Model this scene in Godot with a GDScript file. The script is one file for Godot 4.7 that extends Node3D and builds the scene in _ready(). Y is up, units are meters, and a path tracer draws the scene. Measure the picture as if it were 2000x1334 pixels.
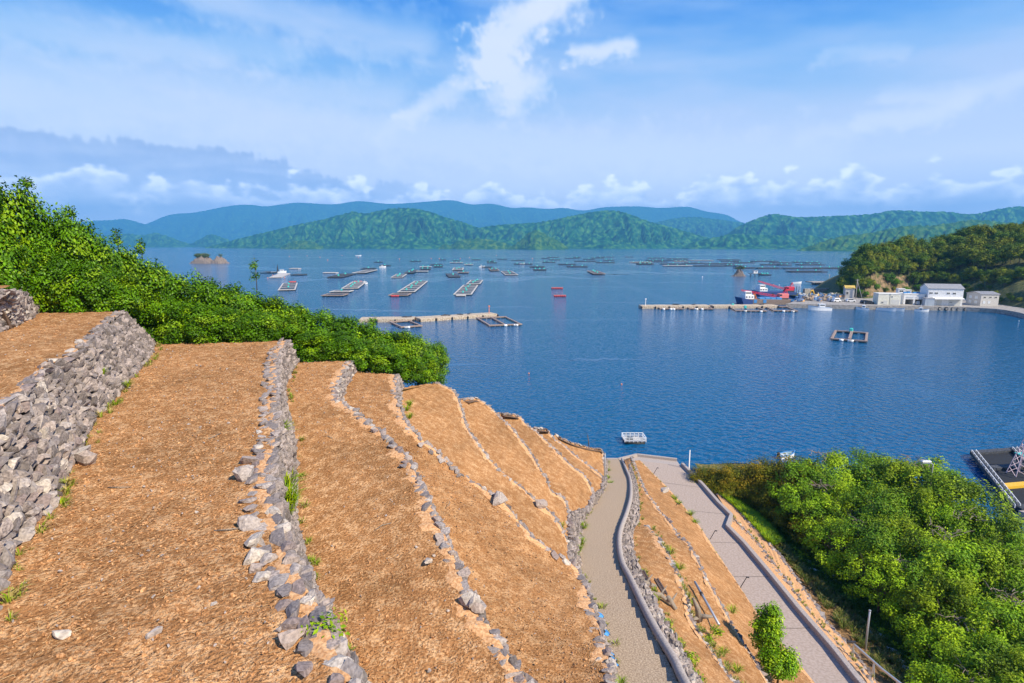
extends Node3D
const A0_TOP := [Vector3(-23.38, 23.50, -20.45), Vector3(-19.59, 23.50, -19.26), Vector3(-16.54, 23.50, -18.20), Vector3(-18.45, 23.20, -21.14), Vector3(-19.73, 22.75, -22.99), Vector3(-20.01, 22.45, -23.62)]
const A0_FOOT := [Vector3(-16.88, 22.20, -14.48), Vector3(-16.75, 22.20, -16.21), Vector3(-16.71, 22.20, -18.17), Vector3(-17.55, 22.20, -19.71), Vector3(-18.51, 22.20, -21.39), Vector3(-19.89, 22.20, -23.54)]
const A_TOP := [Vector3(-6.00, 22.20, -4.24), Vector3(-7.19, 22.20, -6.10), Vector3(-8.01, 22.20, -7.65), Vector3(-8.82, 22.20, -9.37), Vector3(-9.06, 22.20, -9.91), Vector3(-10.09, 22.20, -11.53), Vector3(-10.93, 22.20, -13.07), Vector3(-11.31, 22.20, -14.20), Vector3(-12.60, 22.20, -16.57), Vector3(-14.03, 22.20, -19.09), Vector3(-15.56, 22.20, -21.85), Vector3(-16.48, 22.20, -23.72)]
const A_FOOT := [Vector3(-5.84, 20.60, -5.06), Vector3(-6.26, 20.60, -5.96), Vector3(-6.71, 20.60, -6.78), Vector3(-7.19, 20.60, -7.47), Vector3(-7.60, 20.60, -8.27), Vector3(-7.75, 20.60, -8.81), Vector3(-8.49, 20.60, -10.01), Vector3(-9.21, 20.60, -11.34), Vector3(-10.64, 20.60, -13.81), Vector3(-11.28, 20.60, -15.21), Vector3(-12.43, 20.60, -17.70), Vector3(-13.37, 20.60, -19.83), Vector3(-14.80, 20.60, -22.75), Vector3(-16.11, 20.60, -24.93)]
const B_TOP := [Vector3(-1.16, 20.60, -3.85), Vector3(-2.14, 20.60, -5.06), Vector3(-2.61, 20.60, -5.87), Vector3(-3.19, 20.60, -6.66), Vector3(-3.65, 20.60, -7.39), Vector3(-4.45, 20.60, -8.79), Vector3(-4.92, 20.60, -9.80), Vector3(-5.50, 20.60, -11.34), Vector3(-6.14, 20.60, -13.01), Vector3(-6.84, 20.60, -14.72), Vector3(-7.99, 20.60, -17.56), Vector3(-9.12, 20.60, -20.27), Vector3(-10.10, 20.60, -22.97), Vector3(-10.75, 20.60, -25.61)]
const B_FOOT := [Vector3(-1.30, 18.40, -5.77), Vector3(-2.43, 18.40, -7.60), Vector3(-3.12, 18.40, -8.67), Vector3(-3.83, 18.50, -9.84), Vector3(-4.42, 18.50, -10.91), Vector3(-5.20, 18.60, -12.52), Vector3(-5.64, 18.70, -13.72), Vector3(-6.34, 18.80, -15.57), Vector3(-7.04, 19.00, -17.23), Vector3(-8.08, 19.20, -19.40), Vector3(-8.83, 19.40, -21.13), Vector3(-9.61, 19.50, -23.77), Vector3(-10.19, 19.50, -26.13)]
const C_TOP := [Vector3(1.01, 18.10, -6.31), Vector3(0.24, 18.20, -7.83), Vector3(-0.36, 18.30, -8.94), Vector3(-0.90, 18.40, -9.99), Vector3(-1.34, 18.50, -11.32), Vector3(-2.06, 18.70, -13.13), Vector3(-3.15, 18.90, -15.72), Vector3(-4.34, 19.05, -17.59), Vector3(-5.35, 19.20, -18.91), Vector3(-6.29, 19.25, -20.15), Vector3(-6.88, 19.30, -21.28), Vector3(-7.45, 19.35, -23.92), Vector3(-7.81, 19.40, -26.97)]
const C_DROP := [2.0, 1.9, 1.8, 1.7, 1.6, 1.5, 1.3, 1.1, 0.9, 0.8, 0.75, 0.65, 0.55]
const D_TOP := [Vector3(1.94, 16.50, -8.15), Vector3(2.07, 16.20, -10.30), Vector3(2.12, 16.00, -11.16), Vector3(2.13, 15.70, -12.79), Vector3(2.13, 15.30, -14.51), Vector3(1.94, 15.20, -15.93), Vector3(0.95, 15.80, -16.17), Vector3(0.36, 16.10, -16.73), Vector3(-0.26, 16.40, -17.73), Vector3(-1.67, 17.00, -18.67), Vector3(-2.76, 17.70, -19.31), Vector3(-3.79, 18.20, -20.22), Vector3(-4.57, 18.35, -22.24), Vector3(-5.22, 18.50, -24.53), Vector3(-5.59, 18.70, -27.00)]
const D_DROP := [1.8, 1.85, 1.95, 2.2, 2.4, 2.7, 2.1, 1.9, 1.8, 1.6, 1.4, 1.2, 1.0, 0.9, 0.7]
const E_TOP := [Vector3(2.26, 13.10, -20.87), Vector3(2.09, 13.40, -21.38), Vector3(1.88, 13.60, -21.95), Vector3(1.54, 13.80, -22.56), Vector3(1.09, 14.10, -22.57), Vector3(0.45, 14.50, -23.12), Vector3(-0.23, 14.90, -23.57), Vector3(-0.93, 15.30, -24.18), Vector3(-1.56, 15.70, -25.27), Vector3(-2.30, 16.10, -26.94), Vector3(-2.82, 16.50, -29.39), Vector3(-3.46, 16.80, -31.29), Vector3(-4.51, 17.00, -32.18)]
const E_DROP := [1.6, 1.5, 1.35, 1.3, 1.3, 1.3, 1.3, 1.3, 1.4, 1.4, 1.4, 1.3, 0.9]
const F_TOP := [Vector3(2.87, 11.70, -26.35), Vector3(2.62, 12.00, -27.57), Vector3(2.00, 12.40, -27.56), Vector3(1.78, 12.70, -28.50), Vector3(1.41, 13.00, -29.39), Vector3(0.97, 13.30, -30.95), Vector3(0.45, 13.70, -31.82), Vector3(-0.16, 14.10, -33.00), Vector3(-0.87, 14.40, -34.12), Vector3(-1.49, 14.70, -35.14), Vector3(-2.37, 15.00, -36.03), Vector3(-3.16, 15.40, -34.35)]
const F_DROP := [1.6, 1.5, 1.5, 1.6, 1.7, 1.7, 1.8, 1.8, 1.9, 2.0, 2.0, 1.4]
const G_TOP := [Vector3(5.07, 9.70, -32.73), Vector3(4.86, 10.10, -33.57), Vector3(4.61, 10.40, -34.23), Vector3(3.84, 10.80, -34.78), Vector3(3.10, 11.20, -36.03), Vector3(2.31, 11.60, -37.42), Vector3(1.47, 12.00, -38.66), Vector3(0.96, 12.20, -39.22), Vector3(0.49, 12.50, -40.11), Vector3(-0.91, 13.20, -38.71)]
const G_DROP := [1.3, 1.4, 1.5, 1.6, 1.7, 1.8, 2.0, 2.1, 2.1, 1.4]
const H_TOP := [Vector3(6.65, 8.00, -38.57), Vector3(6.48, 8.20, -39.67), Vector3(5.81, 8.50, -40.42), Vector3(4.88, 8.90, -41.49), Vector3(4.06, 9.30, -42.66), Vector3(3.23, 9.70, -43.57), Vector3(2.86, 10.00, -44.35), Vector3(1.70, 10.70, -42.78)]
const H_DROP := [1.2, 1.4, 1.5, 1.6, 1.7, 1.8, 1.8, 1.2]
const I_TOP := [Vector3(7.92, 5.80, -45.02), Vector3(8.36, 5.70, -49.10), Vector3(8.25, 6.20, -49.99), Vector3(6.99, 6.80, -48.92), Vector3(5.15, 7.70, -47.91), Vector3(3.80, 8.60, -47.11)]
const I_DROP := [1.6, 3.0, 3.4, 4.0, 4.0, 3.5]
const PATH_LEFT := [Vector3(2.09, 15.40, -9.20), Vector3(2.51, 14.40, -12.20), Vector3(2.64, 14.00, -13.65), Vector3(2.69, 13.51, -15.68), Vector3(2.68, 12.91, -17.85), Vector3(2.69, 12.00, -21.43), Vector3(3.25, 11.00, -25.31), Vector3(4.34, 9.60, -30.76), Vector3(5.68, 8.40, -35.36), Vector3(7.12, 6.80, -41.01), Vector3(8.70, 4.40, -49.24), Vector3(10.13, 2.40, -56.91)]
const PATH_RIGHT := [Vector3(3.89, 15.40, -9.20), Vector3(4.08, 14.40, -12.20), Vector3(4.15, 14.15, -13.09), Vector3(4.14, 13.70, -14.85), Vector3(4.18, 13.26, -16.66), Vector3(4.35, 12.49, -19.41), Vector3(4.41, 12.07, -21.13), Vector3(4.78, 11.40, -23.68), Vector3(5.36, 10.72, -26.32), Vector3(6.65, 9.60, -30.76), Vector3(7.84, 8.40, -35.36), Vector3(9.35, 6.32, -42.58), Vector3(10.45, 4.40, -49.24), Vector3(11.60, 2.40, -56.91)]
const K_FOOT := [Vector3(5.01, 14.00, -10.54), Vector3(5.19, 13.00, -13.81), Vector3(5.23, 12.70, -15.04), Vector3(5.30, 12.20, -17.21), Vector3(5.42, 11.50, -20.26), Vector3(5.68, 10.70, -23.62), Vector3(6.01, 10.10, -25.85), Vector3(6.56, 9.60, -28.39), Vector3(7.38, 9.10, -30.61), Vector3(7.91, 8.60, -32.76), Vector3(8.74, 7.60, -36.66), Vector3(9.76, 6.40, -41.43), Vector3(10.87, 4.80, -47.70), Vector3(11.87, 3.40, -54.39)]
const L2_TOP := [Vector3(7.48, 11.40, -14.37), Vector3(7.19, 11.00, -16.27), Vector3(7.16, 10.70, -17.66), Vector3(7.09, 10.50, -18.83), Vector3(7.11, 10.30, -20.22), Vector3(7.43, 10.10, -21.82), Vector3(7.71, 9.90, -23.63), Vector3(7.80, 9.75, -25.28), Vector3(7.84, 9.60, -27.01), Vector3(7.82, 9.50, -28.19), Vector3(7.69, 9.20, -29.82)]
const L1_TOP := [Vector3(10.37, 7.80, -17.72), Vector3(10.19, 7.80, -19.80), Vector3(10.01, 8.00, -21.79), Vector3(9.87, 8.20, -23.65), Vector3(9.93, 8.20, -25.17), Vector3(9.90, 8.20, -26.43), Vector3(10.17, 8.00, -29.71), Vector3(10.05, 7.70, -31.34), Vector3(10.13, 7.40, -33.68), Vector3(10.14, 6.90, -36.61), Vector3(10.33, 6.40, -39.19), Vector3(10.50, 5.80, -42.28), Vector3(11.50, 4.40, -48.65), Vector3(12.19, 3.70, -54.46)]
const ROAD_LEFT := [Vector3(13.61, 5.80, -18.40), Vector3(13.99, 5.00, -23.02), Vector3(14.01, 4.57, -26.00), Vector3(14.03, 4.20, -29.05), Vector3(14.30, 3.80, -32.62), Vector3(14.61, 3.32, -37.05), Vector3(14.91, 2.87, -42.43), Vector3(14.81, 2.30, -49.43), Vector3(14.37, 1.98, -54.37), Vector3(13.95, 1.80, -58.27)]
const ROAD_RIGHT := [Vector3(15.46, 5.69, -18.95), Vector3(15.88, 5.00, -23.02), Vector3(16.19, 4.62, -25.64), Vector3(16.37, 4.20, -29.05), Vector3(16.70, 3.70, -33.62), Vector3(16.96, 3.20, -38.31), Vector3(16.87, 2.95, -41.36), Vector3(17.99, 2.80, -43.44), Vector3(17.97, 2.55, -46.29), Vector3(18.13, 2.20, -50.79), Vector3(18.00, 1.84, -56.88)]
const M0_TOP := [Vector3(17.67, 3.80, -24.54), Vector3(17.89, 3.40, -27.49), Vector3(18.06, 3.00, -30.97), Vector3(18.37, 2.80, -34.16), Vector3(18.72, 2.60, -37.94), Vector3(18.77, 2.40, -41.66), Vector3(18.57, 2.30, -44.88)]
const M1_TOP := [Vector3(18.32, 3.10, -23.14), Vector3(18.91, 2.70, -27.58), Vector3(19.09, 2.50, -30.61), Vector3(19.30, 2.40, -32.57), Vector3(19.53, 2.30, -34.81), Vector3(19.90, 2.20, -37.53), Vector3(20.04, 2.10, -40.62), Vector3(20.04, 2.00, -43.84), Vector3(19.91, 1.90, -47.22), Vector3(19.37, 1.80, -50.75)]
const M2_TOP := [Vector3(21.89, 1.60, -24.72), Vector3(22.33, 1.40, -28.11), Vector3(22.52, 1.30, -29.90), Vector3(22.53, 1.20, -32.04), Vector3(22.52, 1.15, -34.05), Vector3(22.33, 1.10, -36.23), Vector3(22.01, 1.05, -38.46), Vector3(21.93, 1.00, -40.95), Vector3(22.11, 0.95, -44.07), Vector3(22.02, 0.90, -48.14), Vector3(21.76, 0.90, -53.68)]
const HILLS := [
	["far_mountain_range", 3.0, "range", [Vector3(-9827.27, 107.28, -11682.68), Vector3(-8781.82, 261.83, -11709.23), Vector3(-7736.36, 364.87, -11726.94), Vector3(-7004.55, 622.46, -11771.20), Vector3(-6481.82, 673.97, -11780.05), Vector3(-5750.00, 807.92, -11803.07), Vector3(-5331.82, 828.53, -11806.61), Vector3(-5018.18, 797.62, -11801.30), Vector3(-4390.91, 869.74, -11813.69), Vector3(-3659.09, 838.83, -11808.38), Vector3(-3136.36, 900.65, -11819.00), Vector3(-2509.09, 849.13, -11810.15), Vector3(-1881.82, 880.04, -11815.46), Vector3(-1254.55, 921.26, -11822.54), Vector3(-836.36, 838.83, -11808.38), Vector3(-418.18, 849.13, -11810.15), Vector3(0.00, 766.70, -11795.99), Vector3(313.64, 777.01, -11797.76), Vector3(731.82, 746.10, -11792.45), Vector3(1045.45, 766.70, -11795.99), Vector3(1463.64, 715.19, -11787.14), Vector3(1881.82, 777.01, -11797.76), Vector3(2509.09, 797.62, -11801.30), Vector3(3031.82, 766.70, -11795.99), Vector3(3450.00, 787.31, -11799.53), Vector3(3659.09, 777.01, -11797.76), Vector3(3972.73, 694.58, -11783.59), Vector3(4390.91, 622.46, -11771.20), Vector3(4756.82, 457.60, -11742.87), Vector3(5436.36, 364.87, -11726.94), Vector3(6272.73, 313.35, -11718.09), Vector3(7840.91, 292.74, -11714.55)]],
	["pale_far_mountain", 3.0, "range", [Vector3(-18136.36, 476.43, -10731.45), Vector3(-15272.73, 570.50, -10747.62), Vector3(-12409.09, 523.46, -10739.54), Vector3(-9545.45, 382.35, -10715.29), Vector3(-8400.00, 419.98, -10721.75), Vector3(-7779.55, 467.02, -10729.84), Vector3(-7493.18, 476.43, -10731.45), Vector3(-7206.82, 495.24, -10734.69), Vector3(-6872.73, 410.57, -10720.14), Vector3(-6395.45, 269.46, -10695.89), Vector3(-5918.18, 100.12, -10666.79)]],
	["low_left_hill", 2.6, "wood", [Vector3(-8963.64, 144.45, -5905.53), Vector3(-7381.82, 170.43, -5909.99), Vector3(-5800.00, 144.45, -5905.53), Vector3(-4323.64, 108.07, -5899.28), Vector3(-4007.27, 139.25, -5904.63), Vector3(-3796.36, 123.66, -5901.96), Vector3(-3664.55, 144.45, -5905.53), Vector3(-3480.00, 87.28, -5895.70), Vector3(-3321.82, 35.32, -5886.78), Vector3(-3242.73, 66.50, -5892.13), Vector3(-3100.36, 128.86, -5902.85), Vector3(-2952.73, 87.28, -5895.70), Vector3(-2794.55, 19.73, -5884.10)]],
	["distant_green_hill", 2.6, "wood", [Vector3(1272.73, 75.08, -7111.20), Vector3(1718.18, 275.78, -7145.68), Vector3(2163.64, 363.58, -7160.77), Vector3(2545.45, 338.49, -7156.46), Vector3(2927.27, 282.05, -7146.76), Vector3(3436.36, 200.52, -7132.75), Vector3(3818.18, 75.08, -7111.20)]],
	["broad_wooded_hill", 2.4, "wood", [Vector3(-2290.91, 6.13, -4258.31), Vector3(-2176.36, 32.47, -4262.84), Vector3(-1985.45, 81.39, -4271.24), Vector3(-1794.55, 126.55, -4279.00), Vector3(-1603.64, 171.70, -4286.76), Vector3(-1374.55, 220.62, -4295.17), Vector3(-1183.64, 269.54, -4303.57), Vector3(-1099.64, 254.49, -4300.99), Vector3(-916.36, 288.36, -4306.81), Vector3(-763.64, 295.88, -4308.10), Vector3(-649.09, 277.07, -4304.87), Vector3(-496.36, 228.15, -4296.46), Vector3(-343.64, 182.99, -4288.70), Vector3(-152.73, 111.49, -4276.42), Vector3(38.18, 36.23, -4263.48)]],
	["peaked_wooded_hill", 2.4, "wood", [Vector3(-447.27, 24.95, -4160.08), Vector3(-260.91, 135.15, -4179.02), Vector3(-149.09, 160.86, -4183.43), Vector3(37.27, 175.56, -4185.96), Vector3(223.64, 190.25, -4188.48), Vector3(372.73, 219.64, -4193.53), Vector3(559.09, 256.37, -4199.85), Vector3(708.18, 271.07, -4202.37), Vector3(820.00, 256.37, -4199.85), Vector3(969.09, 201.27, -4190.38), Vector3(1118.18, 160.86, -4183.43), Vector3(1267.27, 120.46, -4176.49), Vector3(1416.36, 76.37, -4168.92), Vector3(1565.45, 24.95, -4160.08)]],
	["long_right_ridge", 2.4, "wood", [Vector3(1600.00, 48.60, -4468.54), Vector3(1760.00, 158.98, -4487.51), Vector3(1920.00, 229.94, -4499.70), Vector3(2060.00, 261.48, -4505.12), Vector3(2240.00, 237.82, -4501.05), Vector3(2480.00, 245.71, -4502.41), Vector3(2800.00, 261.48, -4505.12), Vector3(2980.00, 289.07, -4509.86), Vector3(3200.00, 281.19, -4508.51), Vector3(3400.00, 277.24, -4507.83), Vector3(3600.00, 261.48, -4505.12), Vector3(3800.00, 300.90, -4511.89), Vector3(4000.00, 320.61, -4515.28), Vector3(4400.00, 332.44, -4517.31), Vector3(5200.00, 312.72, -4513.92), Vector3(6400.00, 293.01, -4510.54), Vector3(8000.00, 214.17, -4496.99)]],
	["low_right_hill", 2.2, "wood", [Vector3(1050.00, 3.00, -3547.51), Vector3(1145.45, 43.77, -3554.52), Vector3(1272.73, 71.99, -3559.37), Vector3(1368.18, 90.81, -3562.60), Vector3(1527.27, 84.54, -3561.52), Vector3(1781.82, 81.40, -3560.99), Vector3(1909.09, 71.99, -3559.37), Vector3(2100.00, 31.23, -3552.36)]],
	["wooded_headland", 2.0, "near_wood", [Vector3(1187.82, 1.81, -2380.46), Vector3(1239.09, 18.65, -2383.35), Vector3(1303.18, 39.71, -2386.97), Vector3(1367.27, 58.66, -2390.22), Vector3(1495.45, 73.40, -2392.76), Vector3(1580.91, 92.35, -2396.01), Vector3(1645.00, 102.87, -2397.82), Vector3(1751.82, 104.98, -2398.18), Vector3(1922.73, 126.03, -2401.80), Vector3(2029.55, 121.82, -2401.08), Vector3(2136.36, 104.98, -2398.18), Vector3(2350.00, 92.35, -2396.01), Vector3(2777.27, 83.92, -2394.57), Vector3(3418.18, 73.40, -2392.76)]],
	["small_wooded_island", 1.6, "near_wood", [Vector3(-1356.00, 10.17, -3345.82), Vector3(-1305.00, 36.78, -3350.39), Vector3(-1230.00, 48.61, -3352.42), Vector3(-1164.00, 39.74, -3350.90), Vector3(-1104.00, 13.13, -3346.32)]],
	["small_wooded_island", 1.6, "near_wood", [Vector3(-425.45, 1.66, -3293.62), Vector3(-390.00, 30.78, -3298.62), Vector3(-354.55, 22.05, -3297.12), Vector3(-310.23, 48.25, -3301.63), Vector3(-206.82, 59.90, -3303.63), Vector3(-88.64, 48.25, -3301.63), Vector3(14.77, 7.49, -3294.62)]],
	["small_wooded_island", 1.6, "near_wood", [Vector3(-27.73, 3.10, -3090.94), Vector3(41.59, 46.82, -3098.45), Vector3(97.05, 93.28, -3106.43), Vector3(138.64, 101.48, -3107.84), Vector3(199.64, 68.68, -3102.21), Vector3(263.41, 38.62, -3097.04), Vector3(305.00, 3.10, -3090.94)]],
]
const CIRRUS := [
	[2.20, 0.95, [Vector2(6.2, 22.9), Vector2(3.6, 21.4), Vector2(0.5, 19.7), Vector2(-1.7, 17.7), Vector2(-2.4, 16.3)]],
	[1.90, 0.85, [Vector2(-1.9, 17.5), Vector2(-0.7, 15.8), Vector2(0.0, 14.6), Vector2(1.5, 14.8)]],
	[1.80, 0.60, [Vector2(-0.7, 15.4), Vector2(-1.5, 13.7), Vector2(0.0, 13.3)]],
	[1.00, 0.60, [Vector2(-2.2, 16.3), Vector2(-4.9, 14.5), Vector2(-7.3, 13.2), Vector2(-9.8, 11.7)]],
	[1.00, 0.50, [Vector2(-8.8, 12.4), Vector2(-11.3, 10.8), Vector2(-13.0, 9.9)]],
	[0.70, 0.85, [Vector2(5.8, 17.4), Vector2(8.2, 17.4), Vector2(9.6, 17.7), Vector2(11.2, 17.7)]],
	[0.80, 0.55, [Vector2(30.8, 10.1), Vector2(33.3, 10.1), Vector2(35.6, 10.3), Vector2(37.2, 10.9)]],
	[0.80, 0.42, [Vector2(32.4, 11.4), Vector2(35.5, 11.2), Vector2(37.9, 11.3), Vector2(40.5, 11.9), Vector2(42.6, 12.1)]],
	[0.70, 0.35, [Vector2(26.1, 9.4), Vector2(27.8, 9.8), Vector2(29.4, 9.4)]],
	[0.60, 0.30, [Vector2(27.0, 15.3), Vector2(30.0, 15.2), Vector2(32.8, 14.7)]],
	[1.60, 0.35, [Vector2(-40.1, 14.9), Vector2(-35.7, 15.1), Vector2(-30.7, 15.2), Vector2(-23.8, 16.2), Vector2(-20.5, 16.1)]],
	[2.20, 0.35, [Vector2(-26.6, 19.4), Vector2(-20.3, 19.2), Vector2(-14.2, 18.6), Vector2(-8.6, 18.3)]],
	[2.00, 0.30, [Vector2(-40.4, 12.2), Vector2(-30.9, 12.9), Vector2(-20.7, 13.0), Vector2(-11.6, 13.4)]],
	[2.60, 0.38, [Vector2(-40.6, 10.5), Vector2(-32.8, 11.0), Vector2(-19.1, 10.9), Vector2(-5.0, 9.6), Vector2(9.9, 8.6), Vector2(27.6, 7.7)]],
]
const BANK := [Vector2(-48.2, 8.8), Vector2(-43.5, 8.9), Vector2(-40.9, 8.7), Vector2(-36.4, 8.5), Vector2(-31.3, 8.5), Vector2(-26.8, 8.4), Vector2(-22.7, 7.9), Vector2(-18.4, 7.0), Vector2(-15.7, 6.1), Vector2(-11.9, 6.1), Vector2(-5.0, 5.2)]
const HEDGE := [
	[Vector3(-20.94, 22.05, -19.01), Vector3(1.30, 3.02, 1.23), Vector3(0, 1.49, 0), "leafy green shrub, first from the left along the field ends"],
	[Vector3(-20.37, 22.01, -20.39), Vector3(1.40, 3.06, 1.33), Vector3(0, 3.42, 0), "leafy green shrub, second from the left along the field ends"],
	[Vector3(-20.41, 21.92, -22.53), Vector3(1.40, 3.14, 1.33), Vector3(0, 2.32, 0), "leafy green shrub, third from the left along the field ends"],
	[Vector3(-20.22, 21.89, -23.77), Vector3(1.20, 3.02, 1.14), Vector3(0, 3.79, 0), "leafy green shrub, fourth from the left along the field ends"],
	[Vector3(-19.22, 21.87, -24.02), Vector3(1.20, 2.62, 1.14), Vector3(0, 3.93, 0), "leafy green shrub, fifth from the left along the field ends"],
	[Vector3(-18.14, 21.87, -24.19), Vector3(1.20, 2.36, 1.14), Vector3(0, 0.41, 0), "leafy green shrub, sixth from the left along the field ends"],
	[Vector3(-17.31, 21.63, -24.88), Vector3(1.20, 1.95, 1.14), Vector3(0, 0.08, 0), "leafy green shrub, seventh from the left along the field ends"],
	[Vector3(-16.69, 20.27, -25.83), Vector3(1.20, 2.43, 1.14), Vector3(0, 5.26, 0), "leafy green shrub, eighth from the left along the field ends"],
	[Vector3(-15.47, 20.27, -25.85), Vector3(1.20, 2.05, 1.14), Vector3(0, 1.63, 0), "leafy green shrub, ninth from the left along the field ends"],
	[Vector3(-14.22, 20.27, -25.90), Vector3(1.20, 1.89, 1.14), Vector3(0, 1.47, 0), "leafy green shrub, tenth from the left along the field ends"],
	[Vector3(-13.15, 20.27, -26.15), Vector3(1.20, 1.78, 1.14), Vector3(0, 6.25, 0), "leafy green shrub, eleventh from the left along the field ends"],
	[Vector3(-12.06, 20.27, -26.40), Vector3(1.20, 1.55, 1.14), Vector3(0, 2.95, 0), "leafy green shrub, twelfth from the left along the field ends"],
	[Vector3(-10.99, 19.90, -27.03), Vector3(1.20, 1.48, 1.14), Vector3(0, 5.25, 0), "leafy green shrub, thirteenth from the left along the field ends"],
	[Vector3(-9.94, 19.22, -27.63), Vector3(1.20, 1.56, 1.14), Vector3(0, 2.99, 0), "leafy green shrub, fourteenth from the left along the field ends"],
	[Vector3(-8.77, 19.13, -27.79), Vector3(1.20, 1.50, 1.14), Vector3(0, 4.01, 0), "leafy green shrub, fifteenth from the left along the field ends"],
	[Vector3(-7.68, 18.72, -28.00), Vector3(1.15, 1.54, 1.09), Vector3(0, 0.95, 0), "leafy green shrub, sixteenth from the left along the field ends"],
	[Vector3(-6.47, 18.42, -28.02), Vector3(1.15, 1.49, 1.09), Vector3(0, 3.99, 0), "leafy green shrub, seventeenth from the left along the field ends"],
	[Vector3(-5.62, 17.85, -29.40), Vector3(1.10, 1.53, 1.04), Vector3(0, 5.45, 0), "leafy green shrub, eighteenth from the left along the field ends"],
	[Vector3(-5.13, 17.19, -31.60), Vector3(1.00, 1.55, 0.95), Vector3(0, 3.29, 0), "leafy green shrub, nineteenth from the left along the field ends"],
	[Vector3(-22.24, 21.57, -19.69), Vector3(1.70, 5.43, 1.61), Vector3(0, 4.66, 0), "tall green shrub, first from the left on the hedge's skyline"],
	[Vector3(-21.39, 21.57, -20.64), Vector3(1.80, 5.44, 1.71), Vector3(0, 4.22, 0), "tall green shrub, second from the left on the hedge's skyline"],
	[Vector3(-21.33, 21.51, -22.39), Vector3(1.80, 5.51, 1.71), Vector3(0, 0.40, 0), "tall green shrub, third from the left on the hedge's skyline"],
	[Vector3(-21.27, 21.42, -24.16), Vector3(1.60, 5.68, 1.52), Vector3(0, 4.76, 0), "tall green shrub, fourth from the left on the hedge's skyline"],
	[Vector3(-20.73, 21.37, -25.19), Vector3(1.50, 4.77, 1.42), Vector3(0, 3.71, 0), "tall green shrub, fifth from the left on the hedge's skyline"],
	[Vector3(-19.50, 21.37, -25.24), Vector3(1.50, 4.62, 1.42), Vector3(0, 1.89, 0), "tall green shrub, sixth from the left on the hedge's skyline"],
	[Vector3(-18.56, 21.37, -25.63), Vector3(1.40, 3.85, 1.33), Vector3(0, 0.19, 0), "tall green shrub, seventh from the left on the hedge's skyline"],
	[Vector3(-18.33, 20.07, -26.96), Vector3(1.40, 4.33, 1.33), Vector3(0, 5.44, 0), "tall green shrub, eighth from the left on the hedge's skyline"],
	[Vector3(-17.15, 19.77, -27.12), Vector3(1.40, 4.06, 1.33), Vector3(0, 2.97, 0), "tall green shrub, ninth from the left on the hedge's skyline"],
	[Vector3(-15.85, 19.77, -27.17), Vector3(1.40, 3.59, 1.33), Vector3(0, 4.51, 0), "tall green shrub, tenth from the left on the hedge's skyline"],
	[Vector3(-14.62, 19.77, -27.31), Vector3(1.40, 3.31, 1.33), Vector3(0, 5.52, 0), "tall green shrub, eleventh from the left on the hedge's skyline"],
	[Vector3(-13.45, 19.77, -27.60), Vector3(1.40, 3.14, 1.33), Vector3(0, 4.48, 0), "tall green shrub, twelfth from the left on the hedge's skyline"],
	[Vector3(-12.22, 19.77, -27.89), Vector3(1.40, 2.54, 1.33), Vector3(0, 5.78, 0), "tall green shrub, thirteenth from the left on the hedge's skyline"],
	[Vector3(-11.29, 18.95, -28.89), Vector3(1.40, 2.84, 1.33), Vector3(0, 2.48, 0), "tall green shrub, fourteenth from the left on the hedge's skyline"],
	[Vector3(-9.98, 18.69, -29.07), Vector3(1.40, 2.74, 1.33), Vector3(0, 5.03, 0), "tall green shrub, fifteenth from the left on the hedge's skyline"],
	[Vector3(-8.68, 18.59, -29.41), Vector3(1.40, 2.52, 1.33), Vector3(0, 2.79, 0), "tall green shrub, sixteenth from the left on the hedge's skyline"],
	[Vector3(-7.43, 17.95, -29.54), Vector3(1.35, 2.75, 1.28), Vector3(0, 5.88, 0), "tall green shrub, seventeenth from the left on the hedge's skyline"],
	[Vector3(-6.11, 17.87, -29.55), Vector3(1.30, 2.47, 1.23), Vector3(0, 5.52, 0), "tall green shrub, eighteenth from the left on the hedge's skyline"],
	[Vector3(-5.61, 16.87, -32.48), Vector3(1.20, 2.73, 1.14), Vector3(0, 0.61, 0), "tall green shrub, nineteenth from the left on the hedge's skyline"],
	[Vector3(-4.99, 16.25, -34.72), Vector3(1.20, 2.53, 1.14), Vector3(0, 0.85, 0), "tall green shrub, twentieth from the left on the hedge's skyline"],
]
const SHOOTS := [
	[Vector3(-13.58, 22.39, -29.99), 2.06, "slim leafy shoot sticking up from the hedge before the bay"],
	[Vector3(-19.55, 24.45, -28.32), 1.28, "small leafy sapling on the hedge beside the far hills"],
	[Vector3(-18.38, 24.20, -28.27), 1.07, "bent leafy shoot on the hedge near the rocky islet"],
	[Vector3(-22.34, 27.28, -26.77), 0.74, "feathery shoot on the top left of the hedge"],
	[Vector3(-20.33, 25.88, -26.53), 0.94, "thin twig above the upper hedge"],
	[Vector3(-8.35, 19.91, -33.62), 0.81, "young shoot over the lower hedge before the raft"],
]
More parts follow.
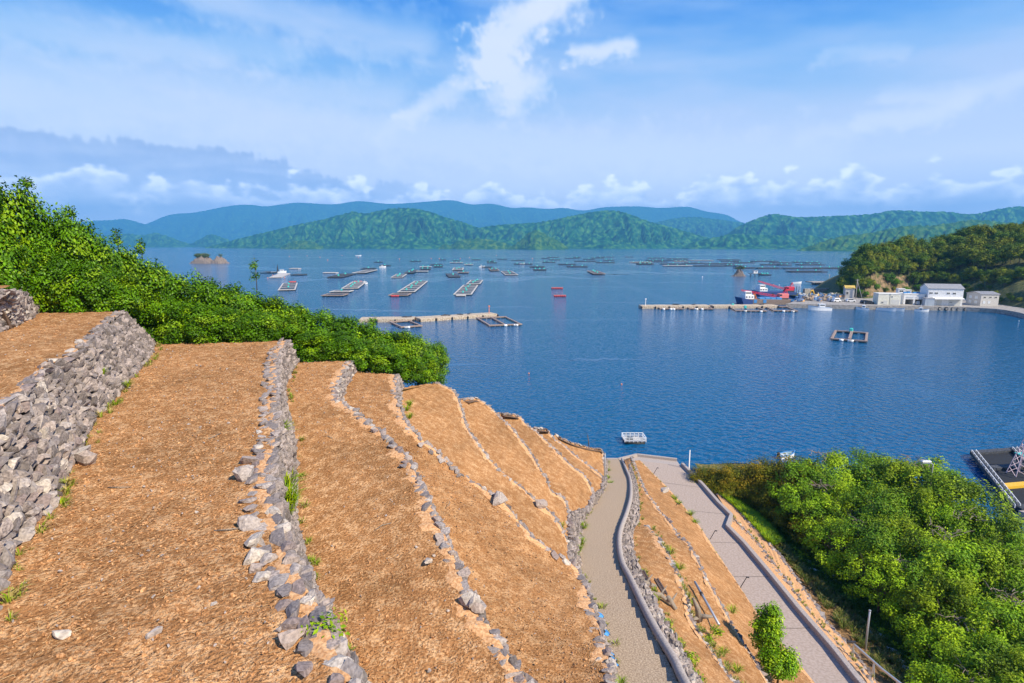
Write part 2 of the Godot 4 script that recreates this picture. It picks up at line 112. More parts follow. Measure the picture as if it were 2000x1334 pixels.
const GROVE := [
	[Vector3(24.93, 0.80, -45.57), Vector3(3.11, 5.86, 0.80), 1.89, "fresh", "leafy green tree, first from the left in the back row of the grove"],
	[Vector3(28.10, 0.80, -47.27), Vector3(3.08, 5.94, 0.80), 3.67, "fresh", "leafy green tree, second from the left in the back row of the grove"],
	[Vector3(31.78, 0.80, -47.97), Vector3(3.54, 6.11, 0.80), 6.22, "fresh", "leafy green tree, third from the left in the back row of the grove"],
	[Vector3(32.63, 0.80, -45.69), Vector3(3.65, 6.36, 0.80), 5.68, "fresh", "leafy green tree, fourth from the left in the back row of the grove"],
	[Vector3(35.43, 0.80, -44.85), Vector3(3.30, 6.27, 0.80), 3.60, "fresh", "leafy green tree, fifth from the left in the back row of the grove"],
	[Vector3(34.06, 0.80, -40.69), Vector3(3.44, 6.59, 0.80), 0.56, "fresh", "leafy green tree, sixth from the left in the back row of the grove"],
	[Vector3(24.44, 0.80, -43.04), Vector3(2.63, 4.62, 0.80), 4.83, "fresh", "leafy green tree, first from the left in the second row of the grove"],
	[Vector3(26.31, 0.80, -42.36), Vector3(2.42, 5.34, 0.80), 4.51, "fresh", "leafy green tree, second from the left in the second row of the grove"],
	[Vector3(28.45, 0.80, -40.18), Vector3(2.90, 6.34, 0.80), 6.27, "fresh", "leafy green tree, third from the left in the second row of the grove"],
	[Vector3(29.90, 0.80, -39.18), Vector3(2.49, 6.36, 0.80), 1.24, "fresh", "leafy green tree, fourth from the left in the second row of the grove"],
	[Vector3(31.60, 0.80, -37.34), Vector3(2.50, 6.25, 0.80), 5.45, "fresh", "leafy green tree, fifth from the left in the second row of the grove"],
	[Vector3(33.20, 0.80, -36.07), Vector3(2.79, 6.15, 0.80), 2.89, "fresh", "leafy green tree, sixth from the left in the second row of the grove"],
	[Vector3(32.77, 0.80, -33.65), Vector3(2.85, 5.73, 0.80), 3.89, "fresh", "leafy green tree, seventh from the left in the second row of the grove"],
	[Vector3(24.15, 0.80, -38.68), Vector3(2.67, 4.27, 0.80), 1.49, "fresh", "leafy green tree, first from the left in the middle row of the grove"],
	[Vector3(25.45, 0.80, -36.44), Vector3(2.64, 5.57, 0.80), 0.07, "fresh", "leafy green tree, second from the left in the middle row of the grove"],
	[Vector3(27.45, 0.80, -36.00), Vector3(2.79, 5.64, 0.80), 3.97, "fresh", "leafy green tree, third from the left in the middle row of the grove"],
	[Vector3(27.83, 0.80, -32.87), Vector3(2.85, 6.03, 0.80), 2.21, "fresh", "leafy green tree, fourth from the left in the middle row of the grove"],
	[Vector3(30.29, 0.80, -32.31), Vector3(2.34, 5.32, 0.80), 4.25, "fresh", "leafy green tree, fifth from the left in the middle row of the grove"],
	[Vector3(31.03, 0.80, -30.53), Vector3(2.78, 5.04, 0.80), 2.01, "fresh", "leafy green tree, sixth from the left in the middle row of the grove"],
	[Vector3(23.87, 0.80, -33.12), Vector3(2.26, 4.70, 0.80), 1.89, "fresh", "leafy green tree, first from the left in the near row of the grove"],
	[Vector3(25.38, 0.80, -31.84), Vector3(2.45, 5.09, 0.80), 4.62, "fresh", "leafy green tree, second from the left in the near row of the grove"],
	[Vector3(25.17, 0.80, -29.31), Vector3(2.30, 5.36, 0.80), 1.18, "fresh", "leafy green tree, third from the left in the near row of the grove"],
	[Vector3(26.89, 0.80, -28.01), Vector3(2.37, 5.22, 0.80), 2.10, "fresh", "leafy green tree, fourth from the left in the near row of the grove"],
	[Vector3(28.06, 0.80, -26.53), Vector3(2.25, 4.78, 0.80), 2.11, "fresh", "leafy green tree, fifth from the left in the near row of the grove"],
	[Vector3(24.07, 0.80, -29.04), Vector3(1.74, 3.58, 0.80), 0.76, "fresh", "leafy green tree, first from the left in the nearest trees of the grove"],
	[Vector3(23.67, 0.80, -27.25), Vector3(2.31, 4.12, 0.80), 1.15, "fresh", "leafy green tree, second from the left in the nearest trees of the grove"],
	[Vector3(24.10, 0.80, -25.33), Vector3(2.40, 4.59, 0.80), 2.17, "fresh", "leafy green tree, third from the left in the nearest trees of the grove"],
	[Vector3(24.55, 0.80, -23.66), Vector3(2.14, 4.76, 0.80), 2.18, "fresh", "leafy green tree, fourth from the left in the nearest trees of the grove"],
	[Vector3(21.78, 0.80, -24.15), Vector3(2.14, 3.64, 0.80), 0.98, "fresh", "leafy green tree, fifth from the left in the nearest trees of the grove"],
	[Vector3(22.09, 0.80, -21.72), Vector3(2.41, 4.29, 0.80), 2.73, "fresh", "leafy green tree, sixth from the left in the nearest trees of the grove"],
	[Vector3(25.26, 0.80, -22.29), Vector3(2.36, 3.45, 0.80), 5.25, "fresh", "leafy green tree, seventh from the left in the nearest trees of the grove"],
	[Vector3(18.78, 0.80, -52.65), Vector3(1.70, 2.60, 0.95), 4.16, "olive", "yellowish green bush, first counted from the lane's end"],
	[Vector3(20.01, 0.80, -52.19), Vector3(1.90, 3.00, 0.95), 3.26, "olive", "yellowish green bush, second counted from the lane's end"],
	[Vector3(21.25, 0.80, -51.35), Vector3(2.10, 3.60, 0.95), 1.82, "olive", "yellowish green bush, third counted from the lane's end"],
	[Vector3(22.63, 0.80, -50.74), Vector3(2.20, 4.00, 0.95), 2.14, "olive", "yellowish green bush, fourth counted from the lane's end"],
	[Vector3(23.96, 0.80, -50.12), Vector3(2.40, 4.60, 0.95), 1.43, "olive", "yellowish green bush, fifth counted from the lane's end"],
	[Vector3(25.28, 0.80, -49.47), Vector3(2.50, 5.20, 0.95), 0.43, "olive", "yellowish green bush, sixth counted from the lane's end"],
	[Vector3(26.17, 0.80, -48.19), Vector3(2.40, 5.40, 0.95), 3.70, "olive", "yellowish green bush, seventh counted from the lane's end"],
	[Vector3(20.33, 0.80, -50.27), Vector3(1.60, 2.40, 0.95), 1.80, "olive", "yellowish green bush, eighth counted from the lane's end"],
	[Vector3(21.64, 0.80, -49.69), Vector3(1.70, 2.40, 0.95), 5.09, "olive", "yellowish green bush, ninth counted from the lane's end"],
	[Vector3(22.84, 0.80, -48.78), Vector3(1.90, 2.80, 0.95), 0.28, "olive", "yellowish green bush, tenth counted from the lane's end"],
	[Vector3(23.82, 0.80, -47.32), Vector3(2.00, 3.20, 0.95), 5.67, "olive", "yellowish green bush, eleventh counted from the lane's end"],
	[Vector3(24.80, 0.80, -45.88), Vector3(2.10, 3.60, 0.95), 4.36, "olive", "yellowish green bush, twelfth counted from the lane's end"],
	[Vector3(22.60, 0.80, -48.67), Vector3(1.30, 1.60, 0.95), 5.80, "olive", "yellowish green bush, thirteenth counted from the lane's end"],
	[Vector3(23.21, 0.80, -46.47), Vector3(1.50, 1.90, 0.95), 5.63, "olive", "yellowish green bush, fourteenth counted from the lane's end"],
	[Vector3(23.64, 0.80, -44.21), Vector3(1.70, 2.30, 0.95), 5.65, "olive", "yellowish green bush, fifteenth counted from the lane's end"],
	[Vector3(23.88, 0.80, -41.88), Vector3(1.90, 2.80, 0.95), 3.62, "olive", "yellowish green bush, sixteenth counted from the lane's end"],
]
const RAFTS := [
	[Vector3(-133.32, 0.00, -336.78), 8.3, 56.4, 0.34, "white", 1, 3, 2, "square white framed fish pen in front of the leafy shoot"],
	[Vector3(-97.13, 0.00, -349.65), 8.6, 58.0, 0.17, "white", 1, 5, 4, "long white framed fish pen raft behind the two small pens, third column from the right"],
	[Vector3(-90.93, 0.00, -300.85), 9.7, 8.0, 0.00, "white", 1, 1, 1, "small white framed pen just behind the brown empty pen"],
	[Vector3(-87.71, 0.00, -279.10), 10.0, 9.0, 0.00, "rust", 1, 1, 0, "brown empty rectangular pen nearest the hedge"],
	[Vector3(-137.13, 0.00, -457.45), 11.3, 52.7, 0.08, "dark", 1, 4, 2, "long dark net raft slanting away left of the middle"],
	[Vector3(-134.64, 0.00, -521.48), 10.3, 58.5, 0.05, "pale", 1, 3, 0, "pale worn raft beyond the long dark net raft"],
	[Vector3(-161.67, 0.00, -505.14), 11.8, 8.0, 0.00, "deck", 1, 1, 0, "pale flat work raft left of the middle"],
	[Vector3(-227.69, 0.00, -595.56), 10.1, 8.0, 0.00, "deck", 1, 1, 0, "small pale flat raft right of the mast boat"],
	[Vector3(-216.69, 0.00, -508.14), 12.2, 14.0, 0.00, "dark", 1, 1, 0, "dark net raft behind the white mast boat"],
	[Vector3(-188.88, 0.00, -461.73), 8.9, 63.4, 0.27, "deck", 1, 2, 0, "pale flat work raft below the white mast boat"],
	[Vector3(-177.52, 0.00, -471.96), 10.1, 9.0, 0.00, "dark", 1, 1, 0, "dark net raft right of the pale work raft"],
	[Vector3(-90.32, 0.00, -453.31), 8.1, 44.6, 0.11, "white", 1, 2, 3, "short pen raft with pale frame left of the long five row raft"],
	[Vector3(-92.42, 0.00, -521.48), 7.4, 58.6, 0.09, "dark", 1, 2, 3, "dark teal pen raft behind the short pale one"],
	[Vector3(-82.89, 0.00, -523.36), 9.9, 7.0, 0.00, "pale", 1, 1, 0, "narrow pale raft beside the dark teal one"],
	[Vector3(-58.76, 0.00, -340.16), 8.4, 86.8, 0.07, "white", 1, 6, 6, "longest pen raft, six rows, in the middle of the bay"],
	[Vector3(-55.87, 0.00, -280.98), 8.8, 10.0, 0.00, "rust", 1, 1, 0, "dark low pen with a red float at the foot of the longest raft"],
	[Vector3(-25.03, 0.00, -313.41), 8.5, 63.5, 0.01, "white", 1, 5, 5, "pen raft with bright white frames right of the longest raft"],
	[Vector3(-24.60, 0.00, -376.50), 8.0, 35.8, 0.00, "white", 1, 2, 3, "short pen raft behind the bright white framed one"],
	[Vector3(-25.11, 0.00, -276.60), 4.7, 4.0, 0.00, "deck", 1, 1, 0, "small pinkish float deck at the foot of the bright white raft"],
	[Vector3(-54.53, 0.00, -574.29), 9.6, 47.3, 0.07, "white", 1, 2, 2, "small pen raft with teal boxes beyond the middle"],
	[Vector3(-43.09, 0.00, -501.67), 9.0, 10.0, 0.00, "rust", 1, 1, 1, "small brown pen raft below the teal boxed one"],
	[Vector3(-48.21, 0.00, -460.85), 8.7, 46.4, 0.17, "dark", 1, 2, 1, "dark tangled net raft left of the bright white raft"],
	[Vector3(-18.08, 0.00, -562.69), 8.1, 45.5, 0.09, "rust", 1, 1, 2, "brownish pen raft right of the middle"],
	[Vector3(-2.74, 0.00, -498.60), 10.1, 62.5, 0.08, "pale", 1, 2, 2, "pale brown pen raft slanting to the right of the middle"],
	[Vector3(-27.61, 0.00, -628.66), 11.3, 8.0, 0.00, "dark", 1, 1, 0, "dark net raft next to the small white boat beyond the middle"],
	[Vector3(74.19, 0.00, -502.60), 9.4, 54.3, -0.03, "rust", 1, 3, 3, "cluttered brown and green raft alone right of the middle"],
	[Vector3(25.95, 0.00, -324.46), 6.7, 3.0, 0.00, "red", 1, 1, 0, "upper of the two red float bundles"],
	[Vector3(23.37, 0.00, -274.73), 6.0, 3.0, 0.00, "red", 1, 1, 0, "lower of the two red float bundles"],
	[Vector3(-147.71, 0.00, -380.22), 4.1, 4.0, 0.00, "red", 1, 1, 0, "red float bundle behind the square white pen"],
	[Vector3(-104.38, 0.00, -382.82), 5.2, 4.0, 0.00, "red", 1, 1, 0, "red float bundle behind the third column raft"],
	[Vector3(-57.07, 0.00, -274.73), 3.7, 3.0, 0.00, "red", 1, 1, 0, "red float at the foot of the longest raft"],
	[Vector3(61.50, 0.00, -1048.23), 14.1, 9.0, 0.00, "dark", 1, 1, 1, "low dark raft, first from left in the farthest row of rafts"],
	[Vector3(82.14, 0.00, -1132.02), 22.3, 9.0, 0.00, "dark", 2, 1, 2, "low dark raft, second from left in the farthest row of rafts"],
	[Vector3(110.80, 0.00, -1048.23), 26.3, 9.0, 0.00, "dark", 2, 1, 3, "low dark raft, third from left in the farthest row of rafts"],
	[Vector3(128.79, 0.00, -1132.02), 14.2, 9.0, 0.00, "dark", 1, 1, 1, "low dark raft, fourth from left in the farthest row of rafts"],
	[Vector3(160.72, 0.00, -1067.99), 23.0, 9.0, 0.00, "dark", 2, 1, 2, "low dark raft, fifth from left in the farthest row of rafts"],
	[Vector3(189.36, 0.00, -1155.11), 35.2, 9.0, 0.00, "dark", 3, 1, 3, "low dark raft, sixth from left in the farthest row of rafts"],
	[Vector3(237.47, 0.00, -1155.11), 15.5, 9.0, 0.00, "dark", 1, 1, 1, "low dark raft, seventh from left in the farthest row of rafts"],
	[Vector3(270.75, 0.00, -1067.99), 32.5, 9.0, 0.00, "dark", 3, 1, 2, "low dark raft, eighth from left in the farthest row of rafts"],
	[Vector3(-115.36, 0.00, -943.48), 11.0, 9.0, 0.00, "dark", 1, 1, 1, "low dark raft, first from left in the second farthest row of rafts"],
	[Vector3(-86.76, 0.00, -884.55), 10.3, 9.0, 0.00, "dark", 1, 1, 2, "low dark raft, second from left in the second farthest row of rafts"],
	[Vector3(-59.58, 0.00, -943.48), 14.4, 9.0, 0.00, "dark", 1, 1, 3, "low dark raft, third from left in the second farthest row of rafts"],
	[Vector3(-16.61, 0.00, -975.99), 15.7, 9.0, 0.00, "dark", 1, 1, 1, "low dark raft, fourth from left in the second farthest row of rafts"],
	[Vector3(9.81, 0.00, -913.06), 21.3, 9.0, 0.00, "dark", 2, 1, 2, "low dark raft, fifth from left in the second farthest row of rafts"],
	[Vector3(70.57, 0.00, -943.48), 17.7, 9.0, 0.00, "dark", 2, 1, 3, "low dark raft, sixth from left in the second farthest row of rafts"],
	[Vector3(132.01, 0.00, -975.99), 19.2, 9.0, 0.00, "dark", 2, 1, 1, "low dark raft, seventh from left in the second farthest row of rafts"],
	[Vector3(155.40, 0.00, -913.06), 16.4, 9.0, 0.00, "dark", 1, 1, 2, "low dark raft, eighth from left in the second farthest row of rafts"],
	[Vector3(231.46, 0.00, -913.06), 31.1, 9.0, 0.00, "dark", 3, 1, 3, "low dark raft, ninth from left in the second farthest row of rafts"],
	[Vector3(293.83, 0.00, -1010.82), 37.1, 9.0, 0.00, "dark", 3, 1, 1, "low dark raft, tenth from left in the second farthest row of rafts"],
	[Vector3(265.40, 0.00, -913.06), 33.5, 9.0, 0.00, "dark", 3, 1, 2, "low dark raft, eleventh from left in the second farthest row of rafts"],
	[Vector3(298.62, 0.00, -898.58), 37.0, 9.0, 0.00, "pale", 3, 1, 3, "low pale raft, twelfth from left in the second farthest row of rafts"],
	[Vector3(359.18, 0.00, -943.48), 35.5, 9.0, 0.00, "dark", 3, 1, 1, "low dark raft, thirteenth from left in the second farthest row of rafts"],
	[Vector3(-190.17, 0.00, -808.78), 10.9, 9.0, 0.00, "dark", 1, 1, 1, "low dark raft, first from left in the third farthest row of rafts"],
	[Vector3(-145.60, 0.00, -857.76), 16.1, 9.0, 0.00, "dark", 1, 1, 2, "low dark raft, second from left in the third farthest row of rafts"],
	[Vector3(-76.77, 0.00, -786.33), 16.9, 9.0, 0.00, "pale", 2, 1, 3, "low pale raft, third from left in the third farthest row of rafts"],
	[Vector3(-32.27, 0.00, -857.76), 10.8, 9.0, 0.00, "dark", 1, 1, 1, "low dark raft, fourth from left in the third farthest row of rafts"],
	[Vector3(-27.82, 0.00, -786.33), 13.4, 9.0, 0.00, "dark", 1, 1, 2, "low dark raft, fifth from left in the third farthest row of rafts"],
	[Vector3(52.52, 0.00, -808.78), 18.1, 9.0, 0.00, "dark", 2, 1, 3, "low dark raft, sixth from left in the third farthest row of rafts"],
	[Vector3(110.64, 0.00, -857.76), 32.3, 9.0, 0.00, "dark", 3, 1, 1, "low dark raft, seventh from left in the third farthest row of rafts"],
	[Vector3(131.07, 0.00, -797.40), 25.0, 9.0, 0.00, "dark", 2, 1, 2, "low dark raft, eighth from left in the third farthest row of rafts"],
	[Vector3(180.35, 0.00, -797.40), 29.3, 9.0, 0.00, "pale", 3, 1, 3, "low pale raft, ninth from left in the third farthest row of rafts"],
	[Vector3(185.82, 0.00, -808.78), 23.9, 9.0, 0.00, "dark", 2, 1, 1, "low dark raft, tenth from left in the third farthest row of rafts"],
	[Vector3(213.28, 0.00, -832.55), 26.8, 9.0, 0.00, "dark", 2, 1, 2, "low dark raft, eleventh from left in the third farthest row of rafts"],
	[Vector3(250.53, 0.00, -844.97), 19.7, 9.0, 0.00, "pale", 2, 1, 3, "low pale raft, twelfth from left in the third farthest row of rafts"],
	[Vector3(330.39, 0.00, -857.76), 27.7, 9.0, 0.00, "dark", 3, 1, 1, "low dark raft, thirteenth from left in the third farthest row of rafts"],
	[Vector3(321.53, 0.00, -786.33), 26.1, 9.0, 0.00, "dark", 2, 1, 2, "low dark raft, fourteenth from left in the third farthest row of rafts"],
	[Vector3(380.33, 0.00, -857.76), 38.4, 9.0, 0.00, "dark", 3, 1, 3, "low dark raft, fifteenth from left in the third farthest row of rafts"],
	[Vector3(371.19, 0.00, -786.33), 26.8, 9.0, 0.00, "dark", 2, 1, 1, "low dark raft, sixteenth from left in the third farthest row of rafts"],
	[Vector3(405.69, 0.00, -808.78), 11.6, 9.0, 0.00, "dark", 1, 1, 2, "low dark raft, seventeenth from left in the third farthest row of rafts"],
	[Vector3(414.85, 0.00, -786.33), 21.1, 9.0, 0.00, "dark", 2, 1, 3, "low dark raft, eighteenth from left in the third farthest row of rafts"],
	[Vector3(-94.14, 0.00, -707.75), 14.6, 9.0, 0.00, "dark", 1, 1, 1, "low dark raft, first from left in the fourth farthest row of rafts"],
	[Vector3(-53.88, 0.00, -707.75), 10.1, 9.0, 0.00, "pale", 1, 1, 2, "low pale raft, second from left in the fourth farthest row of rafts"],
	[Vector3(14.30, 0.00, -725.88), 23.4, 9.0, 0.00, "dark", 2, 1, 3, "low dark raft, third from left in the fourth farthest row of rafts"],
	[Vector3(69.33, 0.00, -716.70), 21.8, 9.0, 0.00, "dark", 2, 1, 1, "low dark raft, fourth from left in the fourth farthest row of rafts"],
	[Vector3(169.70, 0.00, -725.88), 20.8, 9.0, 0.00, "dark", 2, 1, 2, "low dark raft, fifth from left in the fourth farthest row of rafts"],
	[Vector3(172.23, 0.00, -735.30), 20.4, 9.0, 0.00, "dark", 2, 1, 3, "low dark raft, sixth from left in the fourth farthest row of rafts"],
	[Vector3(208.78, 0.00, -735.30), 32.9, 9.0, 0.00, "dark", 3, 1, 1, "low dark raft, seventh from left in the fourth farthest row of rafts"],
	[Vector3(245.34, 0.00, -765.09), 24.7, 9.0, 0.00, "dark", 2, 1, 2, "low dark raft, eighth from left in the fourth farthest row of rafts"],
	[Vector3(272.25, 0.00, -744.97), 37.4, 9.0, 0.00, "dark", 3, 1, 3, "low dark raft, ninth from left in the fourth farthest row of rafts"],
	[Vector3(322.67, 0.00, -707.75), 24.1, 9.0, 0.00, "dark", 2, 1, 1, "low dark raft, tenth from left in the fourth farthest row of rafts"],
	[Vector3(334.97, 0.00, -699.01), 13.8, 9.0, 0.00, "dark", 1, 1, 2, "low dark raft, eleventh from left in the fourth farthest row of rafts"],
	[Vector3(371.48, 0.00, -707.75), 33.0, 9.0, 0.00, "dark", 3, 1, 3, "low dark raft, twelfth from left in the fourth farthest row of rafts"],
	[Vector3(-150.94, 0.00, -674.06), 12.1, 9.0, 0.00, "dark", 1, 1, 1, "low dark raft, first from left in the fifth farthest row of rafts"],
	[Vector3(-95.80, 0.00, -629.16), 11.3, 9.0, 0.00, "pale", 1, 1, 2, "low pale raft, second from left in the fifth farthest row of rafts"],
	[Vector3(-83.85, 0.00, -643.44), 9.8, 9.0, 0.00, "dark", 1, 1, 3, "low dark raft, third from left in the fifth farthest row of rafts"],
	[Vector3(28.21, 0.00, -636.22), 16.5, 9.0, 0.00, "dark", 2, 1, 1, "low dark raft, fourth from left in the fifth farthest row of rafts"],
	[Vector3(73.77, 0.00, -643.44), 23.1, 9.0, 0.00, "dark", 2, 1, 2, "low dark raft, fifth from left in the fifth farthest row of rafts"],
	[Vector3(193.91, 0.00, -666.14), 32.2, 9.0, 0.00, "pale", 3, 1, 3, "low pale raft, sixth from left in the fifth farthest row of rafts"],
	[Vector3(231.50, 0.00, -666.14), 35.8, 9.0, 0.00, "dark", 3, 1, 1, "low dark raft, seventh from left in the fifth farthest row of rafts"],
	[Vector3(258.10, 0.00, -674.06), 9.1, 9.0, 0.00, "dark", 1, 1, 2, "low dark raft, eighth from left in the fifth farthest row of rafts"],
	[Vector3(265.81, 0.00, -666.14), 10.1, 9.0, 0.00, "dark", 1, 1, 3, "low dark raft, ninth from left in the fifth farthest row of rafts"],
	[Vector3(-149.25, 0.00, -589.86), 14.3, 9.0, 0.00, "dark", 1, 1, 1, "low dark raft, first from left in the scattered nearer row of rafts"],
	[Vector3(-87.60, 0.00, -571.99), 10.2, 9.0, 0.00, "dark", 1, 1, 2, "low dark raft, second from left in the scattered nearer row of rafts"],
	[Vector3(27.37, 0.00, -560.68), 12.6, 9.0, 0.00, "dark", 1, 1, 3, "low dark raft, third from left in the scattered nearer row of rafts"],
	[Vector3(250.04, 0.00, -608.87), 22.4, 9.0, 0.00, "dark", 2, 1, 1, "low dark raft, fourth from left in the scattered nearer row of rafts"],
	[Vector3(271.93, 0.00, -602.40), 25.9, 9.0, 0.00, "dark", 2, 1, 2, "low dark raft, fifth from left in the scattered nearer row of rafts"],
	[Vector3(210.49, 0.00, -471.96), 6.8, 9.0, 0.00, "dark", 1, 1, 3, "low dark raft, sixth from left in the scattered nearer row of rafts"],
	[Vector3(304.04, 0.00, -596.06), 39.0, 9.0, 0.00, "dark", 4, 1, 1, "low dark raft, seventh from left in the scattered nearer row of rafts"],
	[Vector3(272.38, 0.00, -524.36), 33.8, 9.0, 0.00, "dark", 3, 1, 2, "low dark raft, eighth from left in the scattered nearer row of rafts"],
	[Vector3(336.67, 0.00, -602.40), 28.1, 9.0, 0.00, "dark", 3, 1, 3, "low dark raft, ninth from left in the scattered nearer row of rafts"],
	[Vector3(92.62, 0.00, -152.42), 7.7, 16.5, -0.57, "pen", 1, 1, 0, "lone square log pen with a teal box before the white buildings"],
	[Vector3(-4.60, 0.00, -183.02), 10.0, 19.2, 0.27, "pen", 2, 1, 0, "dark framed pen tied to the long worn pontoon"],
	[Vector3(-33.65, 0.00, -176.20), 6.2, 12.9, 0.47, "pen", 1, 1, 0, "rusty pen tied to the pontoon behind the hedge"],
	[Vector3(62.45, 0.00, -223.17), 8.3, 9.2, -0.07, "pen", 1, 1, 0, "dark pen tied to the left end pontoon, left one of two"],
	[Vector3(74.47, 0.00, -224.13), 8.5, 11.2, -0.14, "pen", 1, 1, 0, "dark pen tied to the left end pontoon, right one of two"],
	[Vector3(91.56, 0.00, -218.83), 10.7, 14.3, -0.17, "pen", 1, 1, 0, "pen with two teal floats before the crane barges"],
	[Vector3(104.80, 0.00, -218.83), 8.2, 14.4, -0.21, "pen", 1, 1, 0, "pen with white floats beside the pier end"],
]
const PONTOONS := [
	[Vector3(-30.24, 0.00, -183.18), Vector3(-5.04, 0.00, -196.48), 5.5, "long rust stained concrete pontoon in front of the hedge"],
	[Vector3(-50.06, 0.00, -181.95), Vector3(-32.25, 0.00, -183.18), 6.0, "pale pontoon half hidden by the hedge"],
	[Vector3(51.34, 0.00, -222.17), Vector3(79.04, 0.00, -223.08), 5.0, "long pale pontoon at the left of the pier"],
	[Vector3(80.06, 0.00, -223.08), Vector3(106.36, 0.00, -224.00), 5.0, "long pale pontoon touching the crane barges"],
]
const BOATS := [
	[Vector3(-210.02, 0.00, -510.33), 11.64, 8.0, "mast", "white fishing boat with a dark mast at the left of the rafts"],
	[Vector3(-353.71, 0.00, -1311.65), 11.79, 0.0, "small", "tiny white boat far out on the left"],
	[Vector3(-145.52, 0.00, -638.94), 6.36, 5.0, "cabin", "white boat by the rafts left of the middle"],
	[Vector3(-34.39, 0.00, -646.34), 5.83, 0.0, "cabin", "white boat at the end of a dark raft beyond the middle"],
	[Vector3(-95.94, 0.00, -368.16), 3.20, 20.0, "cabin", "white boat at the far corner of the third column raft"],
	[Vector3(13.19, 0.00, -750.40), 6.09, 0.0, "small", "white and orange boat among the rafts right of the middle"],
	[Vector3(118.99, 0.00, -216.87), 7.40, 172.0, "cabin", "white workboat with a cabin lying off the long pier"],
	[Vector3(136.70, 0.00, -218.61), 3.92, 150.0, "tall", "white boat with a tall wheelhouse at the end of the pier"],
	[Vector3(143.63, 0.00, -215.15), 5.83, -55.0, "open", "white open boat moored before the cream blocks, left one"],
	[Vector3(147.36, 0.00, -215.15), 5.14, -55.0, "open", "white open boat moored before the cream blocks, right one"],
	[Vector3(156.08, 0.00, -213.46), 3.98, -28.0, "cabin", "white blue cabin boat moored before the big white shed"],
	[Vector3(186.43, 0.00, -370.62), 6.05, 0.0, "open", "white skiff off the small wharf"],
	[Vector3(176.81, 0.00, -317.38), 4.92, 5.0, "tall", "white boat moored under the small wharf"],
	[Vector3(183.88, 0.00, -317.38), 5.76, 0.0, "tall", "white boat beside the grey breakwater"],
	[Vector3(32.76, 0.00, -63.92), 2.08, 20.0, "open", "white boat half hidden behind the bushes by the lane"],
]
const BUOYS := [
	[Vector3(-479.45, 0.00, -1225.88), "orange", "small orange buoy floating on the bay, fourth from the left"],
	[Vector3(-460.90, 0.00, -1281.76), "orange", "small orange buoy floating on the bay, sixth from the left"],
	[Vector3(-388.03, 0.00, -1150.61), "orange", "small orange buoy floating on the bay, seventh from the left"],
	[Vector3(-400.75, 0.00, -1342.96), "orange", "small orange buoy floating on the bay, ninth from the left"],
	[Vector3(-304.22, 0.00, -1127.52), "orange", "small orange buoy floating on the bay, tenth from the left"],
	[Vector3(-148.36, 0.00, -1043.73), "orange", "small orange buoy floating on the bay, twelfth from the left"],
	[Vector3(-133.34, 0.00, -1043.73), "orange", "small orange buoy floating on the bay, thirteenth from the left"],
	[Vector3(-94.84, 0.00, -1043.73), "orange", "small orange buoy floating on the bay, fourteenth from the left"],
	[Vector3(-84.17, 0.00, -1127.52), "orange", "small orange buoy floating on the bay, fifteenth from the left"],
	[Vector3(-37.10, 0.00, -1375.79), "orange", "small orange buoy floating on the bay, sixteenth from the left"],
	[Vector3(3.32, 0.00, -108.05), "orange", "small orange buoy floating on the bay, seventeenth from the left"],
	[Vector3(19.88, 0.00, -99.41), "orange", "small orange buoy floating on the bay, nineteenth from the left"],
	[Vector3(165.09, 0.00, -356.30), "orange", "small orange buoy floating on the bay, twenty-first from the left"],
	[Vector3(167.58, 0.00, -354.02), "white", "small white buoy floating on the bay, twenty-second from the left"],
	[Vector3(149.75, 0.00, -445.00), "white", "small white buoy floating on the bay, twentieth from the left"],
	[Vector3(-186.11, 0.00, -431.18), "orange", "small orange buoy floating on the bay, first from the left"],
	[Vector3(-174.58, 0.00, -434.55), "orange", "small orange buoy floating on the bay, third from the left"],
	[Vector3(-197.39, 0.00, -467.46), "orange", "small orange buoy floating on the bay, second from the left"],
	[Vector3(-182.33, 0.00, -483.72), "orange", "small orange buoy floating on the bay, fifth from the left"],
	[Vector3(301.59, 0.00, -378.22), "orange", "small orange buoy floating on the bay, twenty-third from the left"],
	[Vector3(168.53, 0.00, -185.70), "white", "small white buoy floating on the bay, twenty-fourth from the left"],
	[Vector3(37.56, 0.00, -1043.73), "orange", "small orange buoy floating on the bay, eighteenth from the left"],
	[Vector3(-199.20, 0.00, -1006.32), "orange", "small orange buoy floating on the bay, eleventh from the left"],
	[Vector3(-304.25, 0.00, -938.98), "orange", "small orange buoy floating on the bay, eighth from the left"],
]
const QUAY_FRONT := [Vector3(110.32, 0.00, -225.86), Vector3(122.23, 0.00, -223.08), Vector3(136.34, 0.00, -219.49), Vector3(151.19, 0.00, -217.73), Vector3(167.12, 0.00, -215.15), Vector3(173.95, 0.00, -212.63), Vector3(179.82, 0.00, -206.96), Vector3(178.45, 0.00, -197.91), Vector3(175.46, 0.00, -189.60), Vector3(172.23, 0.00, -170.45)]
const HILL_FOOT := [Vector3(131.60, 1.60, -253.22), Vector3(139.64, 1.60, -255.75), Vector3(150.43, 1.60, -258.32), Vector3(156.68, 1.60, -260.94), Vector3(156.00, 1.60, -248.33), Vector3(173.30, 1.60, -260.94), Vector3(193.79, 1.60, -266.35), Vector3(199.32, 1.60, -245.94), Vector3(194.42, 1.60, -224.40), Vector3(191.45, 1.60, -209.66), Vector3(187.52, 1.60, -187.99)]
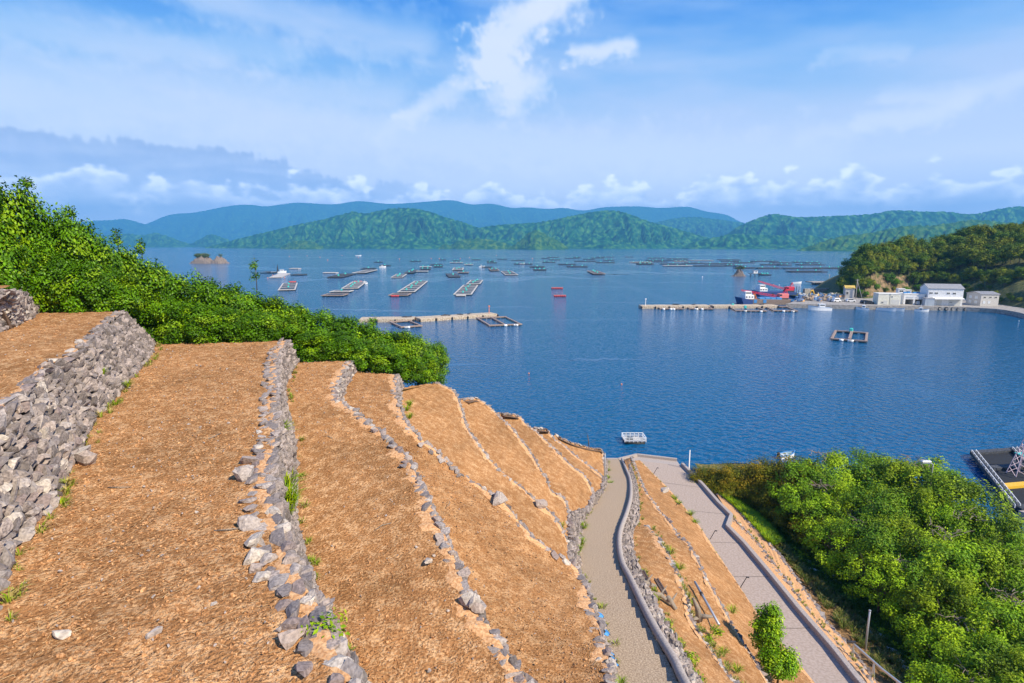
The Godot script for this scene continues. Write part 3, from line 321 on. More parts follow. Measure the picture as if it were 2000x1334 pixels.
const HILL_CREST := [Vector3(132.89, 1.83, -255.77), Vector3(140.73, 2.11, -257.85), Vector3(150.53, 3.40, -262.13), Vector3(157.67, 7.36, -266.87), Vector3(164.45, 12.42, -271.79), Vector3(175.00, 17.60, -277.76), Vector3(189.64, 21.23, -283.46), Vector3(207.27, 19.89, -288.30), Vector3(222.55, 22.42, -291.78), Vector3(234.64, 26.56, -294.52), Vector3(252.18, 27.61, -296.73), Vector3(267.27, 29.74, -299.12), Vector3(293.31, 31.89, -301.52)]
const CREAM_ONE := [Vector3(145.49, 1.50, -223.40), -0.209, 4.02, 4.28]
const CREAM_TWO := [Vector3(149.54, 1.50, -222.43), -0.209, 3.81, 4.26]
const GARAGE := [Vector3(156.35, 1.50, -224.37), -0.209, 7.44, 3.99]
const ROOF_HUT_ONE := [Vector3(160.95, 4.80, -234.79), -0.209, 2.48, 2.03]
const ROOF_HUT_TWO := [Vector3(163.94, 4.80, -234.79), -0.209, 2.28, 1.49]
const SHED := [Vector3(163.66, 1.50, -221.47), -0.279, 11.75, 6.56]
const LEAN_TO := [Vector3(161.48, 1.50, -219.58), -0.244, 3.14, 2.81]
const GREY := [Vector3(182.35, 1.50, -218.64), -0.052, 6.69, 4.49]
const YELLOW := [Vector3(148.70, 2.00, -251.37), -0.349, 3.60, 3.88]
const PIER_HOUSE := [Vector3(189.35, 2.00, -329.92), -0.175, 3.58, 4.32]
const TALL_POLES := [[Vector3(152.36, 1.50, -249.39), 8.6, "tall pale pole with stays behind the parked cars"], [Vector3(195.14, 1.80, -328.53), 7.0, "utility pole beside the small wharf house"], [Vector3(203.50, 1.50, -233.55), 5.0, "utility pole at the right of the grey building"], [Vector3(187.29, 1.40, -334.19), 6.5, "thin pole at the left of the wharf house"]]
const TYRES := [Vector3(164.62, 0.00, -216.01), Vector3(166.79, 0.00, -215.49), Vector3(168.89, 0.00, -215.15), Vector3(170.66, 0.00, -214.64), Vector3(172.74, 0.00, -213.80)]
const CARS := [[Vector3(134.03, 1.50, -235.69), 0.10, "grey", "grey car parked at the left of the quay row"], [Vector3(134.75, 1.50, -233.55), 0.20, "white", "small white van between the grey cars"], [Vector3(138.73, 1.50, -236.77), 0.10, "grey", "pale grey car parked in the quay row"], [Vector3(140.71, 1.50, -233.55), -0.10, "white", "white pickup at the right of the quay row"], [Vector3(143.25, 1.50, -225.36), 0.00, "black", "black car parked nearest the cream blocks"], [Vector3(142.84, 1.50, -227.35), 0.10, "black", "dark car parked behind the tall wheelhouse boat"]]
const BARGES := [[Vector3(97.33, 0.00, -237.66), 22.5, 7.5], [Vector3(119.35, 0.00, -273.23), 18.9, 8.0]]
const YARD := [Vector3(116.28, 1.50, -229.38), Vector3(136.24, 1.50, -233.55), Vector3(155.70, 1.50, -267.49), Vector3(135.34, 1.50, -264.74)]
const DIGGER := Vector3(137.26, 1.50, -254.31)
const BREAKWATER := [Vector3(141.98, 0.00, -273.23), Vector3(165.36, 0.00, -278.78)]
const WHARF := [Vector3(189.56, 0.00, -358.61), Vector3(210.28, 0.00, -354.02)]
const ISLET_ROCKS := [[Vector3(-411.18, 0.00, -760.59), 55.1, 13.0], [Vector3(182.02, 0.00, -452.24), 15.9, 5.5]]
const STILT_HUT := Vector3(197.06, 0.00, -459.72)
const NEAR_RAFT := Vector3(15.67, 0.00, -68.30)
const WORK_BARGE := [Vector3(55.01, 0.00, -63.92), Vector3(47.59, 0.00, -49.63), Vector3(66.01, 0.00, -63.92)]
const TOWN := [[Vector3(-2189.33, 0.00, -4479.30), 41], [Vector3(-2088.90, 0.00, -4479.30), 33], [Vector3(-1869.02, 0.00, -4341.65), 36], [Vector3(-1838.84, 0.00, -4409.40), 28], [Vector3(-1687.37, 0.00, -4275.95), 23], [Vector3(-1382.30, 0.00, -4341.65), 28], [Vector3(-1317.62, 0.00, -4479.30), 37], [Vector3(-1225.89, 0.00, -4409.40), 24], [Vector3(-930.64, 0.00, -4551.44), 33], [Vector3(-871.72, 0.00, -4479.30), 29], [Vector3(-832.68, 0.00, -4551.44), 37], [Vector3(-779.32, 0.00, -4479.30), 24], [Vector3(-755.13, 0.00, -4551.44), 37], [Vector3(-707.01, 0.00, -4479.30), 29], [Vector3(-632.72, 0.00, -4409.40), 32], [Vector3(-594.53, 0.00, -4479.30), 24], [Vector3(405.02, 0.00, -4031.87), 29], [Vector3(454.13, 0.00, -4150.33), 26], [Vector3(477.34, 0.00, -4031.87), 22], [Vector3(682.62, 0.00, -4275.95), 31], [Vector3(766.99, 0.00, -4275.95), 35], [Vector3(789.56, 0.00, -4212.20), 23], [Vector3(904.54, 0.00, -4150.33), 30], [Vector3(989.79, 0.00, -4212.20), 23], [Vector3(1034.82, 0.00, -4150.33), 23], [Vector3(1175.28, 0.00, -4031.87), 29]]
const RAILS_A := [Vector3(5.58, 11.10, -22.13), Vector3(5.60, 11.25, -20.95)]
const RAILS_B := [Vector3(6.11, 10.90, -21.84), Vector3(6.13, 11.10, -20.49)]
const RAIL_PIPE := [Vector3(8.67, 9.10, -24.39), Vector3(8.71, 9.10, -21.34)]
const LOG_A := [Vector3(4.97, 11.50, -20.77), Vector3(5.48, 11.30, -20.98), Vector3(5.94, 11.00, -21.19)]
const LOG_B := [Vector3(5.29, 11.50, -20.03), Vector3(5.90, 11.20, -20.34), Vector3(6.35, 10.80, -20.27)]
const LOG_C := [Vector3(6.18, 11.10, -20.29), Vector3(6.32, 10.90, -20.32), Vector3(6.48, 10.70, -20.13)]
const STUMP := [Vector3(7.80, 9.70, -21.17), Vector3(7.43, 10.70, -20.98)]
const BLUE_TARP := [Vector3(2.18, 15.55, -13.24), Vector3(2.20, 15.70, -12.17)]
const BLUE_TARP_TWO := [Vector3(2.12, 15.90, -11.37), Vector3(2.15, 16.00, -10.82)]
const SILVER_RAIL := [Vector3(18.10, 3.40, -26.71), Vector3(17.92, 4.00, -24.17), Vector3(17.96, 4.60, -21.55)]
const POSTS := [Vector3(14.85, 3.10, -39.29), Vector3(14.22, 3.85, -32.11), Vector3(14.23, 2.10, -53.82), Vector3(13.52, 2.70, -44.55)]
const LONE_POLES := [Vector3(20.33, 1.50, -28.94), Vector3(20.84, 1.10, -52.63), Vector3(21.27, 1.10, -52.28)]
const PATH_POLE := [Vector3(6.74, 7.50, -38.80)]
const SHORE_POLE := [Vector3(7.10, 6.70, -49.32)]
const SHRUB := [Vector3(10.89, 7.40, -21.52), Vector3(11.05, 7.40, -20.70)]
const TUFTS := [Vector3(-2.22, 20.38, -5.88), Vector3(-2.28, 20.20, -6.23), Vector3(-4.87, 19.85, -11.47), Vector3(-4.64, 19.80, -10.96), Vector3(-4.55, 19.70, -10.63), Vector3(-12.24, 21.70, -15.54), Vector3(-11.69, 21.40, -15.69), Vector3(-11.90, 21.20, -15.46), Vector3(-9.67, 21.50, -11.16), Vector3(-11.94, 20.70, -17.03), Vector3(-11.07, 20.60, -15.21), Vector3(-10.16, 20.60, -12.82), Vector3(-7.75, 20.60, -9.07), Vector3(-6.21, 20.05, -14.42), Vector3(2.15, 12.70, -23.12), Vector3(2.63, 12.10, -21.85), Vector3(2.92, 11.80, -22.77), Vector3(3.18, 11.50, -23.95), Vector3(8.85, 4.50, -49.00), Vector3(8.06, 5.70, -44.51), Vector3(7.68, 6.60, -41.46), Vector3(3.71, 10.60, -27.07), Vector3(-4.46, 18.10, -23.08), Vector3(-4.22, 18.00, -22.32), Vector3(-4.49, 18.10, -23.86), Vector3(7.98, 9.80, -24.62), Vector3(8.05, 9.60, -26.32), Vector3(5.17, 12.10, -17.34), Vector3(5.22, 12.10, -16.76), Vector3(5.42, 12.40, -15.36), Vector3(5.10, 12.80, -14.08), Vector3(5.37, 12.10, -16.46), Vector3(10.22, 8.20, -23.65), Vector3(8.31, 9.40, -20.50), Vector3(8.13, 9.50, -19.36), Vector3(7.64, 9.80, -19.54), Vector3(8.37, 9.40, -18.55), Vector3(14.82, 3.00, -43.49), Vector3(14.62, 3.10, -41.83), Vector3(14.41, 2.80, -46.77), Vector3(14.44, 2.80, -45.77), Vector3(2.26, 16.00, -10.33)]
const LOOSE_STONES := [Vector3(-2.49, 20.60, -5.65), Vector3(-3.65, 20.60, -7.39), Vector3(-3.86, 20.60, -7.73), Vector3(-4.17, 20.60, -8.27), Vector3(-3.51, 20.60, -7.10), Vector3(-3.32, 20.60, -6.89), Vector3(-5.12, 20.60, -5.74), Vector3(-5.08, 20.60, -10.15), Vector3(-5.35, 20.60, -10.91), Vector3(-1.71, 18.55, -10.67), Vector3(-0.81, 18.40, -9.57), Vector3(-0.76, 18.45, -9.44), Vector3(-0.66, 18.40, -9.36), Vector3(-5.24, 20.60, -8.75), Vector3(-3.69, 20.60, -6.34), Vector3(-4.10, 20.60, -5.78), Vector3(-8.68, 20.60, -10.91), Vector3(-9.05, 20.60, -11.19), Vector3(11.37, 7.00, -39.20), Vector3(-0.43, 16.50, -17.79), Vector3(1.31, 14.00, -22.44)]
const CROP_BEDS := [Vector3(21.86, 1.00, -40.65), Vector3(22.30, 1.05, -38.80), Vector3(22.49, 1.10, -37.73), Vector3(22.37, 1.25, -31.59), Vector3(22.31, 1.30, -30.03), Vector3(22.06, 1.35, -29.12), Vector3(22.01, 1.35, -28.60), Vector3(21.81, 1.40, -27.76)]
const MAST_FOOT := Vector3(18.48, 0.30, -55.73)
const LAMP_FOOT := Vector3(33.60, 0.80, -42.66)

var rng := RandomNumberGenerator.new()
var used_names := {}
var M := {}            # materials
var rocks := []        # angular rubble stone shapes
var EYE := Vector3(0, 25, 0)

func _ready():
	rng.seed = 20240
	var cam := Camera3D.new()
	cam.name = "camera"
	cam.position = EYE
	cam.rotation_degrees = Vector3(-9.75, 0, 0)
	cam.fov = 62.46
	cam.near = 0.1
	cam.far = 40000.0
	add_child(cam)
	cam.current = true
	var env := Environment.new()
	env.background_mode = Environment.BG_SKY
	env.sky = make_sky()
	env.background_energy_multiplier = 0.76
	env.tonemap_mode = Environment.TONE_MAPPER_LINEAR
	env.tonemap_exposure = 1.56
	env.sdfgi_enabled = true
	env.ssao_enabled = true
	env.ssil_enabled = true
	env.fog_enabled = true
	env.fog_density = 0.000135
	env.fog_light_color = Color(0.41, 0.74, 1.0)
	var we := WorldEnvironment.new()
	we.name = "daylight"
	we.environment = env
	add_child(we)
	var sun := DirectionalLight3D.new()
	sun.name = "sun"
	sun.light_color = Color(1.0, 0.955, 0.87)
	sun.light_energy = 1.6
	sun.light_angular_distance = 0.5
	sun.shadow_enabled = true
	add_child(sun)
	sun.look_at_from_position(Vector3(0.74, 0.90, 0.60) * 100.0, Vector3.ZERO)
	make_materials()
	farm_materials()
	rocks = make_rocks()
	build_sea()
	build_hills()
	build_terraces()
	build_path_and_road()
	build_lower_bank()
	build_headland()
	build_hedge()
	build_grove()
	build_harbour()
	build_fish_farm()
	build_small_things()

# ---------------------------------------------------------------- shapes
class Geo:
	var v := PackedVector3Array()
	var c := PackedColorArray()
	var tint := Color(1, 1, 1)
	var tinted := false
	func tri(a: Vector3, b: Vector3, d: Vector3):
		v.append(a); v.append(b); v.append(d)
		if tinted:
			c.append(tint); c.append(tint); c.append(tint)
	func quad(a: Vector3, b: Vector3, d: Vector3, e: Vector3):
		tri(a, b, d); tri(a, d, e)
	func quad_colors(a, b, d, e, ca, cb, cd, ce):
		v.append(a); v.append(b); v.append(d); v.append(a); v.append(d); v.append(e)
		c.append(ca); c.append(cb); c.append(cd); c.append(ca); c.append(cd); c.append(ce)
	func hexa(p: Array):      # 0-3 lower ring, 4-7 upper ring
		quad(p[0], p[3], p[2], p[1]); quad(p[4], p[5], p[6], p[7])
		for i in 4:
			var j := (i + 1) % 4
			quad(p[i], p[j], p[4 + j], p[4 + i])
	func box(at: Vector3, size: Vector3, b := Basis()):
		var s := size * 0.5
		var p := []
		for y in [-1, 1]:
			for q in [[-1, -1], [1, -1], [1, 1], [-1, 1]]:
				p.append(at + b * Vector3(q[0] * s.x, y * s.y, q[1] * s.z))
		hexa(p)
	func soft_box(at: Vector3, size: Vector3, r: float, b := Basis()):   # a box with bevelled upright and upper edges
		var s := size * 0.5
		var rings := []
		for lv in [[-s.y, 0.0], [s.y - r, 0.0], [s.y, r]]:
			var x: float = s.x - lv[1]
			var z: float = s.z - lv[1]
			var ring := []
			for q in [[-x + r, -z], [x - r, -z], [x, -z + r], [x, z - r], [x - r, z], [-x + r, z], [-x, z - r], [-x, -z + r]]:
				ring.append(at + b * Vector3(q[0], lv[0], q[1]))
			rings.append(ring)
		for k in 2:
			for i in 8:
				var j := (i + 1) % 8
				quad(rings[k][i], rings[k][j], rings[k + 1][j], rings[k + 1][i])
		for i in range(1, 7):
			tri(rings[2][0], rings[2][i], rings[2][i + 1])
			tri(rings[0][0], rings[0][i + 1], rings[0][i])
	func bar(a: Vector3, b: Vector3, w: float, h := -1.0):
		if h < 0.0: h = w
		var d := (b - a)
		var l := d.length()
		if l < 1e-5: return
		var z := d / l
		var x := Vector3.UP.cross(z)
		x = Vector3.RIGHT if x.length() < 1e-3 else x.normalized()
		box((a + b) * 0.5, Vector3(w, h, l), Basis(x, z.cross(x), z))
	func tube(pts: Array, radii, sides := 8, caps := true):
		var rings := []
		for i in pts.size():
			var d: Vector3 = (pts[mini(i + 1, pts.size() - 1)] - pts[maxi(i - 1, 0)]).normalized()
			var x := Vector3.UP.cross(d)
			x = Vector3.RIGHT if x.length() < 1e-3 else x.normalized()
			var y := d.cross(x)
			var r: float = radii[i] if radii is Array else radii
			var ring := []
			for k in sides:
				var a := TAU * k / sides
				ring.append(pts[i] + (x * cos(a) + y * sin(a)) * r)
			rings.append(ring)
		for i in pts.size() - 1:
			for k in sides:
				var j := (k + 1) % sides
				quad(rings[i][k], rings[i][j], rings[i + 1][j], rings[i + 1][k])
		if caps:
			for k in range(1, sides - 1):
				tri(rings[0][0], rings[0][k + 1], rings[0][k])
				var e: Array = rings[-1]
				tri(e[0], e[k], e[k + 1])
	func lathe(at: Vector3, prof: Array, sides := 10):    # [radius, height] pairs
		for i in prof.size() - 1:
			for k in sides:
				var a := TAU * k / sides
				var b := TAU * (k + 1) / sides
				var p := func(q, t): return at + Vector3(cos(t) * q[0], q[1], sin(t) * q[0])
				quad(p.call(prof[i], a), p.call(prof[i], b), p.call(prof[i + 1], b), p.call(prof[i + 1], a))
	func mesh(smooth := false) -> ArrayMesh:
		var st := SurfaceTool.new()
		st.begin(Mesh.PRIMITIVE_TRIANGLES)
		st.set_smooth_group(0 if smooth else -1)
		var has_c := c.size() == v.size()
		for i in v.size():
			if has_c: st.set_color(c[i])
			st.add_vertex(v[i])
		st.generate_normals()
		st.index()
		return st.commit()

func inst(called: String, m: Mesh, mat: Material, parent: Node = null) -> MeshInstance3D:
	var o := MeshInstance3D.new()
	o.name = called if parent else numbered(called)
	o.mesh = m
	o.material_override = mat
	(parent if parent else self).add_child(o, true)
	return o

func obj(called: String, g: Geo, mat: Material, parent: Node = null, smooth := false) -> MeshInstance3D:
	return inst(called, g.mesh(smooth), mat, parent)

func numbered(called: String) -> String:
	var n: int = used_names.get(called, -1) + 1
	used_names[called] = n
	return called if n == 0 else "%s_%03d" % [called, n]

func tag(o: Node, label: String, category := "", group := "", kind := ""):
	if label: o.set_meta("label", label)
	if category: o.set_meta("category", category)
	if group: o.set_meta("group", group)
	if kind: o.set_meta("kind", kind)
	return o

func thing(called: String, label: String, category: String, at := Vector3.ZERO, turn := 0.0, group := "") -> Node3D:
	var o := Node3D.new()
	o.name = numbered(called)
	add_child(o)
	o.position = at
	o.rotation.y = turn
	tag(o, label, category, group)
	return o

func copy_of(o: Node3D, label: String) -> Node3D:
	var r: Node3D = o.duplicate()
	r.name = numbered(str(o.name).trim_suffix("_001"))
	add_child(r)
	r.set_meta("label", label)
	return r

func rr(a: float, b: float) -> float: return rng.randf_range(a, b)

const ORD := ["first", "second", "third", "fourth", "fifth", "sixth", "seventh", "eighth", "ninth", "tenth", "eleventh", "twelfth", "thirteenth", "fourteenth", "fifteenth", "sixteenth", "seventeenth", "eighteenth", "nineteenth", "twentieth", "twenty-first", "twenty-second", "twenty-third", "twenty-fourth", "twenty-fifth", "twenty-sixth", "twenty-seventh", "twenty-eighth", "twenty-ninth", "thirtieth", "thirty-first", "thirty-second", "thirty-third", "thirty-fourth", "thirty-fifth", "thirty-sixth"]

# ---------------------------------------------------------------- lines
func along(poly: Array) -> PackedFloat32Array:
	var s := PackedFloat32Array([0.0])
	for i in range(1, poly.size()):
		s.append(s[-1] + poly[i].distance_to(poly[i - 1]))
	return s

func spot(poly: Array, s: PackedFloat32Array, t: float) -> Vector3:   # t 0..1, smoothed between the points
	var want := t * s[-1]
	var i := 0
	while i < s.size() - 2 and s[i + 1] < want: i += 1
	var f := clampf((want - s[i]) / maxf(s[i + 1] - s[i], 1e-6), 0.0, 1.0)
	var a: Vector3 = poly[maxi(i - 1, 0)]
	var d: Vector3 = poly[mini(i + 2, poly.size() - 1)]
	var b: Vector3 = poly[i]
	var e: Vector3 = poly[i + 1]
	return b.cubic_interpolate(e, a, d, f) if b.distance_to(e) > 0.3 and b.distance_to(a) < 4.0 * b.distance_to(e) + 0.01 and e.distance_to(d) < 4.0 * b.distance_to(e) + 0.01 else b.lerp(e, f)

func resample(poly: Array, n: int) -> Array:
	var s := along(poly)
	var r := []
	for i in n + 1: r.append(spot(poly, s, float(i) / n))
	return r

func foot_of(top: Array, drop: Array, batter: float) -> Array:
	var r := []
	for i in top.size():
		var t: Vector3 = top[mini(i + 1, top.size() - 1)] - top[maxi(i - 1, 0)]
		t.y = 0
		var right := t.normalized().cross(Vector3.UP)
		var d: float = drop[i] if drop.size() > 1 else drop[0]
		r.append(top[i] + right * (d * batter) - Vector3(0, d, 0))
	return r

func shifted(poly: Array, right_by: float, up_by: float) -> Array:
	var r := []
	for i in poly.size():
		var t: Vector3 = poly[mini(i + 1, poly.size() - 1)] - poly[maxi(i - 1, 0)]
		t.y = 0
		r.append(poly[i] + t.normalized().cross(Vector3.UP) * right_by + Vector3(0, up_by, 0))
	return r

# ---------------------------------------------------------------- materials
func lin(r: float, g: float, b: float) -> Color: return Color(r, g, b).linear_to_srgb()

func plain(c: Color, rough := 0.8, metal := 0.0) -> StandardMaterial3D:
	var m := StandardMaterial3D.new()
	m.albedo_color = c
	m.roughness = rough
	m.metallic = metal
	return m

func noise_tex(fr: float, octaves: int, ramp: Array, size := 512, seed_ := 1, bumpy := 0.0, kind := FastNoiseLite.TYPE_SIMPLEX_SMOOTH) -> NoiseTexture2D:
	var n := FastNoiseLite.new()
	n.noise_type = kind
	n.seed = seed_
	n.frequency = fr
	n.fractal_octaves = octaves
	var t := NoiseTexture2D.new()
	t.width = size
	t.height = size
	t.seamless = true
	t.generate_mipmaps = false
	t.noise = n
	if bumpy > 0.0:
		t.as_normal_map = true
		t.bump_strength = bumpy
	elif ramp:
		var g := Gradient.new()
		g.offsets = PackedFloat32Array(ramp.map(func(r): return r[0]))
		g.colors = PackedColorArray(ramp.map(func(r): return r[1]))
		t.color_ramp = g
	return t

# a surface mottled between two or three colours, laid in metres on the world
func mottled(cols: Array, tile: float, rough := 0.9, fr := 0.02, octaves := 5, bump := 0.0, seed_ := 1, tinted := false, local := false) -> StandardMaterial3D:
	var m := StandardMaterial3D.new()
	var ramp := []
	for i in cols.size(): ramp.append([0.25 + 0.5 * i / (cols.size() - 1.0), cols[i]])
	m.albedo_texture = noise_tex(fr, octaves, ramp, 512, seed_)
	m.roughness = rough
	m.uv1_triplanar = true
	m.uv1_world_triplanar = not local
	m.uv1_scale = Vector3.ONE / tile
	m.vertex_color_use_as_albedo = tinted
	if bump > 0.0:
		m.normal_enabled = true
		m.normal_texture = noise_tex(fr * 1.5, octaves, [], 512, seed_ + 7, 6.0)
		m.normal_scale = bump
	return m

# ---------------------------------------------------------------- sky
func make_sky() -> Sky:
	var w := 3072
	var h := 1536
	var data := PackedFloat32Array()
	data.resize(w * h * 3)
	var lut := PackedFloat32Array()
	for i in 1024: lut.append(Color(i / 1023.0, 0, 0).srgb_to_linear().r)
	var n1 := FastNoiseLite.new()
	n1.noise_type = FastNoiseLite.TYPE_SIMPLEX_SMOOTH
	n1.seed = 5
	n1.frequency = 1.0
	n1.fractal_octaves = 5
	var n2: FastNoiseLite = n1.duplicate()
	n2.seed = 19
	n2.fractal_octaves = 4
	var ramp := [[0.0, Vector3(232, 232, 238)], [3.0, Vector3(230, 231, 238)], [7.0, Vector3(220, 226, 238)], [11.0, Vector3(190, 210, 237)], [16.0, Vector3(126, 178, 235)], [21.0, Vector3(62, 134, 224)], [35.0, Vector3(46, 112, 210)], [90.0, Vector3(38, 90, 190)]]
	var column := []
	for y in h / 2:
		var el := 90.0 - (y + 0.5) * 180.0 / h
		var k := 0
		while k < ramp.size() - 2 and ramp[k + 1][0] < el: k += 1
		var f: float = (el - ramp[k][0]) / (ramp[k + 1][0] - ramp[k][0])
		column.append((ramp[k][1] as Vector3).lerp(ramp[k + 1][1], clampf(f, 0, 1)))
	# the strokes that each 2-degree cell can see
	var y := 0
	while y < h / 2:
		var el := 90.0 - (y + 0.5) * 180.0 / h
		var step := 1 if el < 30.0 else 4
		var ce := cos(deg_to_rad(el))
		var se := sin(deg_to_rad(el))
		var near := CIRRUS.filter(func(s): return s[2].any(func(p): return absf(p.y - el) < 6.0))
		var x := 0
		while x < w:
			var az := fposmod((x + 0.5) * 360.0 / w + 180.0, 360.0) - 180.0
			var d := Vector3(sin(deg_to_rad(az)) * ce, se, -cos(deg_to_rad(az)) * ce)
			var c: Vector3 = column[y]
			# thin veils, drawn out along the horizon
			var veil := n1.get_noise_3d(d.x * 2.2, d.y * 11.0 + d.x * 1.2, d.z * 2.2)
			var fine := n2.get_noise_3d(d.x * 14.0, d.y * 40.0, d.z * 14.0)
			var a := clampf(0.36 + veil * 0.9 + fine * 0.12, 0.0, 0.8) * smoothstep(0.0, 6.0, el) * (1.0 - 0.35 * smoothstep(25.0, 70.0, el))
			c = c.lerp(Vector3(206, 216, 242), a * 0.72)
			if near:
				var wisp := n1.get_noise_3d(d.x * 12.0 + d.y * 22.0, d.y * 14.0 - d.x * 20.0, d.z * 14.0) + 0.5 * n2.get_noise_3d(d.x * 60.0 + d.y * 60.0, d.y * 40.0 - d.x * 60.0, d.z * 30.0)
				var p := Vector2(az + fine * 0.8 + wisp * 0.3, el + veil * 0.6 + fine * 0.4 + wisp * 0.25)
				var most := 0.0
				for s in near:
					var best := 1e9
					for i in s[2].size() - 1:
						var q := Geometry2D.get_closest_point_to_segment(p, s[2][i], s[2][i + 1])
						best = minf(best, q.distance_to(p))
					if best < s[0] * 1.7:
						var t: float = 1.0 - best / (s[0] * 1.7)
						t = smoothstep(0.08, 0.95, t + (fine * 0.35 + wisp * 0.65) * (1.1 - t)) * s[1]
						most = maxf(most, t) + 0.25 * minf(most, t)
				c = c.lerp(Vector3(236, 240, 250), clampf(most, 0.0, 0.9))
			# the grey bank at the left, ragged on top
			if az < 6.0 and el < 22.0:
				var top: float = BANK[0].y + 3.0 * clampf((BANK[0].x - az) / 20.0, 0.0, 1.0)
				for i in BANK.size() - 1:
					if az >= BANK[i].x and az < BANK[i + 1].x:
						top = lerpf(BANK[i].y, BANK[i + 1].y, (az - BANK[i].x) / (BANK[i + 1].x - BANK[i].x))
				top += fine * 0.8 + n2.get_noise_2d(az * 1.3, 3.0) * 0.5
				if az >= BANK[-1].x: top = -9.0
				var under := top - el
				if under > 0.0:
					var t := smoothstep(0.0, 0.5, under) * 0.85 * (1.0 - 0.55 * smoothstep(1.2, 6.5, under))
					t *= clampf(0.9 + fine * 0.5, 0.3, 1.1) * smoothstep(BANK[-1].x, BANK[-1].x - 12.0, az)
					c = c.lerp(Vector3(166, 182, 215), clampf(t, 0.0, 0.9))
					c = c.lerp(Vector3(214, 222, 243), clampf(n1.get_noise_3d(d.x * 3.0, d.y * 30.0, d.z * 3.0) * 1.6 - 0.05, 0.0, 0.55) * smoothstep(0.5, 2.0, under))
			# heaps of cumulus low over the mountains
			var boost := 1.0
			if el < 10.0:
				var heap := n1.get_noise_3d(d.x * 10.0 + 40.0, d.y * 24.0, d.z * 10.0)
				var puff := n1.get_noise_3d(d.x * 22.0 + 7.0, d.y * 40.0, d.z * 22.0)
				var lid := 5.6 + n2.get_noise_2d(az * 0.16, 11.0) * 1.8 + heap * 2.2
				var body := puff * 0.45 + (lid - el) * 0.36
				if body > 0.0:
					var lit := smoothstep(0.0, 0.2, body) * smoothstep(1.1, 0.2, body) * clampf(0.65 + puff * 1.4, 0.0, 1.0)
					var col := Vector3(200, 210, 233).lerp(Vector3(255, 255, 255), clampf(lit, 0.0, 1.0))
					boost = 1.0 + 0.2 * lit
					c = c.lerp(col, smoothstep(0.0, 0.35, body) * 0.85)
			var gain := boost * (1.0 + 2.2 * exp(-el / 4.2))
			var lr := lut[clampi(int(c.x * 4.0117), 0, 1023)] * gain
			var lg := lut[clampi(int(c.y * 4.0117), 0, 1023)] * gain
			var lb := lut[clampi(int(c.z * 4.0117), 0, 1023)] * gain
			for yy in step:
				for xx in step:
					var o := ((y + yy) * w + x + xx) * 3
					data[o] = lr
					data[o + 1] = lg
					data[o + 2] = lb
			x += step
		y += step
	for k in range(w * (h / 2) * 3, w * h * 3, 3):      # below the horizon
		data[k] = 0.14
		data[k + 1] = 0.22
		data[k + 2] = 0.36
	var im := Image.create_from_data(w, h, false, Image.FORMAT_RGBF, data.to_byte_array())
	var m := PanoramaSkyMaterial.new()
	m.panorama = ImageTexture.create_from_image(im)
	var s := Sky.new()
	s.sky_material = m
	return s

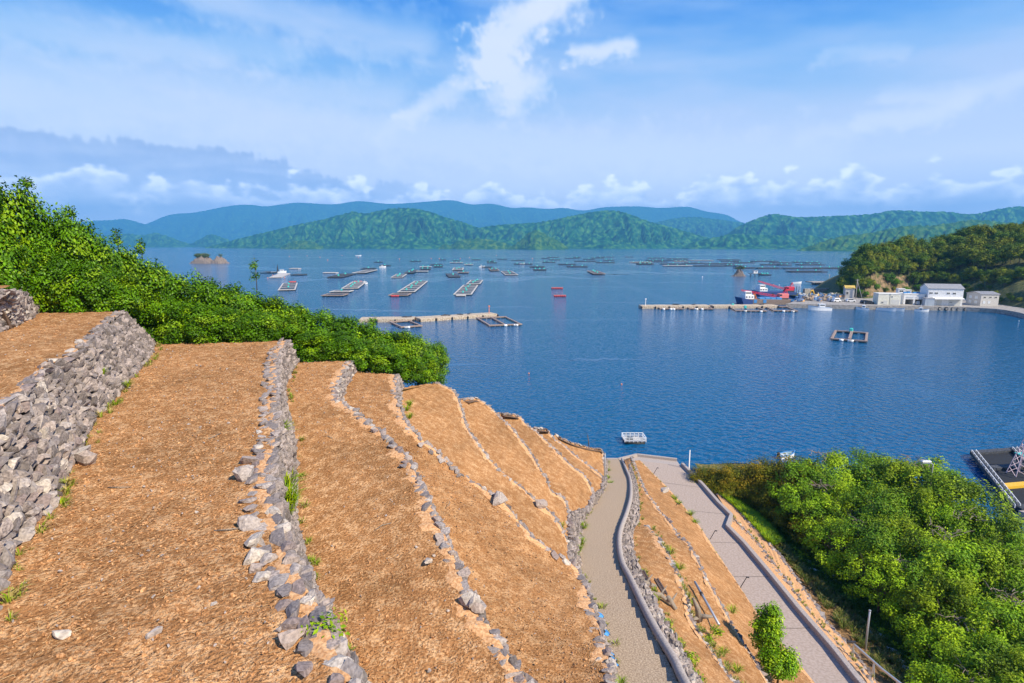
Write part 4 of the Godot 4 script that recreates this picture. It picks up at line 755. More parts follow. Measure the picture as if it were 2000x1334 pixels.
# ---------------------------------------------------------------- colours and grain of things
func make_materials():
	M.sea = plain(lin(0.0002, 0.074, 0.18), 0.08)
	M.sea.metallic_specular = 0.31
	M.sea.normal_enabled = true
	M.sea.normal_texture = noise_tex(0.045, 4, [], 2048, 3, 9.0)
	M.sea.normal_scale = 0.38
	M.sea.uv1_triplanar = true
	M.sea.uv1_world_triplanar = true
	M.sea.uv1_scale = Vector3.ONE / 130.0
	M.slick = M.sea.duplicate()
	M.slick.normal_scale = 0.12
	M.soil = soil_material()
	M.earth = mottled([lin(0.16, 0.09, 0.045), lin(0.30, 0.18, 0.09), lin(0.42, 0.28, 0.16)], 3.0, 0.95, 0.03, 5, 0.8, 31)
	M.core = plain(lin(0.15, 0.085, 0.045), 1.0)
	M.stone = []
	var tones := [[0.276, 0.238, 0.216], [0.368, 0.315, 0.277], [0.189, 0.160, 0.150], [0.336, 0.266, 0.220], [0.240, 0.184, 0.163], [0.470, 0.407, 0.339]]
	for i in tones.size():
		var t: Array = tones[i]
		M.stone.append(mottled([lin(t[0] * 0.62, t[1] * 0.6, t[2] * 0.6), lin(t[0], t[1], t[2]), lin(minf(t[0] * 1.3, 0.8), minf(t[1] * 1.28, 0.8), minf(t[2] * 1.25, 0.8))], 0.9, 0.92, 0.03, 5, 0.7, 60 + i))
	M.concrete = mottled([lin(0.25, 0.22, 0.19), lin(0.33, 0.30, 0.26), lin(0.40, 0.36, 0.32)], 2.6, 0.9, 0.03, 6, 0.3, 71)
	M.path = mottled([lin(0.2496, 0.175, 0.1116), lin(0.3744, 0.275, 0.1814), lin(0.52, 0.395, 0.2697)], 2.0, 0.97, 0.06, 5, 0.15, 77)
	M.road = mottled([lin(0.3498, 0.273, 0.2205), lin(0.4081, 0.3245, 0.2646), lin(0.4558, 0.3656, 0.3038)], 3.1, 0.97, 0.03, 6, 0.0, 73)
	M.road.metallic_specular = 0.15
	M.kerb = mottled([lin(0.2835, 0.235, 0.2046), lin(0.378, 0.32, 0.279), lin(0.462, 0.395, 0.3441)], 1.6, 0.9, 0.03, 5, 0.4, 75)
	M.wood = [
		forest_material([lin(0.0021, 0.02912, 0.0156), lin(0.0105, 0.084, 0.0286), lin(0.0945, 0.224, 0.039)], 700.0, 11),
		forest_material([lin(0.0104, 0.0585, 0.0168), lin(0.0286, 0.0975, 0.0192), lin(0.1105, 0.195, 0.024)], 420.0, 12)]
	M.rock = mottled([lin(0.09, 0.07, 0.055), lin(0.19, 0.15, 0.12), lin(0.30, 0.24, 0.19)], 9.0, 0.95, 0.03, 5, 1.0, 41)
	M.grass_ground = mottled([lin(0.05, 0.07, 0.012), lin(0.13, 0.12, 0.03), lin(0.24, 0.17, 0.07)], 6.0, 0.95, 0.03, 6, 0.6, 43)
	M.weedy = mottled([lin(0.08, 0.050, 0.014), lin(0.20, 0.105, 0.036), lin(0.38, 0.22, 0.09)], 4.0, 0.95, 0.035, 6, 0.7, 45)
	M.cliff_ground = mottled([lin(0.06, 0.065, 0.02), lin(0.18, 0.12, 0.06), lin(0.32, 0.21, 0.12)], 30.0, 0.95, 0.03, 6, 0.8, 47)
	M.head_ground = mottled([lin(0.03, 0.045, 0.008), lin(0.075, 0.09, 0.018), lin(0.17, 0.14, 0.05)], 22.0, 0.95, 0.03, 6, 0.8, 49)
	M.bark = mottled([lin(0.05, 0.035, 0.025), lin(0.12, 0.09, 0.07), lin(0.20, 0.16, 0.13)], 0.8, 0.95, 0.04, 4, 0.6, 91, false, true)
	M.joint = plain(lin(0.10, 0.085, 0.075), 0.9)
	M.steel = plain(lin(0.45, 0.46, 0.47), 0.45, 0.6)
	M.dark_metal = plain(lin(0.05, 0.045, 0.045), 0.6, 0.3)
	M.white = plain(lin(0.76, 0.76, 0.75), 0.55)
	M.off_white = mottled([lin(0.55, 0.53, 0.47), lin(0.70, 0.68, 0.62), lin(0.76, 0.74, 0.69)], 6.0, 0.8, 0.02, 5, 0.0, 81)
	M.glass = plain(lin(0.02, 0.025, 0.03), 0.12)

func forest_material(cols: Array, tile: float, seed_: int) -> StandardMaterial3D:
	var m := mottled(cols, tile, 0.95, 0.012, 6, 0.0, seed_)
	m.albedo_texture.width = 1024
	m.albedo_texture.height = 1024
	m.metallic_specular = 0.1
	return m

func soil_material() -> StandardMaterial3D:
	var n := 1024
	var layers := []
	for q in [[0.010, 4, 51], [0.045, 5, 52], [0.22, 3, 53]]:
		var f := FastNoiseLite.new()
		f.noise_type = FastNoiseLite.TYPE_SIMPLEX_SMOOTH
		f.frequency = q[0]
		f.fractal_octaves = q[1]
		f.seed = q[2]
		layers.append(f.get_seamless_image(n, n).get_data())
	var data := PackedByteArray()
	data.resize(n * n * 3)
	var dark := lin(0.27, 0.122, 0.046)
	var mid := lin(0.44, 0.222, 0.092)
	var pale := lin(0.74, 0.47, 0.25)
	var l0: PackedByteArray = layers[0]
	var l1: PackedByteArray = layers[1]
	var l2: PackedByteArray = layers[2]
	var o := 0
	for i in n * n:
		var a := l0[i] / 255.0
		var b := l1[i] / 255.0
		var g := l2[i] / 255.0
		var straw := smoothstep(0.47, 0.72, a * 0.42 + b * 0.36 + g * 0.28)
		var crumb := smoothstep(0.30, 0.62, b * 0.5 + g * 0.5)
		var c := dark.lerp(mid, crumb).lerp(pale, straw * (0.55 + 0.45 * g))
		data[o] = c.r8; data[o + 1] = c.g8; data[o + 2] = c.b8
		o += 3
	var m := StandardMaterial3D.new()
	m.albedo_texture = ImageTexture.create_from_image(Image.create_from_data(n, n, false, Image.FORMAT_RGB8, data))
	m.roughness = 1.0
	m.metallic_specular = 0.0
	m.uv1_triplanar = true
	m.uv1_world_triplanar = true
	m.uv1_scale = Vector3.ONE / 4.3
	m.vertex_color_use_as_albedo = true
	m.normal_enabled = true
	m.normal_texture = noise_tex(0.06, 5, [], 1024, 57, 10.0)
	m.normal_scale = 0.9
	return m

# ---------------------------------------------------------------- sea and far hills
func build_sea():
	var g := Geo.new()
	g.quad(Vector3(-9000, 0, -7500), Vector3(9000, 0, -7500), Vector3(9000, 0, 60), Vector3(-9000, 0, 60))
	var sea := obj("sea", g, M.sea)
	tag(sea, "deep blue calm bay with light ripples", "", "", "structure")
	# slicks: smooth water between the wind ripples
	var nz := FastNoiseLite.new()
	nz.seed = 21
	nz.frequency = 1.0
	nz.fractal_octaves = 3
	var sg := Geo.new()
	var patches := [[Vector2(-60, -430), 260.0, 70.0], [Vector2(60, -520), 330.0, 80.0], [Vector2(-150, -640), 420.0, 90.0], [Vector2(120, -800), 700.0, 120.0], [Vector2(-100, -1150), 1100.0, 160.0], [Vector2(380, -620), 300.0, 70.0], [Vector2(500, -1500), 1600.0, 260.0]]
	for i in 46:
		var z := -rr(95.0, 520.0)
		patches.append([Vector2(rr(-0.75, 0.75) * -z, z), rr(0.10, 0.32) * -z, rr(0.006, 0.02) * -z])
	for q in patches:
		var n := 60
		var prev := []
		var turn := rr(-0.10, 0.16)
		for k in n + 1:
			var t := float(k) / n
			var x: float = (t - 0.5) * q[1]
			var wd: float = q[2] * 0.5 * sqrt(maxf(sin(t * PI), 0.0)) * (0.55 + 0.9 * absf(nz.get_noise_2d(t * 9.0, q[0].x))) + 0.02
			var off: float = nz.get_noise_2d(t * 5.0, q[0].y) * q[2] * 0.8
			var jag: float = nz.get_noise_2d(t * 40.0, q[0].y * 3.0) * q[2] * 0.16
			var c := Vector3(q[0].x + x, 0.006, q[0].y + off + x * turn)
			var row := [c + Vector3(0, 0, wd + jag), c - Vector3(0, 0, wd - jag)]
			if prev: sg.quad(prev[0], row[0], row[1], prev[1])
			prev = row
	tag(obj("slick", sg, M.slick, sea), "", "", "", "stuff")

func build_hills():
	var nz := FastNoiseLite.new()
	nz.seed = 8
	nz.noise_type = FastNoiseLite.TYPE_SIMPLEX_SMOOTH
	nz.fractal_octaves = 4
	nz.frequency = 1.0
	var words := {"far_mountain_range": "pale blue mountain range on the skyline under cloud", "pale_far_mountain": "faint far mountain at the left of the skyline", "low_left_hill": "low hazy hills by the left shore", "distant_green_hill": "hazy hill between the peaked hill and the right ridge", "broad_wooded_hill": "broad wooded hill across the bay with a long left slope", "peaked_wooded_hill": "peaked wooded hill across the bay with bare patches", "long_right_ridge": "long wooded ridge at the right of the bay", "low_right_hill": "low wooded hill below the right ridge", "wooded_headland": "dark wooded headland reaching in from the right", "small_wooded_island": "small wooded islet before the far shore"}
	for hl in HILLS:
		var ridge: Array = hl[3]
		var s := along(ridge)
		var far: float = -ridge[0].z
		var cell := far / 330.0 if hl[2] != "range" else far / 150.0
		var nc := int(s[-1] / cell)
		var rows := 34 if hl[2] != "range" else 16
		var pts := []
		var woodland: bool = hl[2] != "range"
		for i in nc + 1:
			var r := spot(ridge, s, float(i) / nc)
			var height := r.y
			var reach: float = maxf(height * hl[1], 30.0)
			var to_eye := Vector3(-r.x, 0, -r.z).normalized()
			var col := []
			for j in rows * 3 / 2 + 1:
				var t := float(j) / rows      # 0 at the shore, 1 on the ridge, then down the back
				var wob := nz.get_noise_2d(r.x / 260.0, r.z / 260.0 + t * 0.6)
				var q := r + to_eye * reach * (1.0 - t)
				var up := sin(minf(t, 1.0) * PI * 0.5) if t <= 1.0 else 1.0 - (t - 1.0) * 1.1
				up = lerpf(up, minf(t, 2.0 - t), 0.45)
				var span := height * 1.5 + 90.0
				var v1 := 1.0 - absf(nz.get_noise_2d(q.x / span, q.z / span)) * 2.2
				var v2 := 1.0 - absf(nz.get_noise_2d(q.x / span * 2.3 + 9.0, q.z / span * 2.3)) * 2.2
				var edge := clampf((1.0 - t) * 2.2, 0.0, 1.0) * clampf(t * 5.0, 0.0, 1.0) if t <= 1.0 else 0.0
				var y := height * up * (1.0 - (clampf(v1, 0.0, 1.0) * 0.46 + clampf(v2, 0.0, 1.0) * 0.2) * edge) + wob * height * 0.08 * edge
				if woodland and t > 0.02:
					y += (nz.get_noise_2d(q.x / 26.0, q.z / 26.0) + 0.7 * nz.get_noise_2d(q.x / 11.0, q.z / 11.0)) * minf(4.0 + cell * 0.35, 10.0) * clampf(t * 8.0, 0.0, 1.0)
				if j == 0: y = -2.0
				col.append(Vector3(q.x, maxf(y, -2.0), q.z))
			pts.append(col)
		var g := Geo.new()
		for i in nc:
			for j in rows * 3 / 2:
				g.quad(pts[i][j], pts[i + 1][j], pts[i + 1][j + 1], pts[i][j + 1])
		var m: Material = M.wood[1] if hl[2] == "near_wood" else M.wood[0]
		tag(obj(hl[0], g, m, null, true), words[hl[0]], "", "", "structure")

# ---------------------------------------------------------------- rubble stone
var rock_tris := []

func make_rocks() -> Array:
	var r := RandomNumberGenerator.new()
	r.seed = 77
	var res := []
	for k in 9:
		var planes := []
		for i in 9:
			planes.append([Vector3(r.randfn(), r.randfn(), r.randfn()).normalized(), r.randf_range(0.52, 0.86)])
		var push := []
		for i in 27: push.append(r.randf_range(0.9, 1.22))
		var at := func(x, y, z):
			var p := Vector3(x, y, z)
			p = p.lerp(p.normalized() * 1.15, 0.55) * push[(x + 1) * 9 + (y + 1) * 3 + z + 1]
			for q in planes:
				var over: float = p.dot(q[0]) - q[1]
				if over > 0.0: p -= q[0] * over
			return p
		var g := Geo.new()
		for axis in 3:
			for side in [-1, 1]:
				for i in 2:
					for j in 2:
						var c := []
						for d in [[0, 0], [1, 0], [1, 1], [0, 1]]:
							var q := [0, 0, 0]
							q[axis] = side
							q[(axis + 1) % 3] = i + d[0] - 1
							q[(axis + 2) % 3] = j + d[1] - 1
							c.append(at.call(q[0], q[1], q[2]))
						if side > 0: g.quad(c[0], c[3], c[2], c[1])
						else: g.quad(c[0], c[1], c[2], c[3])
		rock_tris.append(g.v)
		res.append(g.mesh(false))
	return res

class Pile:          # stones too small or too hidden to pick apart, joined into one part
	var g := Geo.new()
	func add(tris: PackedVector3Array, t: Transform3D, tone: float):
		g.tinted = true
		g.tint = Color(tone, tone * 0.97, tone * 0.97)
		for i in range(0, tris.size(), 3):
			g.tri(t * tris[i], t * tris[i + 1], t * tris[i + 2])

func stone_at(p: Vector3, x: Vector3, y: Vector3, z: Vector3, size: Vector3, roll: float) -> Transform3D:
	var b := Basis(x, y, z).orthonormalized()
	b = b * Basis(Vector3(0, 0, 1), roll) * Basis(Vector3(1, 0, 0), rr(-0.3, 0.3)) * Basis(Vector3(0, 1, 0), rr(-0.35, 0.35))
	return Transform3D(b * Basis.from_scale(size * 0.5), p)

# a dry-stone wall between its top line and its foot line; both run from near to far with the open side on their right
func dry_wall(called: String, label: String, top: Array, foot: Array, size := 0.26, caps := 1, most := 300, roll := 0.0, least_px := 9.0, cap_size := 1.25, cap_in := 0.14):
	var wall := thing(called, label, "stone wall", top[0])
	wall.set_meta("kind", "thing")
	var off: Vector3 = -top[0]
	var st := along(top)
	var sf := along(foot)
	var length := maxf(st[-1], sf[-1])
	var core := Geo.new()
	var n := maxi(int(length / 0.8), 6)
	var back_t := []
	var face := []
	for i in n + 1:
		var a := spot(top, st, float(i) / n)
		var b := spot(foot, sf, float(i) / n)
		var a2 := spot(top, st, minf(float(i) / n + 0.01, 1.0))
		var a1 := spot(top, st, maxf(float(i) / n - 0.01, 0.0))
		var t := a2 - a1
		t.y = 0
		var out := t.normalized().cross(Vector3.UP)
		face.append([a + off - out * 0.20 - Vector3(0, 0.10, 0), b + off - out * 0.20 - Vector3(0, 0.3, 0)])
		back_t.append([a + off - out * 0.55 - Vector3(0, 0.16, 0), b + off - out * 0.6 - Vector3(0, 0.3, 0)])
	for i in n:
		core.quad(face[i][1], face[i + 1][1], face[i + 1][0], face[i][0])
		core.quad(face[i][0], face[i + 1][0], back_t[i + 1][0], back_t[i][0])
	for i in [0, n]:
		core.quad(face[i][0], face[i][1], back_t[i][1], back_t[i][0])
	obj("wall_core", core, M.core, wall)
	var stones := []      # [apparent size, transform, rock, tone]
	var s := 0.0
	var tall: float = 0.0
	for i in n + 1: tall = maxf(tall, spot(top, st, float(i) / n).distance_to(spot(foot, sf, float(i) / n)))
	var rows := maxi(int(tall / (size * 0.62)), 1)
	for row in rows:
		s = rr(0.0, size)
		while s < length:
			var w := size * rr(0.65, 1.5)
			var t := clampf((s + w * 0.5) / length, 0.0, 1.0)
			var a := spot(top, st, t)
			var b := spot(foot, sf, t)
			var hgt := a.distance_to(b)
			var own := maxi(int(round(hgt / (size * 0.62))), 1)
			s += w * 0.86
			if row >= own: continue
			var vv := (row + rr(0.25, 0.75)) / own
			var tx := spot(top, st, minf(t + 0.012, 1.0)) - spot(top, st, maxf(t - 0.012, 0.0))
			if tx.length() < 1e-4: continue
			tx = tx.normalized()
			var up := (a - b).normalized()
			var out := tx.cross(up).normalized()
			var p := b.lerp(a, vv) + out * rr(-0.05, 0.035)
			var hh := size * rr(0.5, 1.0) * (1.0 if own > 1 else 1.3)
			var tr := stone_at(p + off, tx, up, out, Vector3(w * 1.04, hh, size * rr(0.8, 1.4)), roll + rr(-0.4, 0.4))
			var seen := out.dot((EYE - p).normalized()) > -0.05
			var px: float = w * 1100.0 / maxf(p.distance_to(EYE), 0.5) * (1.0 if seen else 0.2)
			stones.append([px, tr, rng.randi() % 9, rr(0.5, 1.4)])
	for c in caps:
		s = 0.0
		while s < st[-1]:
			var w := size * cap_size * rr(0.7, 1.5)
			var t := clampf((s + w * 0.5) / st[-1], 0.0, 1.0)
			var a := spot(top, st, t)
			var tx := (spot(top, st, minf(t + 0.012, 1.0)) - spot(top, st, maxf(t - 0.012, 0.0))).normalized()
			var out := tx.cross(Vector3.UP).normalized()
			s += w * rr(0.8, 1.05)
			var p := a - out * (c * size * 1.1 + rr(-0.4, 1.0) * cap_in) + Vector3(0, rr(-0.05, 0.04), 0)
			var tr := stone_at(p + off, tx, Vector3.UP, out, Vector3(w, size * rr(0.45, 0.75), size * rr(0.9, 1.6)), rr(-0.2, 0.2))
			stones.append([w * 1100.0 / maxf(p.distance_to(EYE), 0.5) * 1.1, tr, rng.randi() % 9, rr(0.8, 1.3)])
	stones.sort_custom(func(x, y): return x[0] > y[0])
	var pile := Pile.new()
	var k := 0
	for q in stones:
		if k < most and q[0] >= least_px:
			var o := inst("stone", rocks[q[2]], M.stone[int(q[3] * 100.0) % 6], wall)
			o.transform = q[1]
			k += 1
		else:
			pile.add(rock_tris[q[2]], q[1], q[3] * 0.7)
	if pile.g.v.size():
		tag(inst("small_stones", pile.g.mesh(false), M.stone_mix, wall), "", "", "", "stuff")
	return wall

# ---------------------------------------------------------------- dug fields
var lump := FastNoiseLite.new()

func ruled(inner: Array, outer: Array, n: int, m: int, rough: float, sag := 0.0) -> Geo:
	var a := resample(inner, n)
	var b := resample(outer, n)
	var grid := []
	for i in n + 1:
		var r := []
		for j in m + 1:
			var t := float(j) / m
			var p: Vector3 = a[i].lerp(b[i], t)
			var e := minf(t, 1.0 - t) * 4.0
			p.y += (lump.get_noise_2d(p.x * 2.6, p.z * 2.6) * 0.75 + lump.get_noise_2d(p.x * 9.0, p.z * 9.0) * 0.35) * rough - sag * clampf(e, 0.0, 1.0)
			r.append(p)
		grid.append(r)
	var g := Geo.new()
	var shade := func(p: Vector3) -> Color:
		var k := 0.88 + 0.26 * lump.get_noise_2d(p.x * 0.3 + 30.0, p.z * 0.3) + 0.17 * lump.get_noise_2d(p.x * 1.5, p.z * 1.5 + 9.0)
		return Color(clampf(k, 0.55, 1.0), clampf(k * 0.99, 0.5, 1.0), clampf(k * 0.98, 0.5, 1.0))
	for i in n:
		for j in m:
			g.quad_colors(grid[i][j], grid[i + 1][j], grid[i + 1][j + 1], grid[i][j + 1], shade.call(grid[i][j]), shade.call(grid[i + 1][j]), shade.call(grid[i + 1][j + 1]), shade.call(grid[i][j + 1]))
	return g

func field(label: String, inner: Array, outer: Array, n: int, m: int, rough := 0.06) -> Node3D:
	var g := ruled(shifted(inner, -0.45, 0.0), outer, n, m, rough)
	var f := obj("field", g, M.soil, null, true)
	tag(f, label, "", "", "structure")
	# bare sandy earth along the rim, ragged towards the field
	var b := resample(outer, n * 2)
	var a := resample(inner, n * 2)
	var r := Geo.new()
	var last := []
	for i in n * 2 + 1:
		var inw: Vector3 = (a[i] - b[i])
		var width := inw.length()
		inw /= maxf(width, 0.01)
		var wd := clampf(0.30 + 0.45 * lump.get_noise_2d(b[i].x * 0.5, b[i].z * 0.5 + 7.0) + 0.16 * lump.get_noise_2d(b[i].x * 1.8, b[i].z * 1.8), 0.05, 0.8)
		wd = minf(wd, width * 0.4)
		var row := []
		for k in 3:
			var p: Vector3 = b[i] + inw * wd * k / 2.0
			p.y += (lump.get_noise_2d(p.x * 2.6, p.z * 2.6) * 0.75 + lump.get_noise_2d(p.x * 9.0, p.z * 9.0) * 0.35) * rough + [0.012, 0.03, -0.012][k]
			row.append(p)
		if last:
			for k in 2: r.quad(last[k], row[k], row[k + 1], last[k + 1])
		last = row
	obj("sandy_rim", r, M.sand, f, true)
	return f

func build_terraces():
	lump.seed = 4
	lump.frequency = 1.0
	lump.fractal_octaves = 3
	lump.noise_type = FastNoiseLite.TYPE_SIMPLEX_SMOOTH
	M.stone_mix = mottled([lin(0.2257, 0.1895, 0.1676), lin(0.3899, 0.3305, 0.2911), lin(0.5335, 0.4568, 0.3969)], 0.9, 0.92, 0.03, 5, 0.7, 66, true)
	M.sand = mottled([lin(0.44, 0.21, 0.085), lin(0.60, 0.33, 0.15), lin(0.70, 0.43, 0.22)], 2.2, 1.0, 0.05, 5, 0.5, 37)
	var c_foot := foot_of(C_TOP, C_DROP, 0.22)
	var d_foot := foot_of(D_TOP, D_DROP, 0.22)
	var e_foot := foot_of(E_TOP, E_DROP, 0.2)
	var f_foot := foot_of(F_TOP, F_DROP, 0.2)
	var g_foot := foot_of(G_TOP, G_DROP, 0.2)
	var h_foot := foot_of(H_TOP, H_DROP, 0.2)
	var i_foot := foot_of(I_TOP, I_DROP, 0.2)
	field("small dug field above the top stone wall", shifted(A0_TOP, -1.6, 0.0), A0_TOP, 20, 8)
	field("dug brown field at the far left between two stone walls", A0_FOOT, A_TOP, 70, 16)
	var b_top := shifted(B_TOP, 0.42, 0.0)
	field("widest dug brown field below the tall stone wall", A_FOOT, b_top, 190, 34)
	field("dug brown field right of the broad stone wall", B_FOOT, C_TOP, 170, 26)
	field("dug brown field in the middle of the slope", c_foot, D_TOP, 150, 24)
	field("narrow dug field fourth down from the broad stone wall", d_foot.slice(5), E_TOP, 90, 16)
	field("narrow dug field above the bend of the footpath", e_foot, F_TOP, 80, 14)
	field("narrow dug field third up from the shore", f_foot, G_TOP, 70, 12)
	field("narrow dug field second up from the shore", g_foot, H_TOP, 60, 10)
	field("lowest dug field above the shore", h_foot, I_TOP, 50, 8)
	dry_wall("stone_wall", "rough stone wall at the far left below the top field", A0_TOP, A0_FOOT, 0.25, 1, 300, 0.35, 8.0)
	dry_wall("stone_wall", "tall grey stone wall along the left edge of the widest field", A_TOP, A_FOOT, 0.245, 1, 300, 0.45, 8.0)
	dry_wall("stone_wall", "broad pale stone wall between the two widest fields", b_top, B_FOOT, 0.225, 2, 300, 0.25, 8.0, 1.15, 0.12)
	dry_wall("stone_wall", "stone wall edging the second widest field, far end exposed", C_TOP, c_foot, 0.22, 1, 300, 0.2, 6.0, 0.95, 0.2)
	dry_wall("stone_wall", "stone wall edging the middle field and meeting the footpath", D_TOP, d_foot, 0.22, 1, 300, 0.2, 6.0, 0.95, 0.2)
	dry_wall("stone_wall", "stone wall ending at the footpath below its bend", E_TOP, e_foot, 0.23, 1, 200, 0.2, 7.0, 0.85, 0.15)
	dry_wall("stone_wall", "stone wall ending at the bend of the footpath", F_TOP, f_foot, 0.24, 1, 160, 0.2, 7.0, 0.85, 0.15)
	dry_wall("stone_wall", "low stone wall third up from the shore", G_TOP, g_foot, 0.28, 1, 120, 0.2, 7.0, 0.85, 0.15)
	dry_wall("stone_wall", "low stone wall second up from the shore", H_TOP, h_foot, 0.30, 1, 80, 0.2, 7.0, 0.85, 0.12)
	dry_wall("stone_wall", "lowest stone wall above the shore", I_TOP, i_foot, 0.32, 1, 60, 0.2, 7.0, 0.85, 0.12)
	dry_wall("stone_wall", "stepped stone wall along the left side of the footpath above its bend", [d_foot[5] + Vector3(0.02, 0.15, 0), E_TOP[0], e_foot[0], F_TOP[0], f_foot[0], G_TOP[0], g_foot[0], H_TOP[0], h_foot[0], I_TOP[0], I_TOP[1]], shifted(PATH_LEFT.slice(5), 0.02, -0.12), 0.25, 1, 260, 0.2, 6.0, 1.0, 0.1)
	# the steep hillside behind the field ends, down to the water
	var crest := [A0_FOOT[-1] + Vector3(-32, 2.5, 8), A0_FOOT[-1] + Vector3(-10, 0.8, 3), A0_FOOT[-1]]
	for pair in [[A_TOP, A_FOOT], [b_top, B_FOOT], [C_TOP, c_foot], [D_TOP, d_foot], [E_TOP, e_foot], [F_TOP, f_foot], [G_TOP, g_foot], [H_TOP, h_foot], [I_TOP, i_foot]]:
		crest.append(pair[0][-1])
		crest.append(pair[1][-1])
	for k in [3, 2, 1]: crest.append(i_foot[k])
	var g := Geo.new()
	var prev := []
	for i in crest.size():
		var p: Vector3 = crest[i]
		var row := []
		var away := Vector3(-0.45, 0, -0.89) if i < crest.size() - 3 else Vector3(0.1, 0, -1)
		for k in 9:
			var q := p + away * (p.y + 2.0) * k / 8.0 * 1.25
			q.y = lerpf(p.y - 0.06, -2.0, k / 8.0) + lump.get_noise_2d(q.x * 0.4, q.z * 0.4) * minf(k, 8 - k) * 0.18
			row.append(q)
		if prev:
			for k in 8: g.quad(prev[k], row[k], row[k + 1], prev[k + 1])
		prev = row
	tag(obj("hillside", g, M.grass_ground, null, true), "rough scrubby hillside falling to the water behind the fields", "", "", "structure")

func build_path_and_road():
	# footpath: shallow concrete steps
	var n := 64
	var a := resample(PATH_LEFT, n)
	var b := resample(PATH_RIGHT, n)
	var path := Node3D.new()
	path.name = numbered("path")
	add_child(path)
	tag(path, "", "", "", "structure")
	for i in n:
		var g := Geo.new()
		var lo: float = minf(minf(a[i].y, b[i].y), minf(a[i + 1].y, b[i + 1].y))
		var hi: float = (a[i].y + b[i].y) * 0.5 * 0.25 + (a[i + 1].y + b[i + 1].y) * 0.5 * 0.75
		var tilt: float = (a[i].y + b[i].y - a[i + 1].y - b[i + 1].y) * 0.5 * 0.55
		var left := (a[i] - b[i]) as Vector3
		left.y = 0
		left = left.normalized() * 0.12
		var p := []
		for q in [[a[i] + left, tilt], [b[i], tilt], [b[i + 1], 0.0], [a[i + 1] + left, 0.0]]:
			p.append(Vector3(q[0].x, lo - 0.6, q[0].z))
		for q in [[a[i] + left, tilt], [b[i], tilt], [b[i + 1], 0.0], [a[i + 1] + left, 0.0]]:
			p.append(Vector3(q[0].x, hi + q[1], q[0].z))
		g.hexa(p)
		obj("step", g, M.path, path)
	# rounded concrete kerb that follows the open side of the path
	var kb := shifted(resample(PATH_RIGHT, 90), 0.10, 0.13)
	var kg := Geo.new()
	kg.tube(kb, 0.125, 10)
	var kerb := obj("kerb", kg, M.kerb, null, true)
	tag(kerb, "rounded grey concrete kerb along the open side of the footpath", "kerb")
	dry_wall("stone_wall", "rubble wall below the kerb of the footpath", shifted(PATH_RIGHT, 0.2, -0.05), K_FOOT, 0.26, 1, 260, 0.2, 7.0, 1.0, 0.05)
	# road
	var rn := 60
	var rg := ruled(ROAD_LEFT, ROAD_RIGHT, rn, 6, 0.012)
	tag(obj("road", rg, M.road, null, true), "pale concrete lane running down to the shore", "", "", "structure")
	var ra := resample(ROAD_LEFT, 60)
	var rb := resample(ROAD_RIGHT, 60)
	for i in [6, 14, 23, 31, 40, 50]:
		var jg := Geo.new()
		var p0: Vector3 = ra[i] + Vector3(0, 0.012, 0)
		var p1: Vector3 = rb[i] + Vector3(0, 0.012, 0)
		var dv := (p1 - p0).cross(Vector3.UP).normalized() * 0.018
		for k in 6: jg.quad(p0.lerp(p1, k / 6.0) - dv, p0.lerp(p1, (k + 1) / 6.0) - dv, p0.lerp(p1, (k + 1) / 6.0) + dv, p0.lerp(p1, k / 6.0) + dv)
		obj("joint_seal", jg, M.joint, get_node("road"))
	var rk := Geo.new()
	var kl: Array = []
	for i in ROAD_RIGHT.size() - 1:
		for k in 6: kl.append(ROAD_RIGHT[i].lerp(ROAD_RIGHT[i + 1], k / 6.0))
	kl.append(ROAD_RIGHT[-1])
	var inner := shifted(kl, -0.02, 0.0)
	var outer := shifted(kl, 0.26, 0.0)
	var up := Vector3(0, 0.30, 0)
	var dn := Vector3(0, -1.5, 0)
	for i in kl.size() - 1:
		rk.quad(inner[i] - Vector3(0, 0.1, 0), inner[i + 1] - Vector3(0, 0.1, 0), inner[i + 1] + up * 0.93, inner[i] + up * 0.93)
		var c0: Vector3 = inner[i].lerp(outer[i], 0.1) + up
		var c1: Vector3 = inner[i + 1].lerp(outer[i + 1], 0.1) + up
		rk.quad(inner[i] + up * 0.93, inner[i + 1] + up * 0.93, c1, c0)
		rk.quad(c0, c1, outer[i + 1] + up, outer[i] + up)
		rk.quad(outer[i] + up, outer[i + 1] + up, outer[i + 1] + dn, outer[i] + dn)
	for e in [0, kl.size() - 1]:
		rk.quad(inner[e] - Vector3(0, 0.1, 0), outer[e] + dn, outer[e] + up, inner[e] + up)
	tag(obj("road_kerb", rk, M.kerb), "straight concrete kerb wall on the seaward side of the lane", "kerb")
	# end of the lane and of the path above the water
	var eg := Geo.new()
	var e := [PATH_LEFT[-1], PATH_RIGHT[-1], ROAD_LEFT[-1], ROAD_RIGHT[-1]]
	var back := e.map(func(p): return Vector3(p.x, 1.75, p.z - 1.6))
	for i in 3:
		var p0: Vector3 = e[i]
		var p1: Vector3 = e[i + 1]
		eg.quad(Vector3(p0.x, minf(p0.y, 1.75) - 0.01, p0.z), Vector3(p1.x, minf(p1.y, 1.75) - 0.01, p1.z), back[i + 1], back[i])
		eg.quad(back[i], back[i + 1], Vector3(back[i + 1].x, -1.5, back[i + 1].z), Vector3(back[i].x, -1.5, back[i].z))
		eg.bar(back[i] + Vector3(0, 0.10, 0.1), back[i + 1] + Vector3(0, 0.10, 0.1), 0.3, 0.34)
	eg.quad(back[3], Vector3(e[3].x, 1.75, e[3].z), Vector3(e[3].x, -1.5, e[3].z), Vector3(back[3].x, -1.5, back[3].z))
	tag(obj("sea_wall", eg, M.kerb), "low concrete sea wall where the lane and footpath end", "sea wall")

